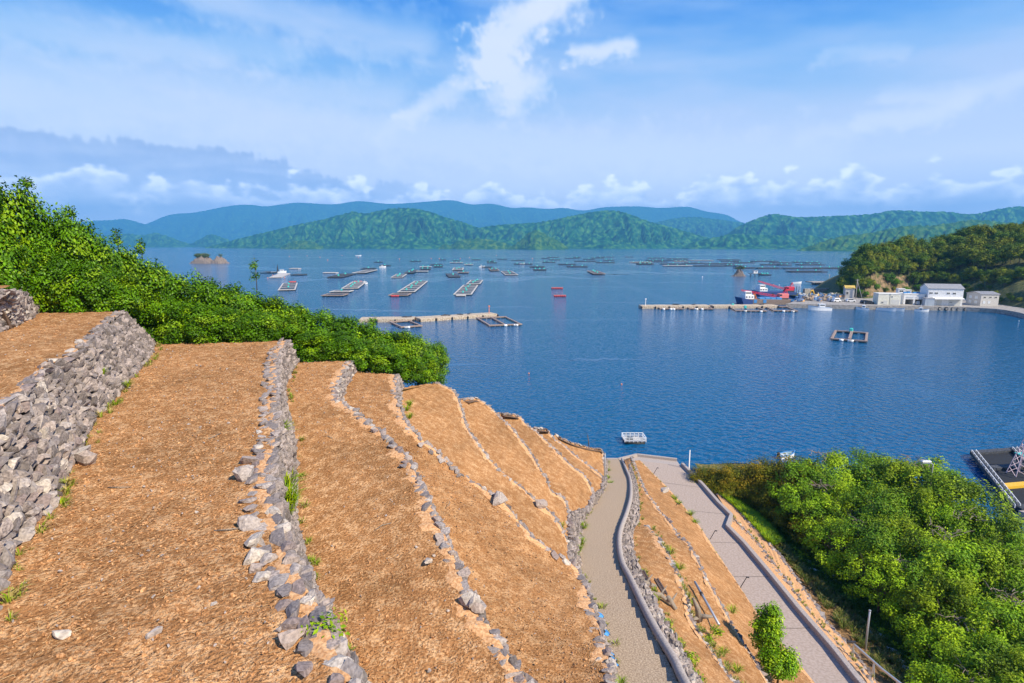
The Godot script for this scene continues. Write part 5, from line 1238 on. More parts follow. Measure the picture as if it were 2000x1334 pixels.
func build_lower_bank():
	var split := 8      # K_FOOT point where the second rim begins
	field("sloping dug strip beside the lower footpath", K_FOOT.slice(0, split + 1), L2_TOP, 70, 12, 0.10)
	var in2: Array = shifted(L2_TOP, 0.12, -0.35) + K_FOOT.slice(split + 1)
	field("sloping dug strip between the footpath and the lane", in2, L1_TOP, 90, 14, 0.08)
	field("dug strip directly above the lane", shifted(L1_TOP, 0.12, -0.4), shifted(ROAD_LEFT, -0.02, 0.06), 90, 16, 0.08)
	dry_wall("stone_edging", "low stone edging nearest the footpath kerb", L2_TOP, shifted(L2_TOP, 0.15, -0.4), 0.24, 1, 140, 0.0, 6.0, 1.1, 0.12)
	dry_wall("stone_edging", "low stone edging midway between footpath and lane", L1_TOP, shifted(L1_TOP, 0.15, -0.45), 0.26, 1, 150, 0.0, 6.0, 1.1, 0.14)
	# seaward of the lane: narrow sandy strips stepping down, then the valley floor
	var s0 := ruled(shifted(ROAD_RIGHT, 0.1, -0.35), M0_TOP, 70, 6, 0.14)
	tag(obj("sandy_bank", s0, M.sand, null, true), "sandy strip just below the lane kerb", "", "", "structure")
	var s1 := ruled(shifted(M0_TOP, 0.1, -0.2), M1_TOP, 70, 6, 0.14)
	tag(obj("sandy_bank", s1, M.sand, null, true), "sandy strip above the dark stone edging", "", "", "structure")
	var s2 := ruled(shifted(M1_TOP, 0.1, -0.25), M2_TOP, 70, 10, 0.22)
	tag(obj("weedy_bank", s2, M.weedy, null, true), "weedy brown strip above the vegetable beds", "", "", "structure")
	dry_wall("stone_edging", "low line of stones close below the lane kerb", M0_TOP, shifted(M0_TOP, 0.12, -0.3), 0.24, 1, 100, 0.0, 6.0, 1.0, 0.3)
	dry_wall("stone_edging", "dark line of stones running down towards the silver rail", M1_TOP, shifted(M1_TOP, 0.12, -0.35), 0.28, 1, 110, 0.0, 6.0, 1.1, 0.2)
	var g := Geo.new()
	var far := [Vector3(46, 0.9, -8), Vector3(46, 0.9, -20), Vector3(45, 0.9, -30), Vector3(44, 0.8, -38), Vector3(42, 0.8, -45), Vector3(38, 0.8, -52), Vector3(33, 0.8, -57), Vector3(28, 0.7, -60), Vector3(20.5, 0.7, -60)]
	var vg := ruled(shifted(M2_TOP, 0.0, -0.05), far, 50, 20, 0.25)
	tag(obj("valley_ground", vg, M.grass_ground, null, true), "shaded weedy ground below the trees", "", "", "structure")
	var shore := ruled(far, far.map(func(p): return p + Vector3(2.5, -2.5, -2.0)), 30, 3, 0.2)
	tag(obj("shore", shore, M.rock, null, true), "rocky shore edge", "", "", "structure")

# ---------------------------------------------------------------- leaves
# a crown of leaf clumps spread through a volume: each clump a loose ball of small folded leaves
func crown(seed_: int, half: Vector3, clumps: int, leaves: int, clump_r: float, leaf: float, cols: Array, lift := 0.35, hollow := 0.55, leafw := 0.55, at := Vector3.ZERO) -> Geo:
	var r := RandomNumberGenerator.new()
	r.seed = seed_
	var g := Geo.new()
	g.tinted = true
	for i in clumps:
		var d := Vector3(r.randfn(), r.randfn() + 0.25, r.randfn()).normalized()
		var rad := lerpf(hollow, 1.0, sqrt(r.randf()))
		var wob := 0.85 + 0.25 * sin(d.x * 5.0 + seed_) * cos(d.z * 4.0 - seed_ * 2.0)
		var c := at + Vector3(d.x * half.x, d.y * half.y, d.z * half.z) * rad * wob
		var hue: Color = cols[r.randi() % cols.size()]
		var k := r.randf_range(0.8, 1.2)
		for j in leaves:
			var e := Vector3(r.randfn(), r.randfn() * 0.75, r.randfn()).limit_length(1.7) * 0.6
			var p := c + e * clump_r
			var n := (e.normalized() * 0.6 + d * 0.5 + Vector3(r.randfn() * 0.5, lift + 0.4 + r.randfn() * 0.4, r.randfn() * 0.5)).normalized()
			var t := n.cross(Vector3(r.randfn(), r.randfn(), r.randfn())).normalized()
			var b := n.cross(t)
			var l := leaf * r.randf_range(0.65, 1.3)
			var w := l * leafw
			var v := k * r.randf_range(0.75, 1.25)
			g.tint = Color(minf(hue.r * v, 1), minf(hue.g * v, 1), minf(hue.b * v, 1))
			var tip := p + t * l * 0.5 - n * l * 0.12
			var tail := p - t * l * 0.5 - n * l * 0.06
			g.tri(tail, p + b * w * 0.5, tip)
			g.tri(tail, tip, p - b * w * 0.5)
	return g

func limbs(seed_: int, height: float, spread: float, thick: float, n := 6) -> Geo:
	var r := RandomNumberGenerator.new()
	r.seed = seed_
	var g := Geo.new()
	var top := Vector3(r.randf_range(-0.1, 0.1) * spread, height * 0.75, r.randf_range(-0.1, 0.1) * spread)
	g.tube([Vector3(0, -0.4, 0), Vector3(0.06, height * 0.3, 0.03) * 1.0, top], [thick, thick * 0.75, thick * 0.3], 7)
	for i in n:
		var a := TAU * i / n + r.randf_range(-0.4, 0.4)
		var s := Vector3(0, 0, 0).lerp(top, r.randf_range(0.3, 0.7))
		var m := s + Vector3(cos(a), 0.55, sin(a)) * spread * 0.45
		var e := s + Vector3(cos(a), 0.75, sin(a)) * spread * r.randf_range(0.7, 0.95)
		g.tube([s, m, e], [thick * 0.45, thick * 0.28, thick * 0.1], 5, false)
	return g

func leaf_material(rough := 0.5, back := 0.35) -> StandardMaterial3D:
	var m := plain(Color.WHITE, rough)
	m.vertex_color_use_as_albedo = true
	m.metallic_specular = 0.3
	m.backlight_enabled = true
	m.backlight = Color(back, back, back * 0.6)
	return m

func build_hedge():
	M.leaf = leaf_material(0.42, 0.4)
	var greens := [Color(0.07417, 0.1752, 0.0027), Color(0.1088, 0.237, 0.0036), Color(0.0445, 0.1133, 0.0027), Color(0.1879, 0.3091, 0.0054), Color(0.05934, 0.1443, 0.0027)]
	var shapes := []
	for k in 5:
		shapes.append(crown(300 + k, Vector3(1.0, 1.0, 0.9), 105, 120, 0.26, 0.078, greens, 0.3, 0.7, 0.7).mesh(false))
	var stems := []
	for k in 2: stems.append(limbs(310 + k, 1.2, 0.8, 0.05).mesh(true))
	for i in HEDGE.size():
		var q: Array = HEDGE[i]
		var t := thing("shrub", q[3], "shrub", q[0], q[2].y, "evergreen shrubs along the field ends")
		var c := inst("crown", shapes[i % 5], M.leaf, t)
		c.position = Vector3(0, q[1].y * 0.52, 0)
		c.scale = Vector3(q[1].x, q[1].y * 0.55, q[1].z)
		var tr := inst("trunk", stems[i % 2], M.bark, t)
		tr.scale = Vector3.ONE * q[1].y * 0.4
	# leafy shoots that stick out of the hedge
	for q in SHOOTS:
		var t := thing("sapling", q[2], "sapling", q[0])
		var g := Geo.new()
		g.tube([Vector3.ZERO, Vector3(0.04, q[1] * 0.5, 0), Vector3(0, q[1], 0.03)], [0.025, 0.018, 0.006], 5)
		obj("stem", g, M.bark, t, true)
		var cr := crown(int(q[1] * 100), Vector3(0.22, q[1] * 0.42, 0.22), 14, 16, 0.20, 0.12, greens, 0.2, 0.2, 0.6, Vector3(0, q[1] * 0.62, 0))
		obj("crown", cr, M.leaf, t)

func build_grove():
	var fresh := [Color(0.1713, 0.3105, 0.0054), Color(0.2334, 0.3887, 0.0065), Color(0.1092, 0.2173, 0.0054), Color(0.3105, 0.4508, 0.0086)]
	var olive := [Color(0.1955, 0.1725, 0.007), Color(0.138, 0.1495, 0.007), Color(0.276, 0.1955, 0.008), Color(0.092, 0.115, 0.006)]
	var shapes := {"fresh": [], "olive": []}
	M.dead_wood = plain(lin(0.26, 0.20, 0.16), 0.95)
	var mixes := [fresh.slice(0, 3), fresh.slice(1, 4), [Color(0.0851, 0.1863, 0.0065), Color(0.1242, 0.2334, 0.0065), Color(0.1713, 0.2794, 0.0065)], [Color(0.2484, 0.3415, 0.0065), Color(0.1863, 0.2645, 0.0065), Color(0.1092, 0.1713, 0.0054)], fresh, [Color(0.1391, 0.2334, 0.0065), Color(0.2173, 0.3105, 0.0065), Color(0.0782, 0.1391, 0.0054)]]
	for k in 6: shapes.fresh.append(crown(400 + k, Vector3(1.0, 0.72, 1.0), 50 + k * 6, 130, 0.17 + 0.02 * (k % 3), 0.065, mixes[k], 0.6, 0.72, 0.5).mesh(false))
	for k in 2: shapes.olive.append(crown(420 + k, Vector3(0.9, 1.0, 0.9), 80, 80, 0.24, 0.075, olive, 0.3, 0.4, 0.5).mesh(false))
	var stems := []
	for k in 3: stems.append(limbs(430 + k, 1.0, 0.75, 0.045, 8).mesh(true))
	var dead := []
	for k in 2:
		var dg := Geo.new()
		for i in 26:
			var a := Vector3(rr(-1, 1), rr(-0.2, 0.25), rr(-1, 1)) * 0.32
			var b := a + Vector3(rr(-1, 1), rr(-0.1, 0.5), rr(-1, 1)) * 0.22
			dg.tube([a, a.lerp(b, 0.5) + Vector3(0, 0.02, 0), b], [0.010, 0.007, 0.003], 4, false)
		dead.append(dg.mesh(false))
	var n := 0
	for q in GROVE:
		var kind: String = q[3]
		var t := thing("tree" if kind == "fresh" else "bush", q[4], "tree" if kind == "fresh" else "bush", q[0], q[2], "trees in the grove by the shore" if kind == "fresh" else "yellowish bushes by the lane")
		var list: Array = shapes[kind]
		var c := inst("crown", list[n % list.size()], M.tree_leaf, t)
		var s: Vector3 = q[1]      # half width, height, share of the height that is crown
		c.scale = Vector3(s.x, s.y * s.z * 0.5 / (0.72 if kind == "fresh" else 1.0), s.x)
		c.position.y = s.y * (1.0 - s.z * 0.5)
		var tr := inst("trunk", stems[n % 3], M.bark, t)
		tr.scale = Vector3(s.x * 0.9, s.y * 0.9, s.x * 0.9)
		if kind == "fresh" and n % 3 == 1:
			var dt := inst("dead_twigs", dead[n % 2], M.dead_wood, t)
			dt.scale = Vector3.ONE * s.x
			dt.position = Vector3(rr(-0.4, 0.4) * s.x, s.y * 0.93, rr(0.2, 0.6) * s.x)
			dt.rotation.y = rr(0, TAU)
		n += 1

# ---------------------------------------------------------------- fish farm
func build_fish_farm():
	for q in RAFTS:
		make_raft(q)
	for q in PONTOONS:
		make_pontoon(q[0], q[1], q[2], q[3])
	for q in BUOYS:
		var g := Geo.new()
		var big: float = clampf(-q[0].z / 700.0, 0.25, 1.1)
		g.lathe(Vector3(0, 0, 0), [[0.0, -0.3 * big], [0.5 * big, -0.1 * big], [0.62 * big, 0.25 * big], [0.45 * big, 0.6 * big], [0.12 * big, 0.78 * big], [0.12 * big, 0.95 * big], [0.0, 0.97 * big]], 10)
		var o := obj("buoy", g, M.orange if q[1] == "orange" else M.white, null, true)
		o.position = q[0]
		tag(o, q[2], "buoy", "buoys on the bay")
	make_near_raft()
	make_work_barge()

func make_raft(q: Array):
	var at: Vector3 = q[0]
	var w: float = q[1]
	var d: float = q[2]
	var kind: String = q[4]
	var cols: int = q[5]
	var rows: int = q[6]
	var far := -at.z
	var names := {"red": "float_bundle", "deck": "work_raft", "pen": "fish_pen"}
	var t := thing(names.get(kind, "fish_raft"), q[8], "raft" if kind != "red" else "float", at, q[3], "fish farm rafts on the bay")
	if kind == "red":
		var n := maxi(int(w / 0.9), 3)
		for i in n:
			var g := Geo.new()
			var x := -w / 2 + w * (i + 0.5) / n
			for k in 2:
				g.tube([Vector3(x, 0.35, -d / 2 + k * d / 2), Vector3(x, 0.38, -d / 2 + (k + 0.92) * d / 2)], 0.44, 8)
			obj("drum", g, M.red, t, true)
		var b := Geo.new()
		for k in [-0.3, 0.3]: b.box(Vector3(0, 0.86, k * d), Vector3(w, 0.1, 0.15))
		obj("lashing_beam", b, M.frame_rust, t)
		return
	if kind == "deck":
		var n := maxi(int(w / 2.4), 3)
		for i in n:
			var g := Geo.new()
			g.soft_box(Vector3(-w / 2 + w * (i + 0.5) / n, 0.35 + rr(-0.04, 0.04), 0), Vector3(w / n * 0.97, 0.7, d), 0.06)
			obj("deck_panel", g, M.frame_white, t)
		var f := Geo.new()
		f.box(Vector3(0, 0.1, d / 2 - 0.1), Vector3(w * 0.98, 0.5, 0.5))
		obj("float_row", f, M.float_black, t)
		return
	var beam := 0.9 if kind != "pen" else 0.75
	if far > 500.0: beam = 1.1
	var fm: Material = {"white": M.frame_white, "dark": M.frame_dark, "rust": M.frame_rust, "pale": M.frame_white, "pen": M.frame_rust}[kind]
	var top := (0.75 if kind != "pen" else 0.55) if far < 500.0 else 1.15
	for i in cols + 1:
		var g := Geo.new()
		g.soft_box(Vector3(-w / 2 + w * i / cols, top - 0.17, 0), Vector3(beam * 0.8, 0.34, d + beam * 0.5), 0.05)
		obj("side_beam", g, fm, t)
	for j in rows + 1:
		var g := Geo.new()
		g.soft_box(Vector3(0, top - 0.12, d / 2 - d * j / rows), Vector3(w + beam, 0.34, beam), 0.05)
		obj("cross_beam", g, fm, t)
		var f := Geo.new()
		var m := maxi(int(w / 1.6), 2)
		for k in m: f.tube([Vector3(-w / 2 + w * (k + 0.15) / m, 0.12, d / 2 - d * j / rows), Vector3(-w / 2 + w * (k + 0.85) / m, 0.12, d / 2 - d * j / rows)], 0.34, 6)
		tag(obj("drum_row", f, M.float_black, t), "", "", "", "stuff")
	if kind == "pen":
		var wf := Geo.new()
		for k in 5: wf.tube([Vector3(rr(-0.45, 0.45) * w, 0.2, d / 2 + 0.3), Vector3(rr(-0.45, 0.45) * w, 0.2, d / 2 + 0.3) * Vector3(0, 1, 1) + Vector3(0, 0, 0.0)], 0.01, 3)
		for k in 3:
			var fg := Geo.new()
			var fx := rr(-0.4, 0.4) * w
			fg.tube([Vector3(fx - 0.5, 0.25, d / 2 + 0.35), Vector3(fx + 0.5, 0.25, d / 2 + 0.35)], 0.33, 8)
			obj("white_float", fg, M.white, t, true)
	else:
		for j in rows:
			for i in cols:
				var g := Geo.new()
				var x0 := -w / 2 + w * i / cols + beam * 0.4
				var x1 := -w / 2 + w * (i + 1) / cols - beam * 0.4
				var z0 := d / 2 - d * j / rows - beam * 0.5
				var z1 := d / 2 - d * (j + 1) / rows + beam * 0.5
				for a in 4:
					for b in 3:
						var p := []
						for c in [[0, 0], [1, 0], [1, 1], [0, 1]]:
							var u: float = (a + c[0]) / 4.0
							var vv: float = (b + c[1]) / 3.0
							p.append(Vector3(lerpf(x0, x1, u), top - 0.1 - 0.35 * sin(u * PI) * sin(vv * PI), lerpf(z0, z1, vv)))
						g.quad(p[0], p[1], p[2], p[3])
				obj("net", g, M.net, t)
	if kind == "dark" and far < 460.0:
		var h := Geo.new()
		for k in 16:
			h.tube([Vector3(rr(-0.5, 0.5) * w, 0.8, rr(-0.5, 0.5) * d), Vector3(rr(-0.5, 0.5) * w, 0.95, rr(-0.5, 0.5) * d)], 0.12, 5)
		tag(obj("pole_litter", h, M.frame_dark, t), "", "", "", "stuff")
	for k in q[7]:
		var g := Geo.new()
		var s := clampf(far / 420.0, 0.7, 1.05)
		var p := Vector3(rr(-0.12, 0.12) * w, top + 0.2, d / 2 - d * (k + 0.5) / q[7]) if rows > 1 else Vector3(-w / 2 + w * (k + 0.5) / q[7], top + 0.2, 0)
		g.soft_box(p + Vector3(0, 0.55, 0) * s, Vector3(1.1, 1.0, 1.0) * s, 0.12)
		g.lathe(p, [[0.5, 0.0], [0.25, 0.1], [0.25, 0.3], [0.5, 0.4]], 6)
		obj("feeder_box", g, M.teal, t)
	if "teal" in str(q[8]) and kind == "pen":
		var many := 2 if "two" in str(q[8]) else 1
		for k in many:
			var g := Geo.new()
			var p := Vector3(-0.05 * w - k * w * 0.3, 0.0, -d * 0.5 + d * 0.5 * (1 - k)) if many > 1 else Vector3(0, 0, -d * 0.45)
			g.soft_box(p + Vector3(0, 1.1, 0), Vector3(0.9, 1.0, 0.8), 0.15)
			obj("feeder_box", g, M.teal, t)
		if many == 1:
			var wk := Geo.new()
			wk.box(Vector3(0.2, 0.72, 0), Vector3(0.7, 0.12, d))
			obj("walkway", wk, M.frame_rust, t)

func make_pontoon(a: Vector3, b: Vector3, wd: float, label: String):
	var l := a.distance_to(b)
	var t := thing("pontoon", label, "pontoon", (a + b) * 0.5, atan2(-(b - a).z, (b - a).x), "concrete pontoons in the bay")
	var n := maxi(int(l / 5.5), 3)
	for i in n:
		var g := Geo.new()
		g.soft_box(Vector3(-l / 2 + l * (i + 0.5) / n, 0.25 + rr(-0.03, 0.03), -wd / 2), Vector3(l / n * 0.985, 1.7, wd), 0.09)
		obj("deck_block", g, M.pontoon, t)
	for i in n + 1:
		var f := Geo.new()
		f.lathe(Vector3(-l / 2 + l * i / n, 0.5, 0.12), [[0.0, -0.4], [0.3, -0.38], [0.34, 0.0], [0.3, 0.38], [0.0, 0.4]], 8)
		obj("fender", f, M.float_black, t)
	for i in int(l / 7.0):
		var h := Geo.new()
		var x := rr(-0.46, 0.46) * l
		for k in 5: h.tube([Vector3(x + rr(-1, 1), 1.15 + rr(0.0, 0.3), -wd * rr(0.55, 0.9)), Vector3(x + rr(-1, 1), 1.2, -wd * rr(0.55, 0.9))], 0.16, 5)
		obj("net_heap", h, M.frame_dark, t)
	if "rust stained" in label or "left of the pier" in label:
		var p := Geo.new()
		var px := l * 0.43 if "rust" in label else -l * 0.42
		p.tube([Vector3(px, 1.0, -wd * 0.5), Vector3(px, 3.4, -wd * 0.5)], 0.12, 6)
		p.lathe(Vector3(px, 3.3, -wd * 0.5), [[0.0, 0.0], [0.3, 0.1], [0.3, 0.5], [0.0, 0.6]], 8)
		obj("marker_post", p, M.orange if "rust" in label else M.white, t)

# the little railed raft off the end of the path
func make_near_raft():
	var t := thing("railed_raft", "small raft with two tiers of pale railings off the path's end", "raft", NEAR_RAFT + Vector3(0, 0, -1.0))
	var w := 2.7
	var d := 2.0
	for k in [-1, 1]:
		var f := Geo.new()
		f.tube([Vector3(-w / 2 + 0.1, 0.05, k * d * 0.35), Vector3(w / 2 - 0.1, 0.05, k * d * 0.35)], 0.26, 8)
		obj("float", f, M.float_black, t, true)
	var dk := Geo.new()
	for i in 7: dk.box(Vector3(0, 0.34, -d / 2 + d * (i + 0.5) / 7), Vector3(w, 0.05, d / 7 * 0.7))
	tag(obj("deck_slats", dk, M.frame_white, t), "", "", "", "stuff")
	for y in [0.55, 0.85]:
		for k in [-1, 1]:
			var r := Geo.new()
			r.bar(Vector3(-w / 2, y, k * d / 2), Vector3(w / 2, y, k * d / 2), 0.07)
			obj("rail", r, M.white, t)
			var s := Geo.new()
			s.bar(Vector3(k * w / 2, y, -d / 2), Vector3(k * w / 2, y, d / 2), 0.07)
			obj("rail", s, M.white, t)
	for i in 6:
		for k in [-1, 1]:
			var p := Geo.new()
			p.bar(Vector3(-w / 2 + w * i / 5, 0.3, k * d / 2), Vector3(-w / 2 + w * i / 5, 0.9, k * d / 2), 0.07)
			obj("post", p, M.white, t)
	var box := Geo.new()
	box.soft_box(Vector3(-0.5, 0.5, 0.1), Vector3(0.7, 0.28, 0.5), 0.05)
	obj("crate", box, M.frame_dark, t)

# black net pens with a lattice mast at the right edge
func make_work_barge():
	var a: Vector3 = WORK_BARGE[0]
	var b: Vector3 = WORK_BARGE[1]
	var c: Vector3 = WORK_BARGE[2]
	var t := thing("work_barge", "dark fish farm platform with black pens and a lattice mast", "barge", a)
	var u := (b - a)
	var w := Vector3(11.5, 0, -2.0)
	for k in 3:
		var o := w * (k / 2.0)
		var g := Geo.new()
		g.bar(o + Vector3(0, 0.55, 0), o + u + Vector3(0, 0.55, 0), 0.7, 0.4)
		obj("hull_beam", g, M.frame_dark, t)
		var r := Geo.new()
		for s in [-0.3, 0.3]:
			var off: Vector3 = w.normalized() * s
			r.bar(o + off + Vector3(0, 0.95, 0), o + u + off + Vector3(0, 0.95, 0), 0.05)
			for i in 17:
				r.bar(o + off + u * i / 16.0 + Vector3(0, 0.6, 0), o + off + u * i / 16.0 + Vector3(0, 0.97, 0), 0.05)
		obj("handrail", r, M.white, t)
	for k in 4:
		var o := u * (k / 3.0)
		var g := Geo.new()
		g.bar(o + Vector3(0, 0.5, 0), o + w + Vector3(0, 0.5, 0), 0.8, 0.4)
		obj("cross_beam", g, M.yellow if k == 2 else M.frame_dark, t)
	for i in 2:
		for j in 3:
			var g := Geo.new()
			var p0 := w * (i / 2.0) + u * (j / 3.0) + Vector3(0, 0.42, 0)
			g.quad(p0, p0 + w * 0.5, p0 + w * 0.5 + u / 3.0, p0 + u / 3.0)
			obj("net", g, M.net_black, t)
	# mast
	var m := Geo.new()
	var base := u * 0.5 + w * 0.27 + Vector3(0, 0.6, 0)
	var tip := base + Vector3(0.35, 4.3, 0)
	var legs := [Vector3(-0.7, 0, -0.6), Vector3(0.7, 0, -0.6), Vector3(0.7, 0, 0.6), Vector3(-0.7, 0, 0.6)]
	for i in 4:
		m.bar(base + legs[i], tip + legs[i] * 0.12, 0.07)
		for k in 6:
			var f := k / 6.0
			var f2 := (k + 1) / 6.0
			m.bar((base + legs[i]).lerp(tip + legs[i] * 0.12, f), (base + legs[(i + 1) % 4]).lerp(tip + legs[(i + 1) % 4] * 0.12, f2), 0.04)
	obj("lattice_mast", m, M.mast_pink, t)
	var aw := Geo.new()
	var ac := u * 0.45 + w * 0.45 + Vector3(0, 2.3, 0)
	aw.box(ac, Vector3(2.4, 0.1, 2.0))
	obj("awning", aw, M.teal, t)
	var ap := Geo.new()
	for s in [[-1.1, -0.9], [1.1, -0.9], [1.1, 0.9], [-1.1, 0.9]]: ap.bar(ac + Vector3(s[0], 0, s[1]), ac + Vector3(s[0], -1.8, s[1]), 0.07)
	obj("awning_frame", ap, M.steel, t)
	var hg := Geo.new()
	hg.hexa([Vector3(u.x - 1, -0.6, u.z + 1.2), Vector3(u.x + 14, -0.6, u.z + 1.0), Vector3(u.x + 14, -0.6, u.z + 5.0), Vector3(u.x + 1, -0.6, u.z + 5.0), Vector3(u.x - 1, 0.9, u.z + 1.2), Vector3(u.x + 14, 0.9, u.z + 1.0), Vector3(u.x + 14, 0.9, u.z + 5.0), Vector3(u.x + 1, 0.9, u.z + 5.0)])
	var pier := obj("landing", hg, M.kerb)
	pier.position = a
	tag(pier, "corner of a pale concrete landing below the dark platform", "landing")

func farm_materials():
	M.frame_white = mottled([lin(0.3024, 0.273, 0.2448), lin(0.4752, 0.441, 0.408), lin(0.54, 0.511, 0.476)], 5.0, 0.8, 0.03, 4, 0.0, 101)
	M.frame_rust = mottled([lin(0.10, 0.06, 0.045), lin(0.28, 0.19, 0.15), lin(0.50, 0.42, 0.36)], 2.5, 0.9, 0.05, 4, 0.0, 103)
	M.frame_dark = mottled([lin(0.018, 0.024, 0.033), lin(0.042, 0.048, 0.06), lin(0.096, 0.096, 0.102)], 5.0, 0.9, 0.05, 4, 0.0, 105)
	M.net = mottled([lin(0.0245, 0.042, 0.0595), lin(0.042, 0.063, 0.084), lin(0.077, 0.091, 0.112)], 4.0, 0.9, 0.05, 4, 0.0, 107)
	M.teal = plain(lin(0.06, 0.55, 0.47), 0.5)
	M.red = plain(lin(0.55, 0.045, 0.05), 0.5)
	M.orange = plain(lin(0.75, 0.22, 0.07), 0.5)
	M.float_black = plain(lin(0.02, 0.02, 0.022), 0.6)

# ---------------------------------------------------------------- boats
func make_boat(q: Array):
	var l: float = maxf(q[1] * 1.12, 1.5)
	var kind: String = q[3]
	var t := thing("boat", q[4], "boat", q[0], deg_to_rad(q[2]), "boats on the bay")
	var w := clampf(l * 0.30, 0.9, 3.2)
	var f := clampf(l * 0.13, 0.4, 1.15)
	var g := Geo.new()
	var secs := []
	for i in 9:
		var s := i / 8.0
		var x := (s - 0.5) * l
		var hw: float = w * 0.5 * (1.0 - pow(maxf(s - 0.45, 0.0) / 0.55, 2.2)) * lerpf(0.88, 1.0, minf(s * 3.0, 1.0))
		var top := f * (1.0 + 0.75 * pow(s, 2.4))
		secs.append([Vector3(x, -0.25, 0), Vector3(x, -0.1, hw * 0.98), Vector3(x + 0.02 * l * s, top, hw + 0.02), Vector3(x, -0.1, -hw * 0.98), Vector3(x + 0.02 * l * s, top, -hw - 0.02)])
	for i in 8:
		var a: Array = secs[i]
		var b: Array = secs[i + 1]
		g.quad(a[0], b[0], b[1], a[1]); g.quad(a[1], b[1], b[2], a[2])
		g.quad(a[0], a[3], b[3], b[0]); g.quad(a[3], a[4], b[4], b[3])
	g.quad(secs[0][1], secs[0][2], secs[0][4], secs[0][3])
	obj("hull", g, M.boat_white, t)
	var dk := Geo.new()
	for i in 8:
		var dn := Vector3(0, -f * 0.28, 0)
		dk.quad(secs[i][2] + dn, secs[i + 1][2] + dn, secs[i + 1][4] + dn, secs[i][4] + dn)
	obj("deck", dk, M.deck_blue if kind in ["open", "tall"] else M.off_white, t)
	for sd in [2, 4]:
		var st := Geo.new()
		for i in 8: st.bar(secs[i][sd], secs[i + 1][sd], 0.09, 0.08)
		obj("gunwale", st, M.trim_blue, t)
	if kind in ["cabin", "tall", "mast"]:
		var ch := f + (1.7 if kind == "tall" else 1.1) * clampf(l / 7.0, 0.6, 1.5)
		var cx := -l * 0.08 if kind != "mast" else l * 0.22
		var c := Geo.new()
		c.soft_box(Vector3(cx, (f * 0.6 + ch) * 0.5, 0), Vector3(l * 0.26, ch - f * 0.6, w * 0.62), 0.06)
		var cab := obj("cabin", c, M.white, t)
		for k in [-1, 0, 1]:
			var wi := Geo.new()
			if k == 0: wi.box(Vector3(cx + l * 0.13, ch - 0.42, 0), Vector3(0.03, 0.34, w * 0.5))
			else: wi.box(Vector3(cx, ch - 0.42, k * w * 0.31), Vector3(l * 0.2, 0.34, 0.03))
			obj("window", wi, M.glass, cab)
		var rf := Geo.new()
		rf.soft_box(Vector3(cx, ch + 0.05, 0), Vector3(l * 0.3, 0.1, w * 0.7), 0.03)
		obj("roof", rf, M.white, cab)
		var ms := Geo.new()
		var mh := 5.5 if kind == "mast" else 1.6
		var mx := -l * 0.05 if kind == "mast" else cx
		ms.tube([Vector3(mx, f * 0.5, 0), Vector3(mx, ch + mh, 0)], [0.10, 0.04], 6)
		if kind == "mast":
			ms.bar(Vector3(mx, 1.5, 0), Vector3(mx - l * 0.42, ch + mh * 1.7, 0), 0.12)
			ms.hexa([Vector3(mx - 0.9, 1.0, -0.1), Vector3(mx + 0.6, 1.0, -0.1), Vector3(mx + 0.6, 1.0, 0.1), Vector3(mx - 0.9, 1.0, 0.1), Vector3(mx - 0.2, ch + mh - 0.5, -0.05), Vector3(mx + 0.1, ch + mh - 0.5, -0.05), Vector3(mx + 0.1, ch + mh - 0.5, 0.05), Vector3(mx - 0.2, ch + mh - 0.5, 0.05)])
		obj("mast", ms, M.dark_metal if kind == "mast" else M.white, t)
	else:
		for s in [-0.25, 0.0, 0.22]:
			var b := Geo.new()
			b.box(Vector3(s * l, f * 0.9, 0), Vector3(0.25, 0.06, w * 0.85))
			obj("thwart", b, M.off_white, t)
		var e := Geo.new()
		e.soft_box(Vector3(-l * 0.5 - 0.1, f + 0.1, 0), Vector3(0.3, 0.6, 0.3), 0.06)
		obj("motor", e, M.dark_metal, t)

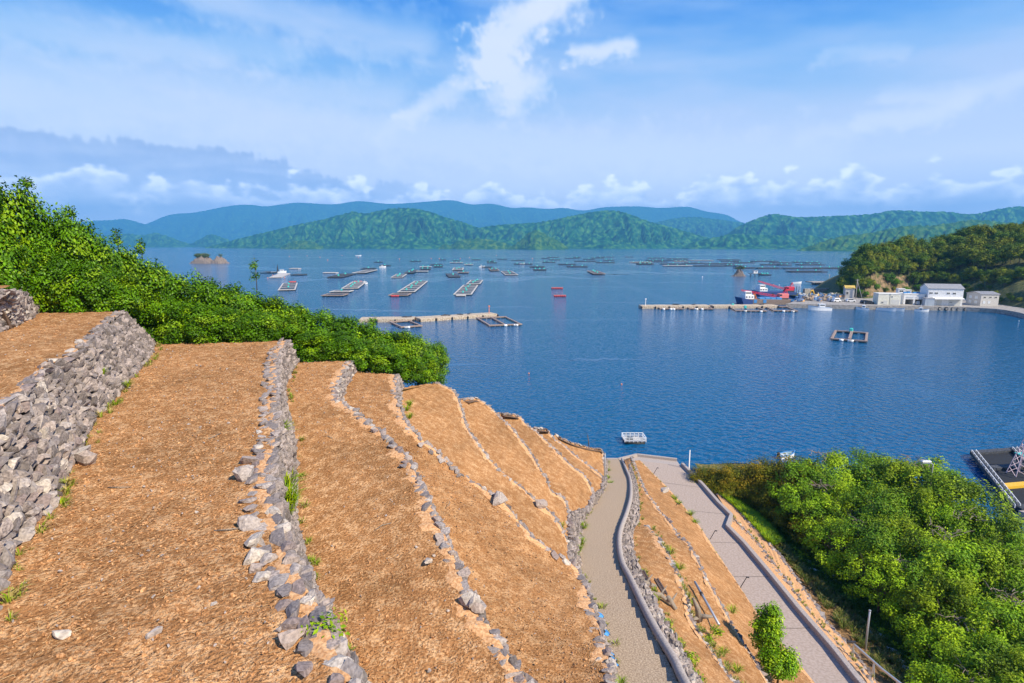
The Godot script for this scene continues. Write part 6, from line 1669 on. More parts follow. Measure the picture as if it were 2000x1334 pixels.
# ---------------------------------------------------------------- houses
func house(called: String, label: String, q: Array, depth: float, wall: Material, roof: String, roof_mat: Material, rise := 1.2, front := [], left := []) -> Node3D:
	var w: float = q[2]
	var h: float = q[3]
	var t := thing(called, label, "building", q[0], q[1])
	var g := Geo.new()
	g.hexa([Vector3(0, -0.5, 0), Vector3(0, -0.5, -depth), Vector3(w, -0.5, -depth), Vector3(w, -0.5, 0), Vector3(0, h, 0), Vector3(0, h, -depth), Vector3(w, h, -depth), Vector3(w, h, 0)])
	var mid := Vector3(0, h + rise, -depth * 0.5)
	if roof == "gable":
		g.tri(Vector3(0, h, 0), mid, Vector3(0, h, -depth)); g.tri(Vector3(w, h, 0), Vector3(w, h, -depth), mid + Vector3(w, 0, 0))
	obj("walls", g, wall, t)
	var r := Geo.new()
	var ov := 0.25
	if roof == "gable":
		for s in [[0.0, ov], [-depth, -ov]]:
			var e0 := Vector3(-ov, h - 0.06 + 0.02, s[0] + s[1])
			var e1 := Vector3(w + ov, h - 0.06 + 0.02, s[0] + s[1])
			var k0 := mid + Vector3(-ov, 0.06, 0)
			var k1 := mid + Vector3(w + ov, 0.06, 0)
			r.quad(e0, e1, k1, k0)
			r.quad(e0 + Vector3(0, 0.14, 0), k0 + Vector3(0, 0.14, 0), k1 + Vector3(0, 0.14, 0), e1 + Vector3(0, 0.14, 0))
			r.quad(e0, e0 + Vector3(0, 0.14, 0), e1 + Vector3(0, 0.14, 0), e1)
			r.quad(e0, k0, k0 + Vector3(0, 0.14, 0), e0 + Vector3(0, 0.14, 0))
			r.quad(e1, e1 + Vector3(0, 0.14, 0), k1 + Vector3(0, 0.14, 0), k1)
			var n := int(w / 0.5)
			for i in n + 1:
				var a := e0.lerp(e1, float(i) / n) + Vector3(0, 0.16, 0)
				var b := k0.lerp(k1, float(i) / n) + Vector3(0, 0.16, 0)
				r.bar(a, b, 0.06, 0.06)
	else:
		r.soft_box(Vector3(w / 2, h + 0.06, -depth / 2), Vector3(w + 0.2, 0.3, depth + 0.2), 0.04)
	obj("roof", r, roof_mat, t)
	for f in front: opening(t, f, w, h, depth, false)
	for f in left: opening(t, f, w, h, depth, true)
	return t

# f: [kind, u0, v0, u1, v1] in shares of the wall
func opening(t: Node3D, f: Array, w: float, h: float, depth: float, on_left: bool):
	var at := func(u, v, out): return Vector3(-out, v * h, -depth * (1.0 - u)) if on_left else Vector3(u * w, v * h, out)
	var a: Vector3 = at.call(f[1], f[2], 0.0)
	var b: Vector3 = at.call(f[3], f[4], 0.0)
	var c := (a + b) * 0.5
	var sz := (b - a).abs()
	var along_x := Vector3(0, 0, 1) if on_left else Vector3(1, 0, 0)
	var wide := sz.z if on_left else sz.x
	var out := Vector3(-1, 0, 0) if on_left else Vector3(0, 0, 1)
	var flat := func(cc, ww, hh, thick): return [cc, Vector3(thick if on_left else ww, hh, ww if on_left else thick)]
	var g := Geo.new()
	var bx: Array = flat.call(c + out * 0.02, wide, sz.y, 0.05)
	g.box(bx[0], bx[1])
	var mat: Material = {"window": M.glass, "shutter": M.shutter, "door": M.shutter_grey, "hole": M.dark_hole, "blind": M.blind}[f[0]]
	var o := obj({"window": "window", "shutter": "roller_shutter", "door": "door", "hole": "garage_opening", "blind": "window"}[f[0]], g, mat, t)
	if f[0] in ["window", "blind", "hole"]:
		var fr := Geo.new()
		for s in [-1, 1]:
			var e: Array = flat.call(c + along_x * s * wide * 0.5 + out * 0.03, 0.1, sz.y + 0.1, 0.1)
			fr.box(e[0], e[1])
			var e2: Array = flat.call(c + Vector3(0, s * sz.y * 0.5, 0) + out * 0.03, wide + 0.1, 0.1, 0.1)
			fr.box(e2[0], e2[1])
		if f[0] != "hole":
			var e3: Array = flat.call(c + out * 0.03, 0.06, sz.y, 0.08)
			fr.box(e3[0], e3[1])
		obj("frame", fr, M.off_white, o)
	elif f[0] == "shutter":
		var fr := Geo.new()
		for i in 7:
			var e: Array = flat.call(Vector3(c.x, a.y + sz.y * (i + 0.5) / 7.0, c.z) + out * 0.055, wide * 0.98, 0.05, 0.03)
			fr.box(e[0], e[1])
		obj("slats", fr, M.shutter, o)

func build_harbour():
	M.boat_white = mottled([lin(0.70, 0.69, 0.66), lin(0.80, 0.79, 0.77), lin(0.84, 0.83, 0.81)], 3.0, 0.4, 0.03, 4, 0.0, 111, false, true)
	M.deck_blue = plain(lin(0.22, 0.36, 0.42), 0.6)
	M.trim_blue = plain(lin(0.08, 0.25, 0.50), 0.5)
	M.shutter = plain(lin(0.58, 0.57, 0.52), 0.6)
	M.shutter_grey = plain(lin(0.35, 0.40, 0.45), 0.6)
	M.blind = plain(lin(0.62, 0.66, 0.70), 0.5)
	M.dark_hole = plain(lin(0.012, 0.011, 0.010), 0.9)
	M.wall_white = mottled([lin(0.62, 0.61, 0.58), lin(0.74, 0.73, 0.71), lin(0.78, 0.77, 0.76)], 7.0, 0.8, 0.02, 5, 0.0, 113)
	M.wall_cream = mottled([lin(0.58, 0.55, 0.44), lin(0.70, 0.67, 0.55), lin(0.74, 0.72, 0.62)], 7.0, 0.8, 0.02, 5, 0.0, 115)
	M.wall_grey = mottled([lin(0.36, 0.35, 0.32), lin(0.50, 0.48, 0.45), lin(0.60, 0.57, 0.53)], 4.0, 0.85, 0.03, 5, 0.0, 117)
	M.roof_grey = mottled([lin(0.22, 0.22, 0.23), lin(0.32, 0.32, 0.33), lin(0.42, 0.41, 0.41)], 5.0, 0.8, 0.03, 5, 0.0, 119)
	M.roof_yellow = plain(lin(0.62, 0.43, 0.10), 0.7)
	M.quay = mottled([lin(0.2016, 0.18, 0.1584), lin(0.3024, 0.2808, 0.252), lin(0.3888, 0.36, 0.324)], 9.0, 0.9, 0.02, 6, 0.08, 121)
	M.pontoon = mottled([lin(0.22, 0.13, 0.07), lin(0.50, 0.42, 0.31), lin(0.64, 0.57, 0.45)], 6.0, 0.9, 0.03, 5, 0.3, 123)
	M.crane_red = plain(lin(0.60, 0.03, 0.06), 0.5)
	M.crane_pink = plain(lin(0.66, 0.18, 0.17), 0.6)
	M.hull_blue = mottled([lin(0.01, 0.03, 0.11), lin(0.018, 0.06, 0.22), lin(0.05, 0.08, 0.18)], 5.0, 0.6, 0.03, 4, 0.0, 125)
	M.hull_rust = mottled([lin(0.10, 0.06, 0.045), lin(0.22, 0.15, 0.11), lin(0.34, 0.29, 0.24)], 3.0, 0.85, 0.04, 5, 0.0, 127)
	M.blue_sheet = mottled([lin(0.02, 0.12, 0.34), lin(0.05, 0.24, 0.52), lin(0.12, 0.34, 0.58)], 3.0, 0.6, 0.04, 4, 0.0, 129)
	M.yellow = plain(lin(0.72, 0.42, 0.03), 0.5)
	M.mast_pink = plain(lin(0.66, 0.50, 0.52), 0.5)
	M.net_black = plain(lin(0.012, 0.014, 0.018), 0.9)
	M.scrap = [plain(lin(0.5, 0.47, 0.42), 0.9), plain(lin(0.62, 0.34, 0.12), 0.8), plain(lin(0.30, 0.24, 0.18), 0.9), plain(lin(0.55, 0.56, 0.58), 0.8), plain(lin(0.12, 0.22, 0.38), 0.7), plain(lin(0.42, 0.30, 0.20), 0.9)]
	# quay: deck and wall
	var lip := QUAY_FRONT.map(func(p): return Vector3(p.x, 1.5, p.z))
	var deck := ruled(lip, HILL_FOOT, 60, 10, 0.0)
	tag(obj("quay_deck", deck, M.quay, null, true), "concrete quay apron before the buildings", "", "", "structure")
	var qw := thing("quay_wall", "long weathered concrete quay wall along the water", "quay wall", QUAY_FRONT[0])
	var line := resample(QUAY_FRONT, 26)
	for i in 26:
		var g := Geo.new()
		var a: Vector3 = line[i] - QUAY_FRONT[0]
		var b: Vector3 = line[i + 1] - QUAY_FRONT[0]
		b = a.lerp(b, 0.992)
		var back := Vector3(0.3, 0, -0.9)
		var y := 1.62 if i < 12 else 1.56
		g.hexa([a + Vector3(0, -1.5, 0.0), b + Vector3(0, -1.5, 0.0), b + back + Vector3(0, -1.5, 0), a + back + Vector3(0, -1.5, 0), a + Vector3(0, y, 0), b + Vector3(0, y, 0), b + back + Vector3(0, y, 0), a + back + Vector3(0, y, 0)])
		obj("wall_block", g, M.quay, qw)
	for p in TYRES:
		var g := Geo.new()
		var ring := []
		for k in 13:
			var an := TAU * k / 12.0
			ring.append(Vector3(cos(an) * 0.55, sin(an) * 0.55, 0))
		g.tube(ring, 0.24, 7, false)
		var o := obj("tyre", g, M.float_black, null, true)
		o.position = p + Vector3(0, 0.75, 0.2)
		tag(o, "black tyre fender hanging on the quay wall, %s from the left" % ORD[TYRES.find(p)], "tyre", "tyre fenders on the quay")
	# buildings
	house("storehouse", "cream flat roofed block at the left of the quay buildings", CREAM_ONE, 5.0, M.wall_cream, "flat", M.off_white, 0.0, [["window", 0.3, 0.12, 0.48, 0.3], ["shutter", 0.5, 0.02, 0.85, 0.4]])
	house("storehouse", "cream flat roofed block with a roller shutter, second on the quay", CREAM_TWO, 5.0, M.wall_cream, "flat", M.off_white, 0.0, [["window", 0.12, 0.68, 0.24, 0.82], ["shutter", 0.1, 0.02, 0.9, 0.5]])
	var gar := thing("garage", "white garage with two dark open bays", "building", GARAGE[0], GARAGE[1])
	var gw: float = GARAGE[2]
	var gh: float = GARAGE[3]
	for q in [[0.0, 0.08], [0.46, 0.54], [0.94, 1.0]]:
		var pg := Geo.new()
		pg.box(Vector3((q[0] + q[1]) * 0.5 * gw, gh * 0.26, -0.15), Vector3((q[1] - q[0]) * gw, gh * 0.52, 0.3))
		obj("pier", pg, M.wall_white, gar)
	var wg := Geo.new()
	wg.box(Vector3(gw * 0.5, gh * 0.76, -0.15), Vector3(gw, gh * 0.48, 0.3))
	wg.box(Vector3(0.12, gh * 0.5, -3.65), Vector3(0.24, gh, 6.7))
	wg.box(Vector3(gw - 0.12, gh * 0.5, -3.65), Vector3(0.24, gh, 6.7))
	wg.box(Vector3(gw * 0.5, gh * 0.5, -7.1), Vector3(gw, gh, 0.2))
	wg.box(Vector3(gw * 0.5, gh * 0.5, -3.6), Vector3(0.2, gh, 6.6))
	obj("walls", wg, M.wall_white, gar)
	var rg := Geo.new()
	rg.soft_box(Vector3(gw * 0.5, gh + 0.15, -3.6), Vector3(gw + 0.2, 0.3, 7.4), 0.04)
	obj("roof", rg, M.off_white, gar)
	for q in [[0.1, 0.44], [0.56, 0.92]]:
		var sl := Geo.new()
		sl.box(Vector3((q[0] + q[1]) * 0.5 * gw, gh * 0.70, 0.04), Vector3((q[1] - q[0]) * gw, 0.22, 0.08))
		obj("shutter_box", sl, M.shutter_grey, gar)
	var vn := Geo.new()
	vn.soft_box(Vector3(gw * 0.75, 0.75, -2.2), Vector3(1.5, 1.3, 2.6), 0.2)
	obj("stored_van", vn, M.white, gar)
	var ac := Geo.new()
	for i in 4: ac.soft_box(Vector3(1.0 + i * 1.7, GARAGE[3] + 0.55, -2.0 - (i % 2)), Vector3(1.1, 0.7, 0.8), 0.06)
	tag(obj("rooftop_units", ac, M.blue_sheet, gar), "", "", "", "stuff")
	house("hut", "small white hut above the garage, left one", ROOF_HUT_ONE, 2.2, M.wall_white, "flat", M.off_white, 0.0, [["window", 0.2, 0.4, 0.75, 0.75]])
	house("hut", "small white hut above the garage, right one", ROOF_HUT_TWO, 2.2, M.wall_white, "flat", M.off_white, 0.0, [["window", 0.15, 0.4, 0.7, 0.8]])
	var shed := house("warehouse", "big white two storey shed with a grey gabled roof", SHED, 8.0, M.wall_white, "gable", M.roof_grey, 1.5, [["window", 0.03, 0.68, 0.13, 0.78], ["window", 0.19, 0.68, 0.28, 0.78], ["window", 0.53, 0.68, 0.62, 0.78], ["window", 0.70, 0.68, 0.79, 0.78], ["shutter", 0.27, 0.0, 0.42, 0.42], ["shutter", 0.60, 0.0, 0.95, 0.45], ["window", 0.63, 0.16, 0.72, 0.24]])
	var aw := Geo.new()
	var sw: float = SHED[2]
	aw.hexa([Vector3(0.12 * sw, 3.1, 0.04), Vector3(sw, 3.1, 0.04), Vector3(sw, 2.7, 1.7), Vector3(0.16 * sw, 2.5, 1.9), Vector3(0.12 * sw, 3.22, 0.04), Vector3(sw, 3.22, 0.04), Vector3(sw, 2.82, 1.7), Vector3(0.16 * sw, 2.62, 1.9)])
	obj("awning", aw, M.wall_white, shed)
	var lt := house("lean_to", "dark grey lean-to at the left corner of the big white shed", LEAN_TO, 2.5, M.shutter_grey, "flat", M.roof_grey, 0.0, [["door", 0.3, 0.0, 0.6, 0.7]])
	house("workshop", "grey two storey building at the right with four blinds on its end", GREY, 7.6, M.wall_grey, "gable", M.roof_grey, 0.75, [["window", 0.14, 0.68, 0.28, 0.82], ["window", 0.44, 0.68, 0.58, 0.82], ["window", 0.74, 0.68, 0.88, 0.82], ["blind", 0.14, 0.2, 0.26, 0.45], ["blind", 0.42, 0.2, 0.54, 0.45]], [["blind", 0.2, 0.58, 0.38, 0.82], ["blind", 0.6, 0.58, 0.78, 0.82], ["blind", 0.2, 0.16, 0.38, 0.42], ["blind", 0.6, 0.16, 0.78, 0.42]])
	house("cottage", "small house with a yellow gabled roof above the yard", YELLOW, 4.5, M.wall_grey, "gable", M.roof_yellow, 1.0, [["window", 0.1, 0.3, 0.35, 0.6]])
	house("wharf_house", "blue and white two storey house on the small wharf", PIER_HOUSE, 5.0, M.blind, "flat", M.wall_white, 0.0, [["window", 0.35, 0.62, 0.62, 0.85], ["window", 0.1, 0.1, 0.4, 0.4], ["window", 0.55, 0.1, 0.9, 0.4]])
	for q in TALL_POLES:
		var t := thing("utility_pole", q[2], "pole", q[0])
		var g := Geo.new()
		g.tube([Vector3(0, -0.5, 0), Vector3(0, q[1], 0)], [0.22, 0.13], 8)
		obj("mast", g, M.concrete, t, true)
		var c := Geo.new()
		c.bar(Vector3(-0.8, q[1] - 0.5, 0), Vector3(0.8, q[1] - 0.5, 0), 0.12)
		obj("crossarm", c, M.steel, t)
		if "stays" in q[2]:
			var s := Geo.new()
			s.bar(Vector3(0.1, q[1] - 1.0, 0), Vector3(2.6, 0.0, 0.5), 0.14)
			obj("stay", s, M.steel, t)
	for q in CARS: make_car(q)
	for q in BOATS: make_boat(q)
	make_crane_barges()
	make_yard()
	make_islets()
	for q in TOWN:
		var i := TOWN.find(q)
		var g := Geo.new()
		var w: float = q[1]
		var h := 7.0 + (i * 5 % 4) * 2.0
		var t := thing("shore_house", "tiny pale building on the far shore, %s from the left" % ORD[i], "building", q[0], 0.0, "buildings on the far shore")
		g.box(Vector3(0, h / 2, -8), Vector3(w, h, 14))
		obj("walls", g, M.wall_white, t)
		var r := Geo.new()
		r.hexa([Vector3(-w / 2 - 1, h, 0), Vector3(w / 2 + 1, h, 0), Vector3(w / 2 + 1, h, -16), Vector3(-w / 2 - 1, h, -16), Vector3(-w / 2 + 2, h + 3, -6), Vector3(w / 2 - 2, h + 3, -6), Vector3(w / 2 - 2, h + 3, -10), Vector3(-w / 2 + 2, h + 3, -10)])
		obj("roof", r, M.roof_grey, t)

func make_car(q: Array):
	var col := {"grey": lin(0.35, 0.36, 0.38), "white": lin(0.75, 0.75, 0.75), "black": lin(0.015, 0.016, 0.02)}
	var t := thing("parked_car", q[3], "car", q[0], q[1], "vehicles parked on the quay")
	var paint := plain(col[q[2]], 0.25)
	var g := Geo.new()
	var van: bool = "van" in q[3]
	var prof := [Vector2(-1.7, 0.3), Vector2(-1.75, 0.75), Vector2(-1.55, 0.9), Vector2(-1.3, 1.75 if van else 1.4), Vector2(0.5 if not van else 0.9, 1.75 if van else 1.42), Vector2(1.0 if not van else 1.3, 0.95), Vector2(1.65, 0.82), Vector2(1.75, 0.4), Vector2(1.7, 0.28)]
	for i in prof.size():
		var a: Vector2 = prof[i]
		var b: Vector2 = prof[(i + 1) % prof.size()]
		g.quad(Vector3(a.x, a.y, -0.75), Vector3(b.x, b.y, -0.75), Vector3(b.x, b.y, 0.75), Vector3(a.x, a.y, 0.75))
	for s in [-0.75, 0.75]:
		for i in range(1, prof.size() - 1): g.tri(Vector3(prof[0].x, prof[0].y, s), Vector3(prof[i].x, prof[i].y, s), Vector3(prof[i + 1].x, prof[i + 1].y, s))
	obj("body", g, paint, t)
	for s in [-0.765, 0.765]:
		var w := Geo.new()
		w.hexa([Vector3(-1.35, 0.93, s - 0.01), Vector3(0.95, 0.93, s - 0.01), Vector3(0.95, 0.93, s + 0.01), Vector3(-1.35, 0.93, s + 0.01), Vector3(-1.2, 1.32, s - 0.01), Vector3(0.5, 1.32, s - 0.01), Vector3(0.5, 1.32, s + 0.01), Vector3(-1.2, 1.32, s + 0.01)])
		obj("window", w, M.glass, t)
	for x in [-1.1, 1.1]:
		for s in [-0.72, 0.72]:
			var wh := Geo.new()
			wh.tube([Vector3(x, 0.3, s - 0.1), Vector3(x, 0.3, s + 0.1)], 0.31, 10)
			obj("wheel", wh, M.float_black, t)

func make_crane_barges():
	for k in 2:
		var p: Vector3 = BARGES[k][0]
		var l: float = BARGES[k][1]
		var wd: float = BARGES[k][2]
		var t := thing("crane_barge", ["rusty crane barge with a white wheelhouse and low red boom, nearer one", "dark blue crane barge with a raised red boom, farther one"][k], "barge", p)
		var dk := 1.9 if k == 0 else 2.2
		var g := Geo.new()
		g.hexa([Vector3(1.5, -0.5, 0), Vector3(l, -0.5, 0), Vector3(l, -0.5, -wd), Vector3(1.5, -0.5, -wd), Vector3(0, dk + 0.5, 0), Vector3(l, dk, 0), Vector3(l, dk, -wd), Vector3(0, dk + 0.5, -wd)])
		obj("hull", g, M.hull_rust if k == 0 else M.hull_blue, t)
		if k == 0:
			var bw := Geo.new()
			bw.hexa([Vector3(0.9, -0.45, 0.12), Vector3(4.6, -0.45, 0.12), Vector3(4.6, -0.45, -wd - 0.1), Vector3(0.9, -0.45, -wd - 0.1), Vector3(-0.3, dk + 0.9, 0.12), Vector3(4.6, dk + 0.1, 0.12), Vector3(4.6, dk + 0.1, -wd - 0.1), Vector3(-0.3, dk + 0.9, -wd - 0.1)])
			obj("bow", bw, M.hull_blue, t)
			var sh := Geo.new()
			for i in 4: sh.soft_box(Vector3(9.0 + i * 2.4, dk + 0.45, -wd * 0.45), Vector3(2.3, 0.9 + 0.2 * (i % 2), wd * 0.6), 0.15)
			obj("sheeted_cargo", sh, M.blue_sheet, t)
			for i in 3:
				var pn := Geo.new()
				pn.box(Vector3([5.6, 9.6, l - 1.2][i], dk - 0.5, 0.06), Vector3(1.3, 1.4, 0.08))
				obj("blue_panel", pn, M.blue_sheet, t)
		else:
			var fd := Geo.new()
			fd.tube([Vector3(l * 0.38, 1.2, 0.0), Vector3(l * 0.38, 1.2, 0.25)], 0.55, 12)
			obj("fender", fd, M.float_black, t)
		# wheelhouse
		var hx := 2.4 if k == 0 else 2.0
		var wh := Geo.new()
		wh.soft_box(Vector3(hx + 1.2, dk + 1.0, -wd * 0.5), Vector3(3.8, 2.0, wd * 0.7), 0.08)
		wh.soft_box(Vector3(hx + 0.9, dk + 2.7, -wd * 0.5), Vector3(2.6, 1.5, wd * 0.5), 0.08)
		var cab := obj("wheelhouse", wh, M.white, t)
		for i in 4:
			var wi := Geo.new()
			if i == 3: wi.box(Vector3(hx + 0.9, dk + 2.85, -wd * 0.5 + wd * 0.25 + 0.02), Vector3(2.2, 0.55, 0.04))
			else: wi.box(Vector3(hx - 0.1 + i * 1.2, dk + 1.2, -wd * 0.5 + wd * 0.35 + 0.02), Vector3(0.6, 0.5, 0.04))
			obj("window", wi, M.glass, cab)
		var fn := Geo.new()
		fn.tube([Vector3(hx + 2.6, dk + 2.0, -wd * 0.5), Vector3(hx + 2.7, dk + 3.6, -wd * 0.5)], 0.25, 8)
		obj("funnel", fn, M.yellow if k == 1 else M.white, cab)
		# crane
		var cx := l - 4.0 if k == 0 else l - 2.2
		var base := Geo.new()
		base.soft_box(Vector3(cx, dk + 0.35, -wd * 0.5), Vector3(4.2, 0.7, 3.2), 0.1)
		obj("crane_tracks", base, M.dark_metal, t)
		var hs := Geo.new()
		hs.soft_box(Vector3(cx + 0.3, dk + 1.6, -wd * 0.5), Vector3(4.0, 1.8, 2.8), 0.15)
		var chs := obj("crane_house", hs, M.crane_pink if k == 0 else M.crane_red, t)
		var cw := Geo.new()
		cw.box(Vector3(cx - 1.1, dk + 1.9, -wd * 0.5 + 1.42), Vector3(0.9, 0.7, 0.04))
		obj("cab_window", cw, M.glass, chs)
		# lattice boom
		var b0 := Vector3(cx - 1.6, dk + 1.2, -wd * 0.5)
		var b1 := Vector3(0.8, dk + 3.9, -wd * 0.5) if k == 0 else Vector3(1.5, dk + 5.2, -wd * 0.5)
		var bm := Geo.new()
		var cs := [Vector3(0, 0.42, 0.42), Vector3(0, 0.42, -0.42), Vector3(0, -0.42, -0.42), Vector3(0, -0.42, 0.42)]
		for i in 4:
			bm.bar(b0 + cs[i], b1 + cs[i] * 0.55, 0.16)
			for s in 14:
				var f := s / 14.0
				bm.bar((b0 + cs[i]).lerp(b1 + cs[i] * 0.55, f), (b0 + cs[(i + 1) % 4]).lerp(b1 + cs[(i + 1) % 4] * 0.55, (s + 1) / 14.0), 0.09)
		obj("boom", bm, M.crane_red, t)
		var af := Geo.new()
		af.bar(Vector3(cx + 0.4, dk + 2.4, -wd * 0.5 + 0.8), Vector3(cx + 1.6, dk + 4.6, -wd * 0.5), 0.2)
		af.bar(Vector3(cx + 0.4, dk + 2.4, -wd * 0.5 - 0.8), Vector3(cx + 1.6, dk + 4.6, -wd * 0.5), 0.2)
		af.bar(Vector3(cx + 2.2, dk + 2.2, -wd * 0.5), Vector3(cx + 1.6, dk + 4.6, -wd * 0.5), 0.2)
		obj("gantry", af, M.crane_red, t)
		var wr := Geo.new()
		wr.bar(Vector3(cx + 1.6, dk + 4.6, -wd * 0.5), b1 + Vector3(0, 0.3, 0), 0.05)
		obj("boom_cable", wr, M.dark_metal, t)
		if k == 0:
			var rest := Geo.new()
			for s in [-0.9, 0.9]:
				rest.bar(Vector3(6.6 + s, dk, -wd * 0.5 + 0.8), Vector3(6.6, dk + 2.9, -wd * 0.5), 0.22)
				rest.bar(Vector3(6.6 + s, dk, -wd * 0.5 - 0.8), Vector3(6.6, dk + 2.9, -wd * 0.5), 0.22)
			obj("boom_rest", rest, M.orange_paint, t)
		else:
			for s in [0.6, 1.8]:
				var sp := Geo.new()
				sp.tube([Vector3(l + s, -1.0, -2.0), Vector3(l + s, 5.0, -2.0)], 0.14, 6)
				obj("spud_pole", sp, M.dark_metal, t)

func make_yard():
	var a: Vector3 = YARD[0]
	var b: Vector3 = YARD[1]
	var c: Vector3 = YARD[2]
	var d: Vector3 = YARD[3]
	var at := func(u, v): return (a.lerp(b, u)).lerp(d.lerp(c, u), v)
	for i in 34:
		var u := rr(0.02, 0.98)
		var v := rr(0.05, 0.9)
		var p: Vector3 = at.call(u, v)
		var t := thing("scrap_heap", "heap of scrap and timber in the yard, %s from the left" % ORD[i], "scrap heap", p, rr(0, 3), "scrap heaps in the yard")
		for k in 3:
			var g := Geo.new()
			for j in 4:
				var q := Vector3(rr(-1.3, 1.3), rr(0.1, 1.1) * (1.0 if k else 1.4), rr(-1.3, 1.3))
				if (i + k + j) % 3 == 0: g.bar(q, q + Vector3(rr(-2, 2), rr(-0.3, 0.4), rr(-1, 1)), rr(0.12, 0.3))
				else: g.soft_box(q, Vector3(rr(0.5, 1.5), rr(0.4, 1.1), rr(0.5, 1.3)), 0.08, Basis(Vector3.UP, rr(0, 3)) * Basis(Vector3.RIGHT, rr(-0.3, 0.3)))
			tag(obj("scrap", g, M.scrap[(i * 2 + k * 3) % 6], t), "", "", "", "stuff")
	# renumber the heaps from the left
	var heaps := get_children().filter(func(n): return str(n.name).begins_with("scrap_heap"))
	heaps.sort_custom(func(x, y): return x.position.x / -x.position.z < y.position.x / -y.position.z)
	for i in heaps.size(): heaps[i].set_meta("label", "heap of scrap and timber in the yard, %s from the left" % ORD[i])
	var e := thing("excavator", "small yellow excavator among the scrap heaps", "excavator", DIGGER, 0.5)
	for s in [-0.8, 0.8]:
		var tr := Geo.new()
		tr.soft_box(Vector3(0, 0.35, s), Vector3(2.6, 0.6, 0.45), 0.15)
		obj("track", tr, M.float_black, e)
	var bd := Geo.new()
	bd.soft_box(Vector3(0.3, 1.15, 0), Vector3(2.0, 1.0, 1.7), 0.12)
	obj("body", bd, M.yellow, e)
	var cb := Geo.new()
	cb.soft_box(Vector3(-0.3, 1.9, 0.4), Vector3(1.0, 1.3, 0.8), 0.1)
	obj("cab", cb, M.glass, e)
	var bo := Geo.new()
	bo.bar(Vector3(-0.8, 1.4, -0.2), Vector3(-2.2, 3.4, -0.2), 0.34)
	bo.bar(Vector3(-2.2, 3.4, -0.2), Vector3(-3.6, 3.1, -0.2), 0.3)
	obj("boom", bo, M.yellow, e)
	var ar := Geo.new()
	ar.bar(Vector3(-3.6, 3.2, -0.2), Vector3(-3.9, 0.9, -0.2), 0.26)
	obj("arm", ar, M.yellow, e)
	var bk := Geo.new()
	bk.soft_box(Vector3(-3.9, 0.6, -0.2), Vector3(0.7, 0.6, 0.8), 0.1)
	obj("bucket", bk, M.dark_metal, e)
	# grey breakwater wall with a water wheel shaped hole, and the small wharf beyond
	var w0: Vector3 = BREAKWATER[0]
	var w1: Vector3 = BREAKWATER[1]
	var bw := thing("breakwater", "grey concrete breakwater wall behind the scrap yard", "breakwater", w0)
	for i in 7:
		var g := Geo.new()
		var p0 := (w1 - w0) * (i / 7.0)
		var p1 := (w1 - w0) * ((i + 0.985) / 7.0)
		var back := Vector3(0, 0, -2.0)
		var y := 3.9 if i != 5 else 3.6
		g.hexa([p0 + Vector3(0, -1, 0), p1 + Vector3(0, -1, 0), p1 + back + Vector3(0, -1, 0), p0 + back + Vector3(0, -1, 0), p0 + Vector3(0, y, 0), p1 + Vector3(0, y, 0), p1 + back + Vector3(0, y, 0), p0 + back + Vector3(0, y, 0)])
		obj("wall_block", g, M.quay if i < 5 else M.wall_grey, bw)
	var wl := Geo.new()
	var ring := []
	for k in 15: ring.append(Vector3(cos(TAU * k / 14.0) * 1.3, 2.2 + sin(TAU * k / 14.0) * 1.3, 0.25) + (w1 - w0) * 0.16)
	wl.tube(ring, 0.18, 6, false)
	obj("ring", wl, M.scrap[0], bw)
	var q0: Vector3 = WHARF[0]
	var q1: Vector3 = WHARF[1]
	var wf := thing("wharf", "small wharf on rough stone beyond the breakwater", "wharf", q0)
	var dg := Geo.new()
	dg.box((q1 - q0) * 0.5 + Vector3(4, 1.6, -4.0), Vector3((q1 - q0).length() + 8.0, 0.6, 9.0))
	obj("deck", dg, M.quay, wf)
	var pile := Pile.new()
	for i in 90:
		var p := (q1 - q0) * rr(0.0, 1.0) + Vector3(0, rr(-0.2, 1.2), rr(-0.3, 0.5))
		pile.add(rock_tris[i % 9], Transform3D(Basis.from_euler(Vector3(rr(0, 3), rr(0, 3), rr(0, 3))) * Basis.from_scale(Vector3.ONE * rr(0.5, 0.95)), p), rr(0.25, 0.55))
	tag(inst("rubble", pile.g.mesh(false), M.stone_mix, wf), "", "", "", "stuff")
	for i in 8:
		var gp := Geo.new()
		gp.tube([(q1 - q0) * (0.45 + i * 0.06) + Vector3(0, -1.0, 0.6), (q1 - q0) * (0.45 + i * 0.06) + Vector3(0, 1.9, 0.6)], 0.16, 6)
		obj("pile", gp, M.frame_dark, wf)

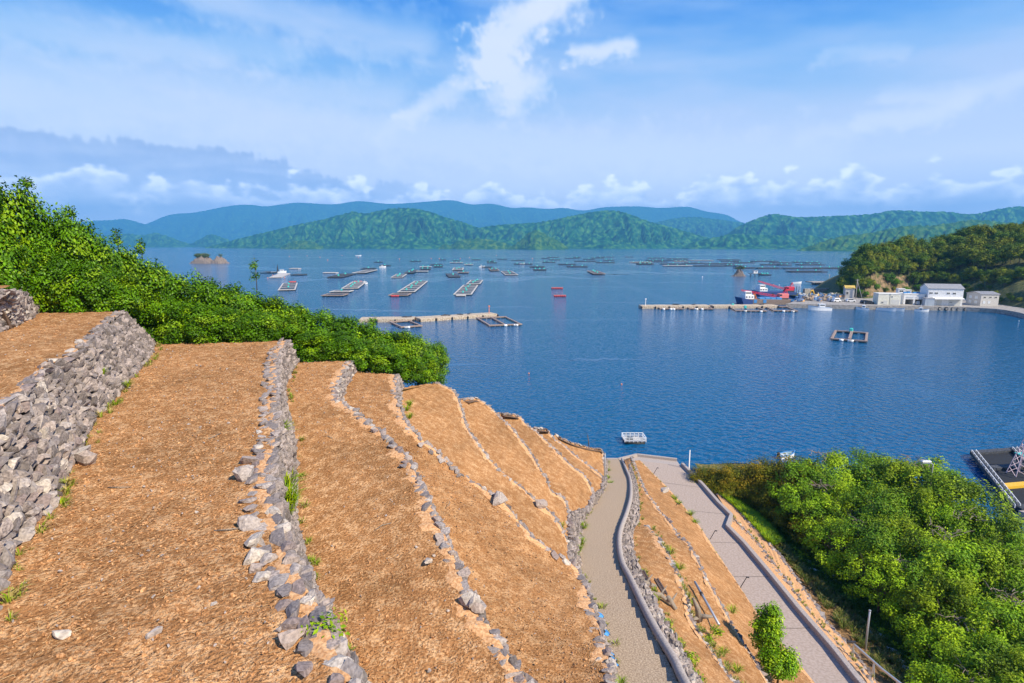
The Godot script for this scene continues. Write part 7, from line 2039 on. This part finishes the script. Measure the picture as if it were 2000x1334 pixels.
func make_islets():
	var nz := FastNoiseLite.new()
	nz.seed = 12
	nz.frequency = 1.0
	nz.fractal_octaves = 4
	var greens := [Color(0.06, 0.10, 0.012), Color(0.09, 0.13, 0.014), Color(0.12, 0.12, 0.02)]
	for k in 2:
		var p: Vector3 = ISLET_ROCKS[k][0]
		var w: float = ISLET_ROCKS[k][1]
		var h: float = ISLET_ROCKS[k][2]
		var t := thing("rocky_islet", ["bare rocky islet with scrub on top near the left hedge", "small rocky islet with a few pines beside the stilt hut"][k], "islet", p + Vector3(0, 0, -w * 0.25))
		var n := 34
		var m := 18
		var pts := []
		for i in n + 1:
			var row := []
			for j in m + 1:
				var x := (float(i) / n - 0.5) * 2.0
				var z := (float(j) / m - 0.5) * 2.0
				var hump := exp(-pow((x + 0.35) / 0.42, 2.0)) * 0.85 + exp(-pow((x - 0.5) / 0.22, 2.0)) * 0.75 if k == 0 else exp(-pow((x - 0.12) / 0.42, 2.0))
				var e := clampf(1.0 - z * z - pow(absf(x), 5.0), 0.0, 1.0)
				var y := h * hump * sqrt(e) * (1.0 + 0.55 * nz.get_noise_2d(x * 4.0, z * 3.0 + k * 9.0)) + nz.get_noise_2d(x * 14.0, z * 9.0) * h * 0.14 - 0.6 * (1.0 - e) - 0.2
				if i in [0, n] or j in [0, m]: y = -1.5
				row.append(Vector3(x * w * 0.5, y, z * w * 0.22))
			pts.append(row)
		var g := Geo.new()
		for i in n:
			for j in m: g.quad(pts[i][j], pts[i + 1][j], pts[i + 1][j + 1], pts[i][j + 1])
		obj("rock", g, M.rock, t)
		if k == 0:
			var s := crown(71, Vector3(w * 0.20, h * 0.26, w * 0.12), 110, 34, 2.0, 1.1, greens, 0.4, 0.3, 0.7, Vector3(-w * 0.17, h * 0.80, w * 0.03))
			obj("scrub", s, M.tree_leaf, t)
			var s2 := crown(72, Vector3(3.0, 1.8, 2.5), 14, 20, 1.2, 0.7, greens, 0.4, 0.3, 0.7, Vector3(w * 0.27, h * 0.85, 0))
			obj("scrub", s2, M.tree_leaf, t)
		else:
			for i in 3:
				var s := crown(73 + i, Vector3(1.7, 0.9, 1.6), 16, 22, 0.7, 0.45, greens, 0.5, 0.3, 0.6, Vector3(-0.6 + i * 2.2, h * 1.15 + (i % 2) * 0.9, 0))
				obj("pine_crown", s, M.tree_leaf, t)
				var tr := Geo.new()
				tr.tube([Vector3(-0.6 + i * 2.0, h * 0.6, 0), Vector3(-0.6 + i * 2.2, h * 1.1 + (i % 2) * 0.9, 0)], [0.16, 0.08], 5)
				obj("pine_trunk", tr, M.bark, t)
	var hut := thing("stilt_hut", "white hut on dark stilts beside the small rocky islet", "hut", STILT_HUT)
	var wl := Geo.new()
	wl.box(Vector3(0, 3.2, 0), Vector3(3.2, 2.2, 3.0))
	obj("walls", wl, M.white, hut)
	var wi := Geo.new()
	wi.box(Vector3(0.2, 3.4, 1.52), Vector3(1.0, 0.8, 0.05))
	obj("window", wi, M.glass, hut)
	var rf := Geo.new()
	rf.box(Vector3(0, 4.4, 0), Vector3(3.8, 0.25, 3.6))
	obj("roof", rf, M.roof_grey, hut)
	var dk := Geo.new()
	dk.box(Vector3(0, 1.95, 0), Vector3(9.0, 0.3, 4.0))
	obj("deck", dk, M.frame_dark, hut)
	for i in 6:
		var st := Geo.new()
		st.tube([Vector3(-4.2 + i * 1.7, -1.0, 1.6 - (i % 2) * 3.0), Vector3(-4.2 + i * 1.7, 1.9, 1.6 - (i % 2) * 3.0)], 0.2, 6)
		obj("stilt", st, M.frame_dark, hut)

# ---------------------------------------------------------------- the wooded headland behind the quay
func build_headland():
	M.tree_leaf = leaf_material(0.55, 0.4)
	M.orange_paint = plain(lin(0.7, 0.22, 0.05), 0.5)
	var n := 90
	var a := resample(HILL_FOOT, n)
	var b := resample(HILL_CREST, n)
	var nz := FastNoiseLite.new()
	nz.seed = 31
	nz.frequency = 1.0
	nz.fractal_octaves = 3
	var ground := func(u: float, t: float) -> Vector3:
		var i := clampi(int(u * n), 0, n - 1)
		var f := clampf(u * n - i, 0.0, 1.0)
		var p0: Vector3 = a[i].lerp(a[i + 1], f)
		var p1: Vector3 = b[i].lerp(b[i + 1], f)
		if t <= 1.0:
			var p := p0.lerp(p1, t)
			p.y = lerpf(p0.y, p1.y, lerpf(t, sin(t * PI * 0.5), 0.8)) + nz.get_noise_2d(p.x * 0.05, p.z * 0.05) * 3.0 * clampf(t * 3.0, 0.0, 1.0) * clampf((p1.y - 2.0) / 12.0, 0.0, 1.0)
			return p
		var q := p1 + Vector3(8, 0, -70) * (t - 1.0)
		q.y = lerpf(p1.y, -2.0, (t - 1.0))
		return q
	var g := Geo.new()
	for i in n:
		for j in 16:
			var t0 := j / 11.0
			var t1 := (j + 1) / 11.0
			g.quad(ground.call(i / float(n), t0), ground.call((i + 1) / float(n), t0), ground.call((i + 1) / float(n), t1), ground.call(i / float(n), t1))
	var hl := obj("headland", g, M.head_ground, null, true)
	tag(hl, "steep headland under the trees", "", "", "structure")
	var sc := Geo.new()
	for i in range(int(n * 0.25), int(n * 0.46)):
		for j in 6:
			var p := []
			for c in [[0, 0], [1, 0], [1, 1], [0, 1]]:
				var u: float = (i + c[0]) / float(n)
				var reach: float = 0.30 + 0.16 * nz.get_noise_2d(u * 30.0, 4.0)
				p.append(ground.call(u, 0.03 + reach * (j + c[1]) / 6.0) + Vector3(-0.1, 0.12, 0.2))
			sc.quad(p[0], p[1], p[2], p[3])
	obj("earth_scar", sc, M.cliff_ground, hl, true)
	var sets := [
		[Color(0.0864, 0.1563, 0.0055), Color(0.1134, 0.1847, 0.0066), Color(0.054, 0.1065, 0.0044)],
		[Color(0.0972, 0.2416, 0.0066), Color(0.135, 0.2984, 0.0077), Color(0.0648, 0.1705, 0.0055)],
		[Color(0.1728, 0.2132, 0.0066), Color(0.216, 0.2344, 0.0077), Color(0.1242, 0.1705, 0.0066)],
		[Color(0.0432, 0.1207, 0.0088), Color(0.0594, 0.1563, 0.0099), Color(0.0864, 0.1919, 0.011)]]
	var shapes := []
	for k in 8: shapes.append(crown(500 + k, Vector3(1.0, 0.70, 1.0), 80, 34, 0.24, 0.12, sets[k % 4], 0.5, 0.55, 0.65).mesh(false))
	var stems := []
	for k in 2: stems.append(limbs(520 + k, 1.0, 0.7, 0.04, 6).mesh(true))
	var kind_words := ["dark green", "fresh green", "olive", "deep green"]
	var rows := [[0.07, "at the foot of the headland", 1.6, 2.8, 34], [0.20, "low on the headland slope", 2.8, 4.2, 32], [0.38, "on the lower middle of the headland slope", 3.6, 5.0, 26], [0.54, "on the upper middle of the headland slope", 3.8, 5.2, 26], [0.70, "high on the headland slope", 3.8, 5.2, 26], [0.86, "just below the headland crest", 3.6, 5.0, 26], [1.02, "along the headland crest", 3.4, 4.8, 26]]
	var serial := 0
	for r in rows:
		var k := 0
		var used: int = r[4]
		for i in used:
			var u := 0.13 + 0.86 * (i + rr(0.15, 0.85)) / used
			var t: float = r[0] + rr(-0.06, 0.06)
			if t < 0.0: t = 0.04
			var p: Vector3 = ground.call(u, t)
			if r[0] < 0.3 and u > 0.27 and u < 0.44 and rng.randf() < 0.72: continue
			if r[0] < 0.1 and u > 0.27 and u < 0.75 and rng.randf() < 0.5: continue
			var half := rr(r[2], r[3]) * lerpf(0.62, 1.0, clampf((p.y - 2.0) / 12.0, 0.0, 1.0))
			var hgt := half * rr(1.5, 2.0)
			serial += 1
			var pick := (serial * 5 + i) % 8
			var tr := thing("headland_tree", "%s tree, %s from the left %s" % [kind_words[pick % 4], ORD[k], r[1]], "tree", p, rr(0, TAU), "trees on the headland")
			k += 1
			var c := inst("crown", shapes[pick], M.tree_leaf, tr)
			c.scale = Vector3(half, hgt * 0.55, half)
			c.position.y = hgt * 0.62
			var s := inst("trunk", stems[serial % 2], M.bark, tr)
			s.scale = Vector3(half, hgt * 0.8, half)

# ---------------------------------------------------------------- small things on and by the fields
func tuft_mesh(seed_: int, blades: int, tall: float, spread: float, wide: float, cols: Array) -> ArrayMesh:
	var r := RandomNumberGenerator.new()
	r.seed = seed_
	var g := Geo.new()
	g.tinted = true
	for i in blades:
		var a := r.randf() * TAU
		var d := Vector3(cos(a), 0, sin(a))
		var p := d * r.randf() * spread * 0.35
		var h := tall * r.randf_range(0.5, 1.1)
		var m := p + d * spread * r.randf_range(0.1, 0.4) + Vector3(0, h * 0.65, 0)
		var e := p + d * spread * r.randf_range(0.4, 1.0) + Vector3(0, h * r.randf_range(0.6, 1.0), 0)
		var s := d.cross(Vector3.UP) * wide
		var c: Color = cols[r.randi() % cols.size()]
		var k := r.randf_range(0.75, 1.25)
		g.tint = Color(c.r * k, c.g * k, c.b * k)
		g.quad(p - s * 0.5, p + s * 0.5, m + s, m - s)
		g.tri(m - s, m + s, e)
	return g.mesh(false)

func pole(called: String, label: String, at: Vector3, h: float, r: float, mat: Material, lean := Vector3.ZERO) -> Node3D:
	var t := thing(called, label, "pole", at)
	var g := Geo.new()
	g.tube([Vector3(0, -0.3, 0), Vector3(0, h * 0.5, 0) + lean * 0.5, Vector3(0, h, 0) + lean], [r, r * 0.95, r * 0.85], 8)
	obj("shaft", g, mat, t, true)
	var c := Geo.new()
	c.lathe(Vector3(0, h, 0) + lean, [[r * 0.9, -0.02], [r * 1.1, 0.0], [r * 1.1, 0.05], [0.0, 0.07]], 8)
	obj("cap", c, mat, t)
	return t

func build_small_things():
	M.clod = mottled([lin(0.208, 0.091, 0.0312), lin(0.429, 0.2015, 0.0754), lin(0.78, 0.455, 0.221)], 1.1, 1.0, 0.05, 3, 0.0, 141)
	M.straw = plain(lin(0.66, 0.44, 0.22), 0.9)
	M.rail_brown = mottled([lin(0.05, 0.03, 0.025), lin(0.13, 0.08, 0.06), lin(0.22, 0.16, 0.12)], 0.3, 0.8, 0.06, 4, 0.4, 131)
	M.log = mottled([lin(0.13, 0.10, 0.07), lin(0.26, 0.21, 0.16), lin(0.38, 0.32, 0.25)], 0.7, 0.95, 0.04, 5, 0.8, 133)
	var lush := [Color(0.16, 0.27, 0.005), Color(0.22, 0.34, 0.006), Color(0.32, 0.38, 0.01), Color(0.11, 0.20, 0.005)]
	var shapes := []
	for k in 4: shapes.append(tuft_mesh(800 + k, 70, 0.26, 0.26, 0.007, lush))
	for k in 2: shapes.append(crown(810 + k, Vector3(0.22, 0.2, 0.22), 16, 18, 0.12, 0.07, lush, 0.4, 0.2, 0.5, Vector3(0, 0.18, 0)).mesh(false))
	var where := ["on the broad wall near the bottom", "beside the leafy clump on the broad wall", "on the upper face of the broad wall", "in the middle of the broad wall face", "low on the broad wall face", "on the top of the tall left wall", "high on the tall left wall", "midway on the tall left wall", "on the near part of the tall left wall", "at the foot of the tall left wall, far end", "at the foot of the tall left wall, middle", "at the foot of the tall left wall, near end", "on the soil by the nearest wall stones", "at the far part of the broad wall", "on the wall corner above the path bend", "at the wall foot left of the path bend", "below the wall foot left of the path bend", "by the path edge above the bend", "by the thin pole at the path", "at the path edge below the thin pole", "at the path edge near its lower end", "on the rubble beside the path bend", "on the far middle wall, upper one", "on the far middle wall, lower one", "on the far middle wall, leftmost", "on the stone edging above the lane", "on the upper stone edging above the lane", "round and bright on the strip by the kerb, upper one", "round and bright on the strip by the kerb, second", "round and bright on the strip by the kerb, largest", "round and bright at the bottom beside the kerb", "small on the strip beside the kerb", "under the young tree by the lane", "on the weedy edging, upper one", "on the weedy edging, middle one", "on the weedy edging, left one", "on the weedy edging, lowest one", "tall and thin by the lane, lower one", "bushy beside the lane, larger one", "thin at the lane edge, upper one", "thin at the lane edge, second", "on the path edge at the bottom"]
	for i in TUFTS.size():
		var p: Vector3 = TUFTS[i]
		var d := p.distance_to(EYE)
		var m: ArrayMesh = shapes[i % 4] if not (i in [0, 1, 27, 28, 29, 30, 31, 33, 35]) else shapes[4 + i % 2]
		var s := clampf(d / 22.0, 0.8, 1.4)
		if i in [27, 28, 29, 30]: s = 1.15
		if i in [37, 38, 39, 40]: s = 1.8
		if i in [0, 1]: s = 1.05
		if i in [2, 3, 4, 13]: s = 1.7
		var o := inst("weed_tuft", m, M.leaf)
		o.position = p - Vector3(0, 0.06, 0)
		o.scale = Vector3.ONE * s
		o.rotation.y = rr(0, TAU)
		tag(o, "green weed tuft %s" % where[i], "weed", "weed tufts on walls and banks")
	# loose stones lying on the soil
	var swords := ["round brown stone lying beside the leafy clump at the bottom", "flat pale stone on the soil left of the broad wall", "white block on the soil left of the broad wall", "grey slab left of the broad wall, upper one", "small cube stone left of the broad wall", "grey stone left of the broad wall, lower one", "small brown stone alone near the bottom left", "jagged pale stone on the broad wall's inner side", "grey stone above the jagged pale one", "small stone on the second field near its edge", "large rounded stone on the edge of the second field", "stone touching the large rounded one", "stone just below the large rounded one", "pale pebble in the widest field", "pale stone low in the widest field", "flat brown stone low in the widest field", "pale block at the foot of the tall left wall", "round block at the foot of the tall left wall", "stone on the strip above the lane", "dark slab on the middle field's edge", "stone on the narrow field above the path"]
	for i in LOOSE_STONES.size():
		var o := inst("loose_stone", rocks[(i * 4 + 3) % 9], M.stone[[3, 5, 5, 1][i % 4]])
		var s: float = [0.14, 0.16, 0.14, 0.16, 0.09, 0.11, 0.07, 0.2, 0.15, 0.08, 0.2, 0.1, 0.1, 0.03, 0.04, 0.06, 0.22, 0.2, 0.3, 0.3, 0.25][i]
		o.transform = Transform3D(Basis.from_euler(Vector3(rr(-0.3, 0.3), rr(0, TAU), rr(-0.3, 0.3))) * Basis.from_scale(Vector3(s * rr(1.0, 1.5), s * rr(0.7, 0.9), s)), LOOSE_STONES[i] + Vector3(0, s * 0.35, 0))
		tag(o, swords[i], "stone", "loose stones on the fields")
	scatter_pebbles()
	# poles and posts
	pole("metal_pole", "thin pale metal pole beside the footpath", PATH_POLE[0], 2.6, 0.045, M.steel)
	pole("wooden_stake", "slanting wooden stake on the shore edge of the lowest field", SHORE_POLE[0], 1.1, 0.045, M.bark, Vector3(-0.18, 0, 0))
	pole("steel_pole", "rusty steel pole standing in the weedy bank", LONE_POLES[0], 3.0, 0.06, M.steel)
	pole("wooden_stake", "taller stake by the yellowish bushes", LONE_POLES[1], 1.7, 0.04, M.bark)
	pole("wooden_stake", "shorter stake by the yellowish bushes", LONE_POLES[2], 1.2, 0.04, M.bark)
	for i in POSTS.size():
		var t := thing("sprinkler_post", "dark bent sprinkler post at the lane edge, %s from the top" % ["third", "lowest", "uppermost", "second"][i], "post", POSTS[i], 0.0, "bent posts along the lane")
		var g := Geo.new()
		g.tube([Vector3(0, -0.1, 0), Vector3(0.42, 0.75, 0)], 0.025, 6)
		obj("shaft", g, M.dark_metal, t)
		var h := Geo.new()
		h.bar(Vector3(0.38, 0.74, 0), Vector3(0.56, 0.70, 0), 0.06)
		obj("nozzle", h, M.dark_metal, t)
	# timber, rails and pipes on the bank
	var rl := [[RAILS_A, "brown notched rail lying on the strip, upper left one"], [RAILS_B, "brown notched rail lying across the logs"]]
	for q in rl:
		var t := thing("notched_rail", q[1], "rail", q[0][0])
		var e: Vector3 = q[0][1] - q[0][0]
		var g := Geo.new()
		for s in [-0.07, 0.07]: g.bar(Vector3(s, 0.12, 0), e + Vector3(s, 0.12, 0), 0.05, 0.1)
		obj("side_bar", g, M.rail_brown, t)
		var n := 10
		for i in n:
			var h := Geo.new()
			h.box(e * (i + 0.5) / n + Vector3(0, 0.13, 0), Vector3(0.16, 0.05, 0.05))
			obj("rung", h, M.rail_brown, t)
	var pt := thing("long_pipe", "long grey pipe lying down the bank above the lane", "pipe", RAIL_PIPE[0])
	var pg := Geo.new()
	var pe: Vector3 = RAIL_PIPE[1] - RAIL_PIPE[0]
	pg.tube([Vector3(0, 0.14, 0), pe + Vector3(0, 0.14, 0)], 0.06, 8)
	obj("tube", pg, M.steel, pt, true)
	var pj := Geo.new()
	pj.tube([pe * 0.28 + Vector3(0, 0.14, 0), pe * 0.33 + Vector3(0, 0.14, 0)], 0.085, 8)
	obj("joint", pj, M.dark_metal, pt, true)
	var li := 0
	for q in [[LOG_A, 0.11, "weathered log beside the kerb, upper one"], [LOG_B, 0.10, "weathered crooked log across the strip"], [LOG_C, 0.12, "short thick log at the end of the crooked one"]]:
		var g := Geo.new()
		var pts: Array = q[0].map(func(p): return p - q[0][0] + Vector3(0, 0.1, 0))
		g.tube(pts, [q[1], q[1] * 0.9, q[1] * 0.65], 9)
		var t := thing("log", q[2], "log", q[0][0])
		obj("trunk_wood", g, M.log, t, true)
		var bg := Geo.new()
		bg.tube([pts[1], pts[1] + Vector3(0.3, 0.22, -0.25)], [q[1] * 0.5, q[1] * 0.2], 6)
		obj("branch_stub", bg, M.log, t, true)
		li += 1
	var sg := Geo.new()
	var se: Vector3 = STUMP[1] - STUMP[0]
	sg.tube([Vector3(0, -0.1, 0), se * 0.5 + Vector3(0.05, 0, 0), se], [0.15, 0.11, 0.05], 9)
	sg.tube([Vector3(0, 0.05, 0), Vector3(0.5, 0.15, 0.15)], [0.12, 0.05], 7)
	sg.tube([Vector3(0, 0.05, 0), Vector3(-0.4, 0.05, 0.25)], [0.12, 0.05], 7)
	tag(obj("stump", sg, M.log, null, true), "dead grey stump leaning on the bank beside the long pipe", "stump")
	get_node("stump").position = STUMP[0]
	for q in [[BLUE_TARP, "blue plastic strip hanging on the middle field's wall, longer one"], [BLUE_TARP_TWO, "blue plastic strip on the wall near the bottom, shorter one"]]:
		var g := Geo.new()
		var a: Vector3 = q[0][0]
		var b: Vector3 = q[0][1]
		for i in 8:
			var p0 := (b - a) * (i / 8.0) + Vector3(0.05 + 0.04 * sin(i * 2.1), 0.05, 0)
			var p1 := (b - a) * ((i + 1) / 8.0) + Vector3(0.05 + 0.04 * sin(i * 2.1 + 2.1), 0.05, 0)
			g.quad(p0, p1, p1 + Vector3(0.10, -0.05, 0), p0 + Vector3(0.10, -0.05, 0))
			if i % 3 != 1: g.quad(p0 + Vector3(0.10, -0.05, 0), p1 + Vector3(0.10, -0.05, 0), p1 + Vector3(0.12, -0.14, 0), p0 + Vector3(0.12, -0.11, 0))
		var o := obj("plastic_strip", g, M.blue_sheet)
		o.position = a
		tag(o, q[1], "plastic sheet")
	# monorail for carrying crops
	var mr := thing("crop_rail", "silver carrier rail on legs beside the lane at the bottom", "rail", SILVER_RAIL[0])
	var rg := Geo.new()
	var rp := SILVER_RAIL.map(func(p): return p - SILVER_RAIL[0] + Vector3(0, 0.75, 0))
	for i in 2: rg.bar(rp[i], rp[i + 1], 0.09, 0.09)
	obj("beam", rg, M.steel, mr)
	for i in 4:
		var f := i / 3.0
		var p: Vector3 = rp[0].lerp(rp[2], f)
		var lg := Geo.new()
		lg.bar(p, p + Vector3(0.12, -1.1, 0), 0.05)
		lg.bar(p, p + Vector3(-0.12, -1.1, 0.1), 0.05)
		obj("leg", lg, M.steel, mr)
	var hd := Geo.new()
	hd.bar(rp[0] + Vector3(-0.35, 0.1, 0), rp[0] + Vector3(0.1, 0.1, 0), 0.1)
	obj("end_stop", hd, M.dark_metal, mr)
	# young tree by the lane
	var bright := [Color(0.13, 0.26, 0.004), Color(0.18, 0.33, 0.005), Color(0.27, 0.40, 0.007), Color(0.08, 0.18, 0.003)]
	for i in 2:
		var t := thing("young_tree", ["bright green young tree standing beside the lane", "low bright green bush at the foot of the young tree"][i], "tree", SHRUB[i])
		var hgt: float = [2.75, 1.1][i]
		var g := limbs(900 + i, hgt, hgt * 0.3, 0.05)
		obj("trunk", g, M.bark, t, true)
		var cg := crown(905 + i, Vector3([0.62, 0.85][i], hgt * 0.5, [0.62, 0.8][i]), 150, 46, 0.22, 0.10, bright, 0.4, 0.3, 0.65, Vector3(0, hgt * 0.52, 0))
		obj("crown", cg, M.leaf, t)
	# crop beds with plastic mulch
	for i in CROP_BEDS.size():
		var t := thing("crop_bed", "leafy crop row with pale plastic mulch, %s from the lane's end" % ORD[i], "crop bed", CROP_BEDS[i], -0.7, "mulched crop rows on the weedy bank")
		var g := Geo.new()
		for k in 5: g.quad(Vector3(k * 0.35, 0.10 + 0.04 * (k % 2), 0.0), Vector3((k + 1) * 0.35, 0.10 + 0.04 * ((k + 1) % 2), 0.0), Vector3((k + 1) * 0.35, 0.06, 0.35), Vector3(k * 0.35, 0.06, 0.35))
		obj("mulch_sheet", g, M.blind, t)
		var l := crown(920 + i, Vector3(0.9, 0.16, 0.35), 18, 12, 0.14, 0.12, lush, 0.5, 0.2, 0.7, Vector3(0.9, 0.22, -0.25))
		obj("leaves", l, M.leaf, t)
	# weeds of the bank, too many to count
	weeds(M1_TOP, M2_TOP, 0.0, 1.0, 0.62, 1.0, 2200, "grass", "tall green grass at the top of the weedy bank", lush)
	weeds(M1_TOP, M2_TOP, 0.25, 1.0, 0.0, 0.6, 420, "weeds", "scattered weeds on the brown bank", [Color(0.10, 0.13, 0.02), Color(0.17, 0.15, 0.04), Color(0.07, 0.12, 0.015)])
	weeds(M2_TOP, shifted(M2_TOP, 3.4, 0.0), 0.0, 1.0, 0.0, 1.0, 2600, "undergrowth", "leafy undergrowth at the edge of the grove", [Color(0.05, 0.12, 0.012), Color(0.08, 0.16, 0.014), Color(0.03, 0.08, 0.01)])
	var dry := [Color(0.26, 0.30, 0.03), Color(0.36, 0.30, 0.09), Color(0.16, 0.25, 0.01), Color(0.42, 0.33, 0.12)]
	for q in [[A_FOOT, 60, "thin dry grass along the foot of the tall left wall"], [B_FOOT, 50, "thin dry grass along the foot of the broad wall"], [PATH_LEFT.slice(1), 120, "weeds along the left edge of the footpath"], [K_FOOT, 90, "weeds below the rubble wall of the footpath"], [L2_TOP, 70, "weeds along the upper stone edging"], [shifted(ROAD_LEFT, -0.35, 0.1), 60, "weeds along the landward edge of the lane"], [M0_TOP, 80, "weeds on the sandy strip below the lane"]]:
		weeds(q[0], shifted(q[0], 0.3, 0.0), 0.0, 1.0, 0.02, 0.98, q[1], "weeds", q[2], dry, 0.25, 0.75)
	# mast of a boat that lies behind the bushes
	var mt := thing("boat_mast", "white boat mast rising behind the lane's kerb", "mast", MAST_FOOT)
	var mg := Geo.new()
	mg.tube([Vector3(0, -1.0, 0), Vector3(0, 3.7, 0)], [0.11, 0.05], 8)
	obj("spar", mg, M.white, mt, true)
	var ms := Geo.new()
	ms.bar(Vector3(-0.3, 1.4, 0), Vector3(0.3, 1.4, 0), 0.06)
	ms.bar(Vector3(-0.3, 0.7, 0), Vector3(0.25, 0.7, 0), 0.06)
	obj("spreader", ms, M.white, mt)
	var mw := Geo.new()
	mw.bar(Vector3(0.05, 2.0, 0), Vector3(0.45, -0.8, 0), 0.05)
	obj("stay", mw, M.frame_rust, mt)
	var lp := thing("street_lamp", "grey street lamp head showing above the grove", "lamp", LAMP_FOOT)
	var lg2 := Geo.new()
	lg2.tube([Vector3(0, 0, 0), Vector3(0, 6.9, 0), Vector3(-0.3, 7.1, 0)], [0.09, 0.06, 0.05], 8)
	obj("post", lg2, M.steel, lp, true)
	var lh := Geo.new()
	lh.soft_box(Vector3(-0.6, 7.15, 0), Vector3(0.8, 0.2, 0.35), 0.06)
	obj("lamp_head", lh, M.steel, lp)

func scatter_pebbles():
	var bounds := [[A_FOOT, shifted(B_TOP, 0.35, 0.0), 420], [B_FOOT, C_TOP, 300], [A0_FOOT, A_TOP, 90], [foot_of(C_TOP, C_DROP, 0.22), D_TOP, 260]]
	var pile := Pile.new()
	for q in bounds:
		var sa := along(q[0])
		var sb := along(q[1])
		for i in q[2]:
			var t := rr(0.05, 0.98)
			var p := spot(q[0], sa, t).lerp(spot(q[1], sb, t), rr(0.04, 0.97))
			var s := rr(0.007, 0.018) * (1.0 + 0.8 * float(rng.randf() < 0.08))
			pile.add(rock_tris[rng.randi() % 9], Transform3D(Basis.from_euler(Vector3(rr(0, 3), rr(0, 3), rr(0, 3))) * Basis.from_scale(Vector3(s * 1.4, s * 0.8, s)), p + Vector3(0, 0.02, 0)), rr(0.7, 1.35))
	tag(inst("pebbles", pile.g.mesh(false), M.stone_mix), "small pebbles strewn over the dug fields", "pebbles", "", "stuff")
	# clods and bits of straw: the grain of the dug earth
	var clods := MultiMesh.new()
	clods.transform_format = MultiMesh.TRANSFORM_3D
	clods.mesh = rocks[2]
	var straw := MultiMesh.new()
	straw.transform_format = MultiMesh.TRANSFORM_3D
	var sm := Geo.new()
	sm.bar(Vector3(0, 0, -0.5), Vector3(0.04, 0.03, 0.02), 0.05)
	sm.bar(Vector3(0.04, 0.03, 0.02), Vector3(-0.03, 0.0, 0.5), 0.05)
	straw.mesh = sm.mesh(false)
	var shares := [[A_FOOT, B_TOP, 15000], [B_FOOT, C_TOP, 10000], [foot_of(C_TOP, C_DROP, 0.22), D_TOP, 8000], [A0_FOOT, A_TOP, 2500]]
	var total := 0
	for q in shares: total += q[2]
	clods.instance_count = total
	straw.instance_count = total / 5
	var at := 0
	var st := 0
	for q in shares:
		var a := resample(q[0], 400)
		var b := resample(q[1], 400)
		for i in q[2]:
			var k := rng.randi() % 401
			var p: Vector3 = a[k].lerp(b[k], rr(0.02, 0.99)) + Vector3(rr(-0.04, 0.04), 0, rr(-0.04, 0.04))
			p.y += (lump.get_noise_2d(p.x * 2.6, p.z * 2.6) * 0.75 + lump.get_noise_2d(p.x * 9.0, p.z * 9.0) * 0.35) * 0.06
			var s := rr(0.005, 0.015) * (1.0 + 1.0 * float(rng.randf() < 0.05))
			clods.set_instance_transform(at, Transform3D(Basis.from_euler(Vector3(rr(0, 3), rr(0, 3), rr(0, 3))) * Basis.from_scale(Vector3(s * 1.3, s * 0.8, s)), p + Vector3(0, s * 0.3, 0)))
			at += 1
			if i % 5 == 0 and st < straw.instance_count:
				var l := rr(0.03, 0.13)
				straw.set_instance_transform(st, Transform3D(Basis(Vector3.UP, rr(0, TAU)) * Basis(Vector3.RIGHT, rr(-0.15, 0.15)) * Basis.from_scale(Vector3(0.06, 0.06, l)), p + Vector3(rr(-0.1, 0.1), 0.012, rr(-0.1, 0.1))))
				st += 1
	for q in [["clods", clods, M.clod, "crumbly earth clods over the dug fields"], ["straw_litter", straw, M.straw, "bits of dry straw over the dug fields"]]:
		var o := MultiMeshInstance3D.new()
		o.name = numbered(q[0])
		o.multimesh = q[1]
		o.material_override = q[2]
		add_child(o)
		tag(o, q[3], q[0].replace("_", " "), "", "stuff")
	for i in 7:
		var t := [0.25, 0.4, 0.55, 0.3, 0.6, 0.2, 0.45][i] as float
		var set_: Array = bounds[[0, 0, 1, 1, 3, 0, 3][i]]
		var p := spot(set_[0], along(set_[0]), t).lerp(spot(set_[1], along(set_[1]), t), [0.3, 0.7, 0.4, 0.6, 0.5, 0.8, 0.3][i])
		var g := Geo.new()
		g.tube([Vector3(-0.2, 0.03, 0), Vector3(0.02, 0.045, 0.03), Vector3(0.22, 0.03, -0.02)], [0.010, 0.009, 0.006], 5)
		var o := obj("dry_stick", g, M.log, null, true)
		o.position = p
		o.rotation.y = i * 1.3
		tag(o, "dry pale stick lying on the %s" % ["widest field, nearer one", "widest field, far one", "second field, farther one", "second field, nearer one", "middle field, farther one", "widest field beside the broad wall", "middle field, nearer one"][i], "stick")

func weeds(inner: Array, outer: Array, t0: float, t1: float, u0: float, u1: float, n: int, called: String, label: String, cols: Array, small := 0.6, large := 1.5):
	var mm := MultiMesh.new()
	mm.transform_format = MultiMesh.TRANSFORM_3D
	mm.mesh = tuft_mesh(850 + n, 26, 0.34, 0.26, 0.016, cols)
	mm.instance_count = n
	var sa := along(inner)
	var sb := along(outer)
	for i in n:
		var u := rr(u0, u1)
		var p := spot(inner, sa, u).lerp(spot(outer, sb, u), rr(t0, t1))
		mm.set_instance_transform(i, Transform3D(Basis(Vector3.UP, rr(0, TAU)) * Basis.from_scale(Vector3.ONE * rr(small, large)), p - Vector3(0, 0.04, 0)))
	var o := MultiMeshInstance3D.new()
	o.name = numbered(called)
	o.multimesh = mm
	o.material_override = M.leaf
	add_child(o)
	tag(o, label, "weeds" if called != "grass" else "grass", "", "stuff")
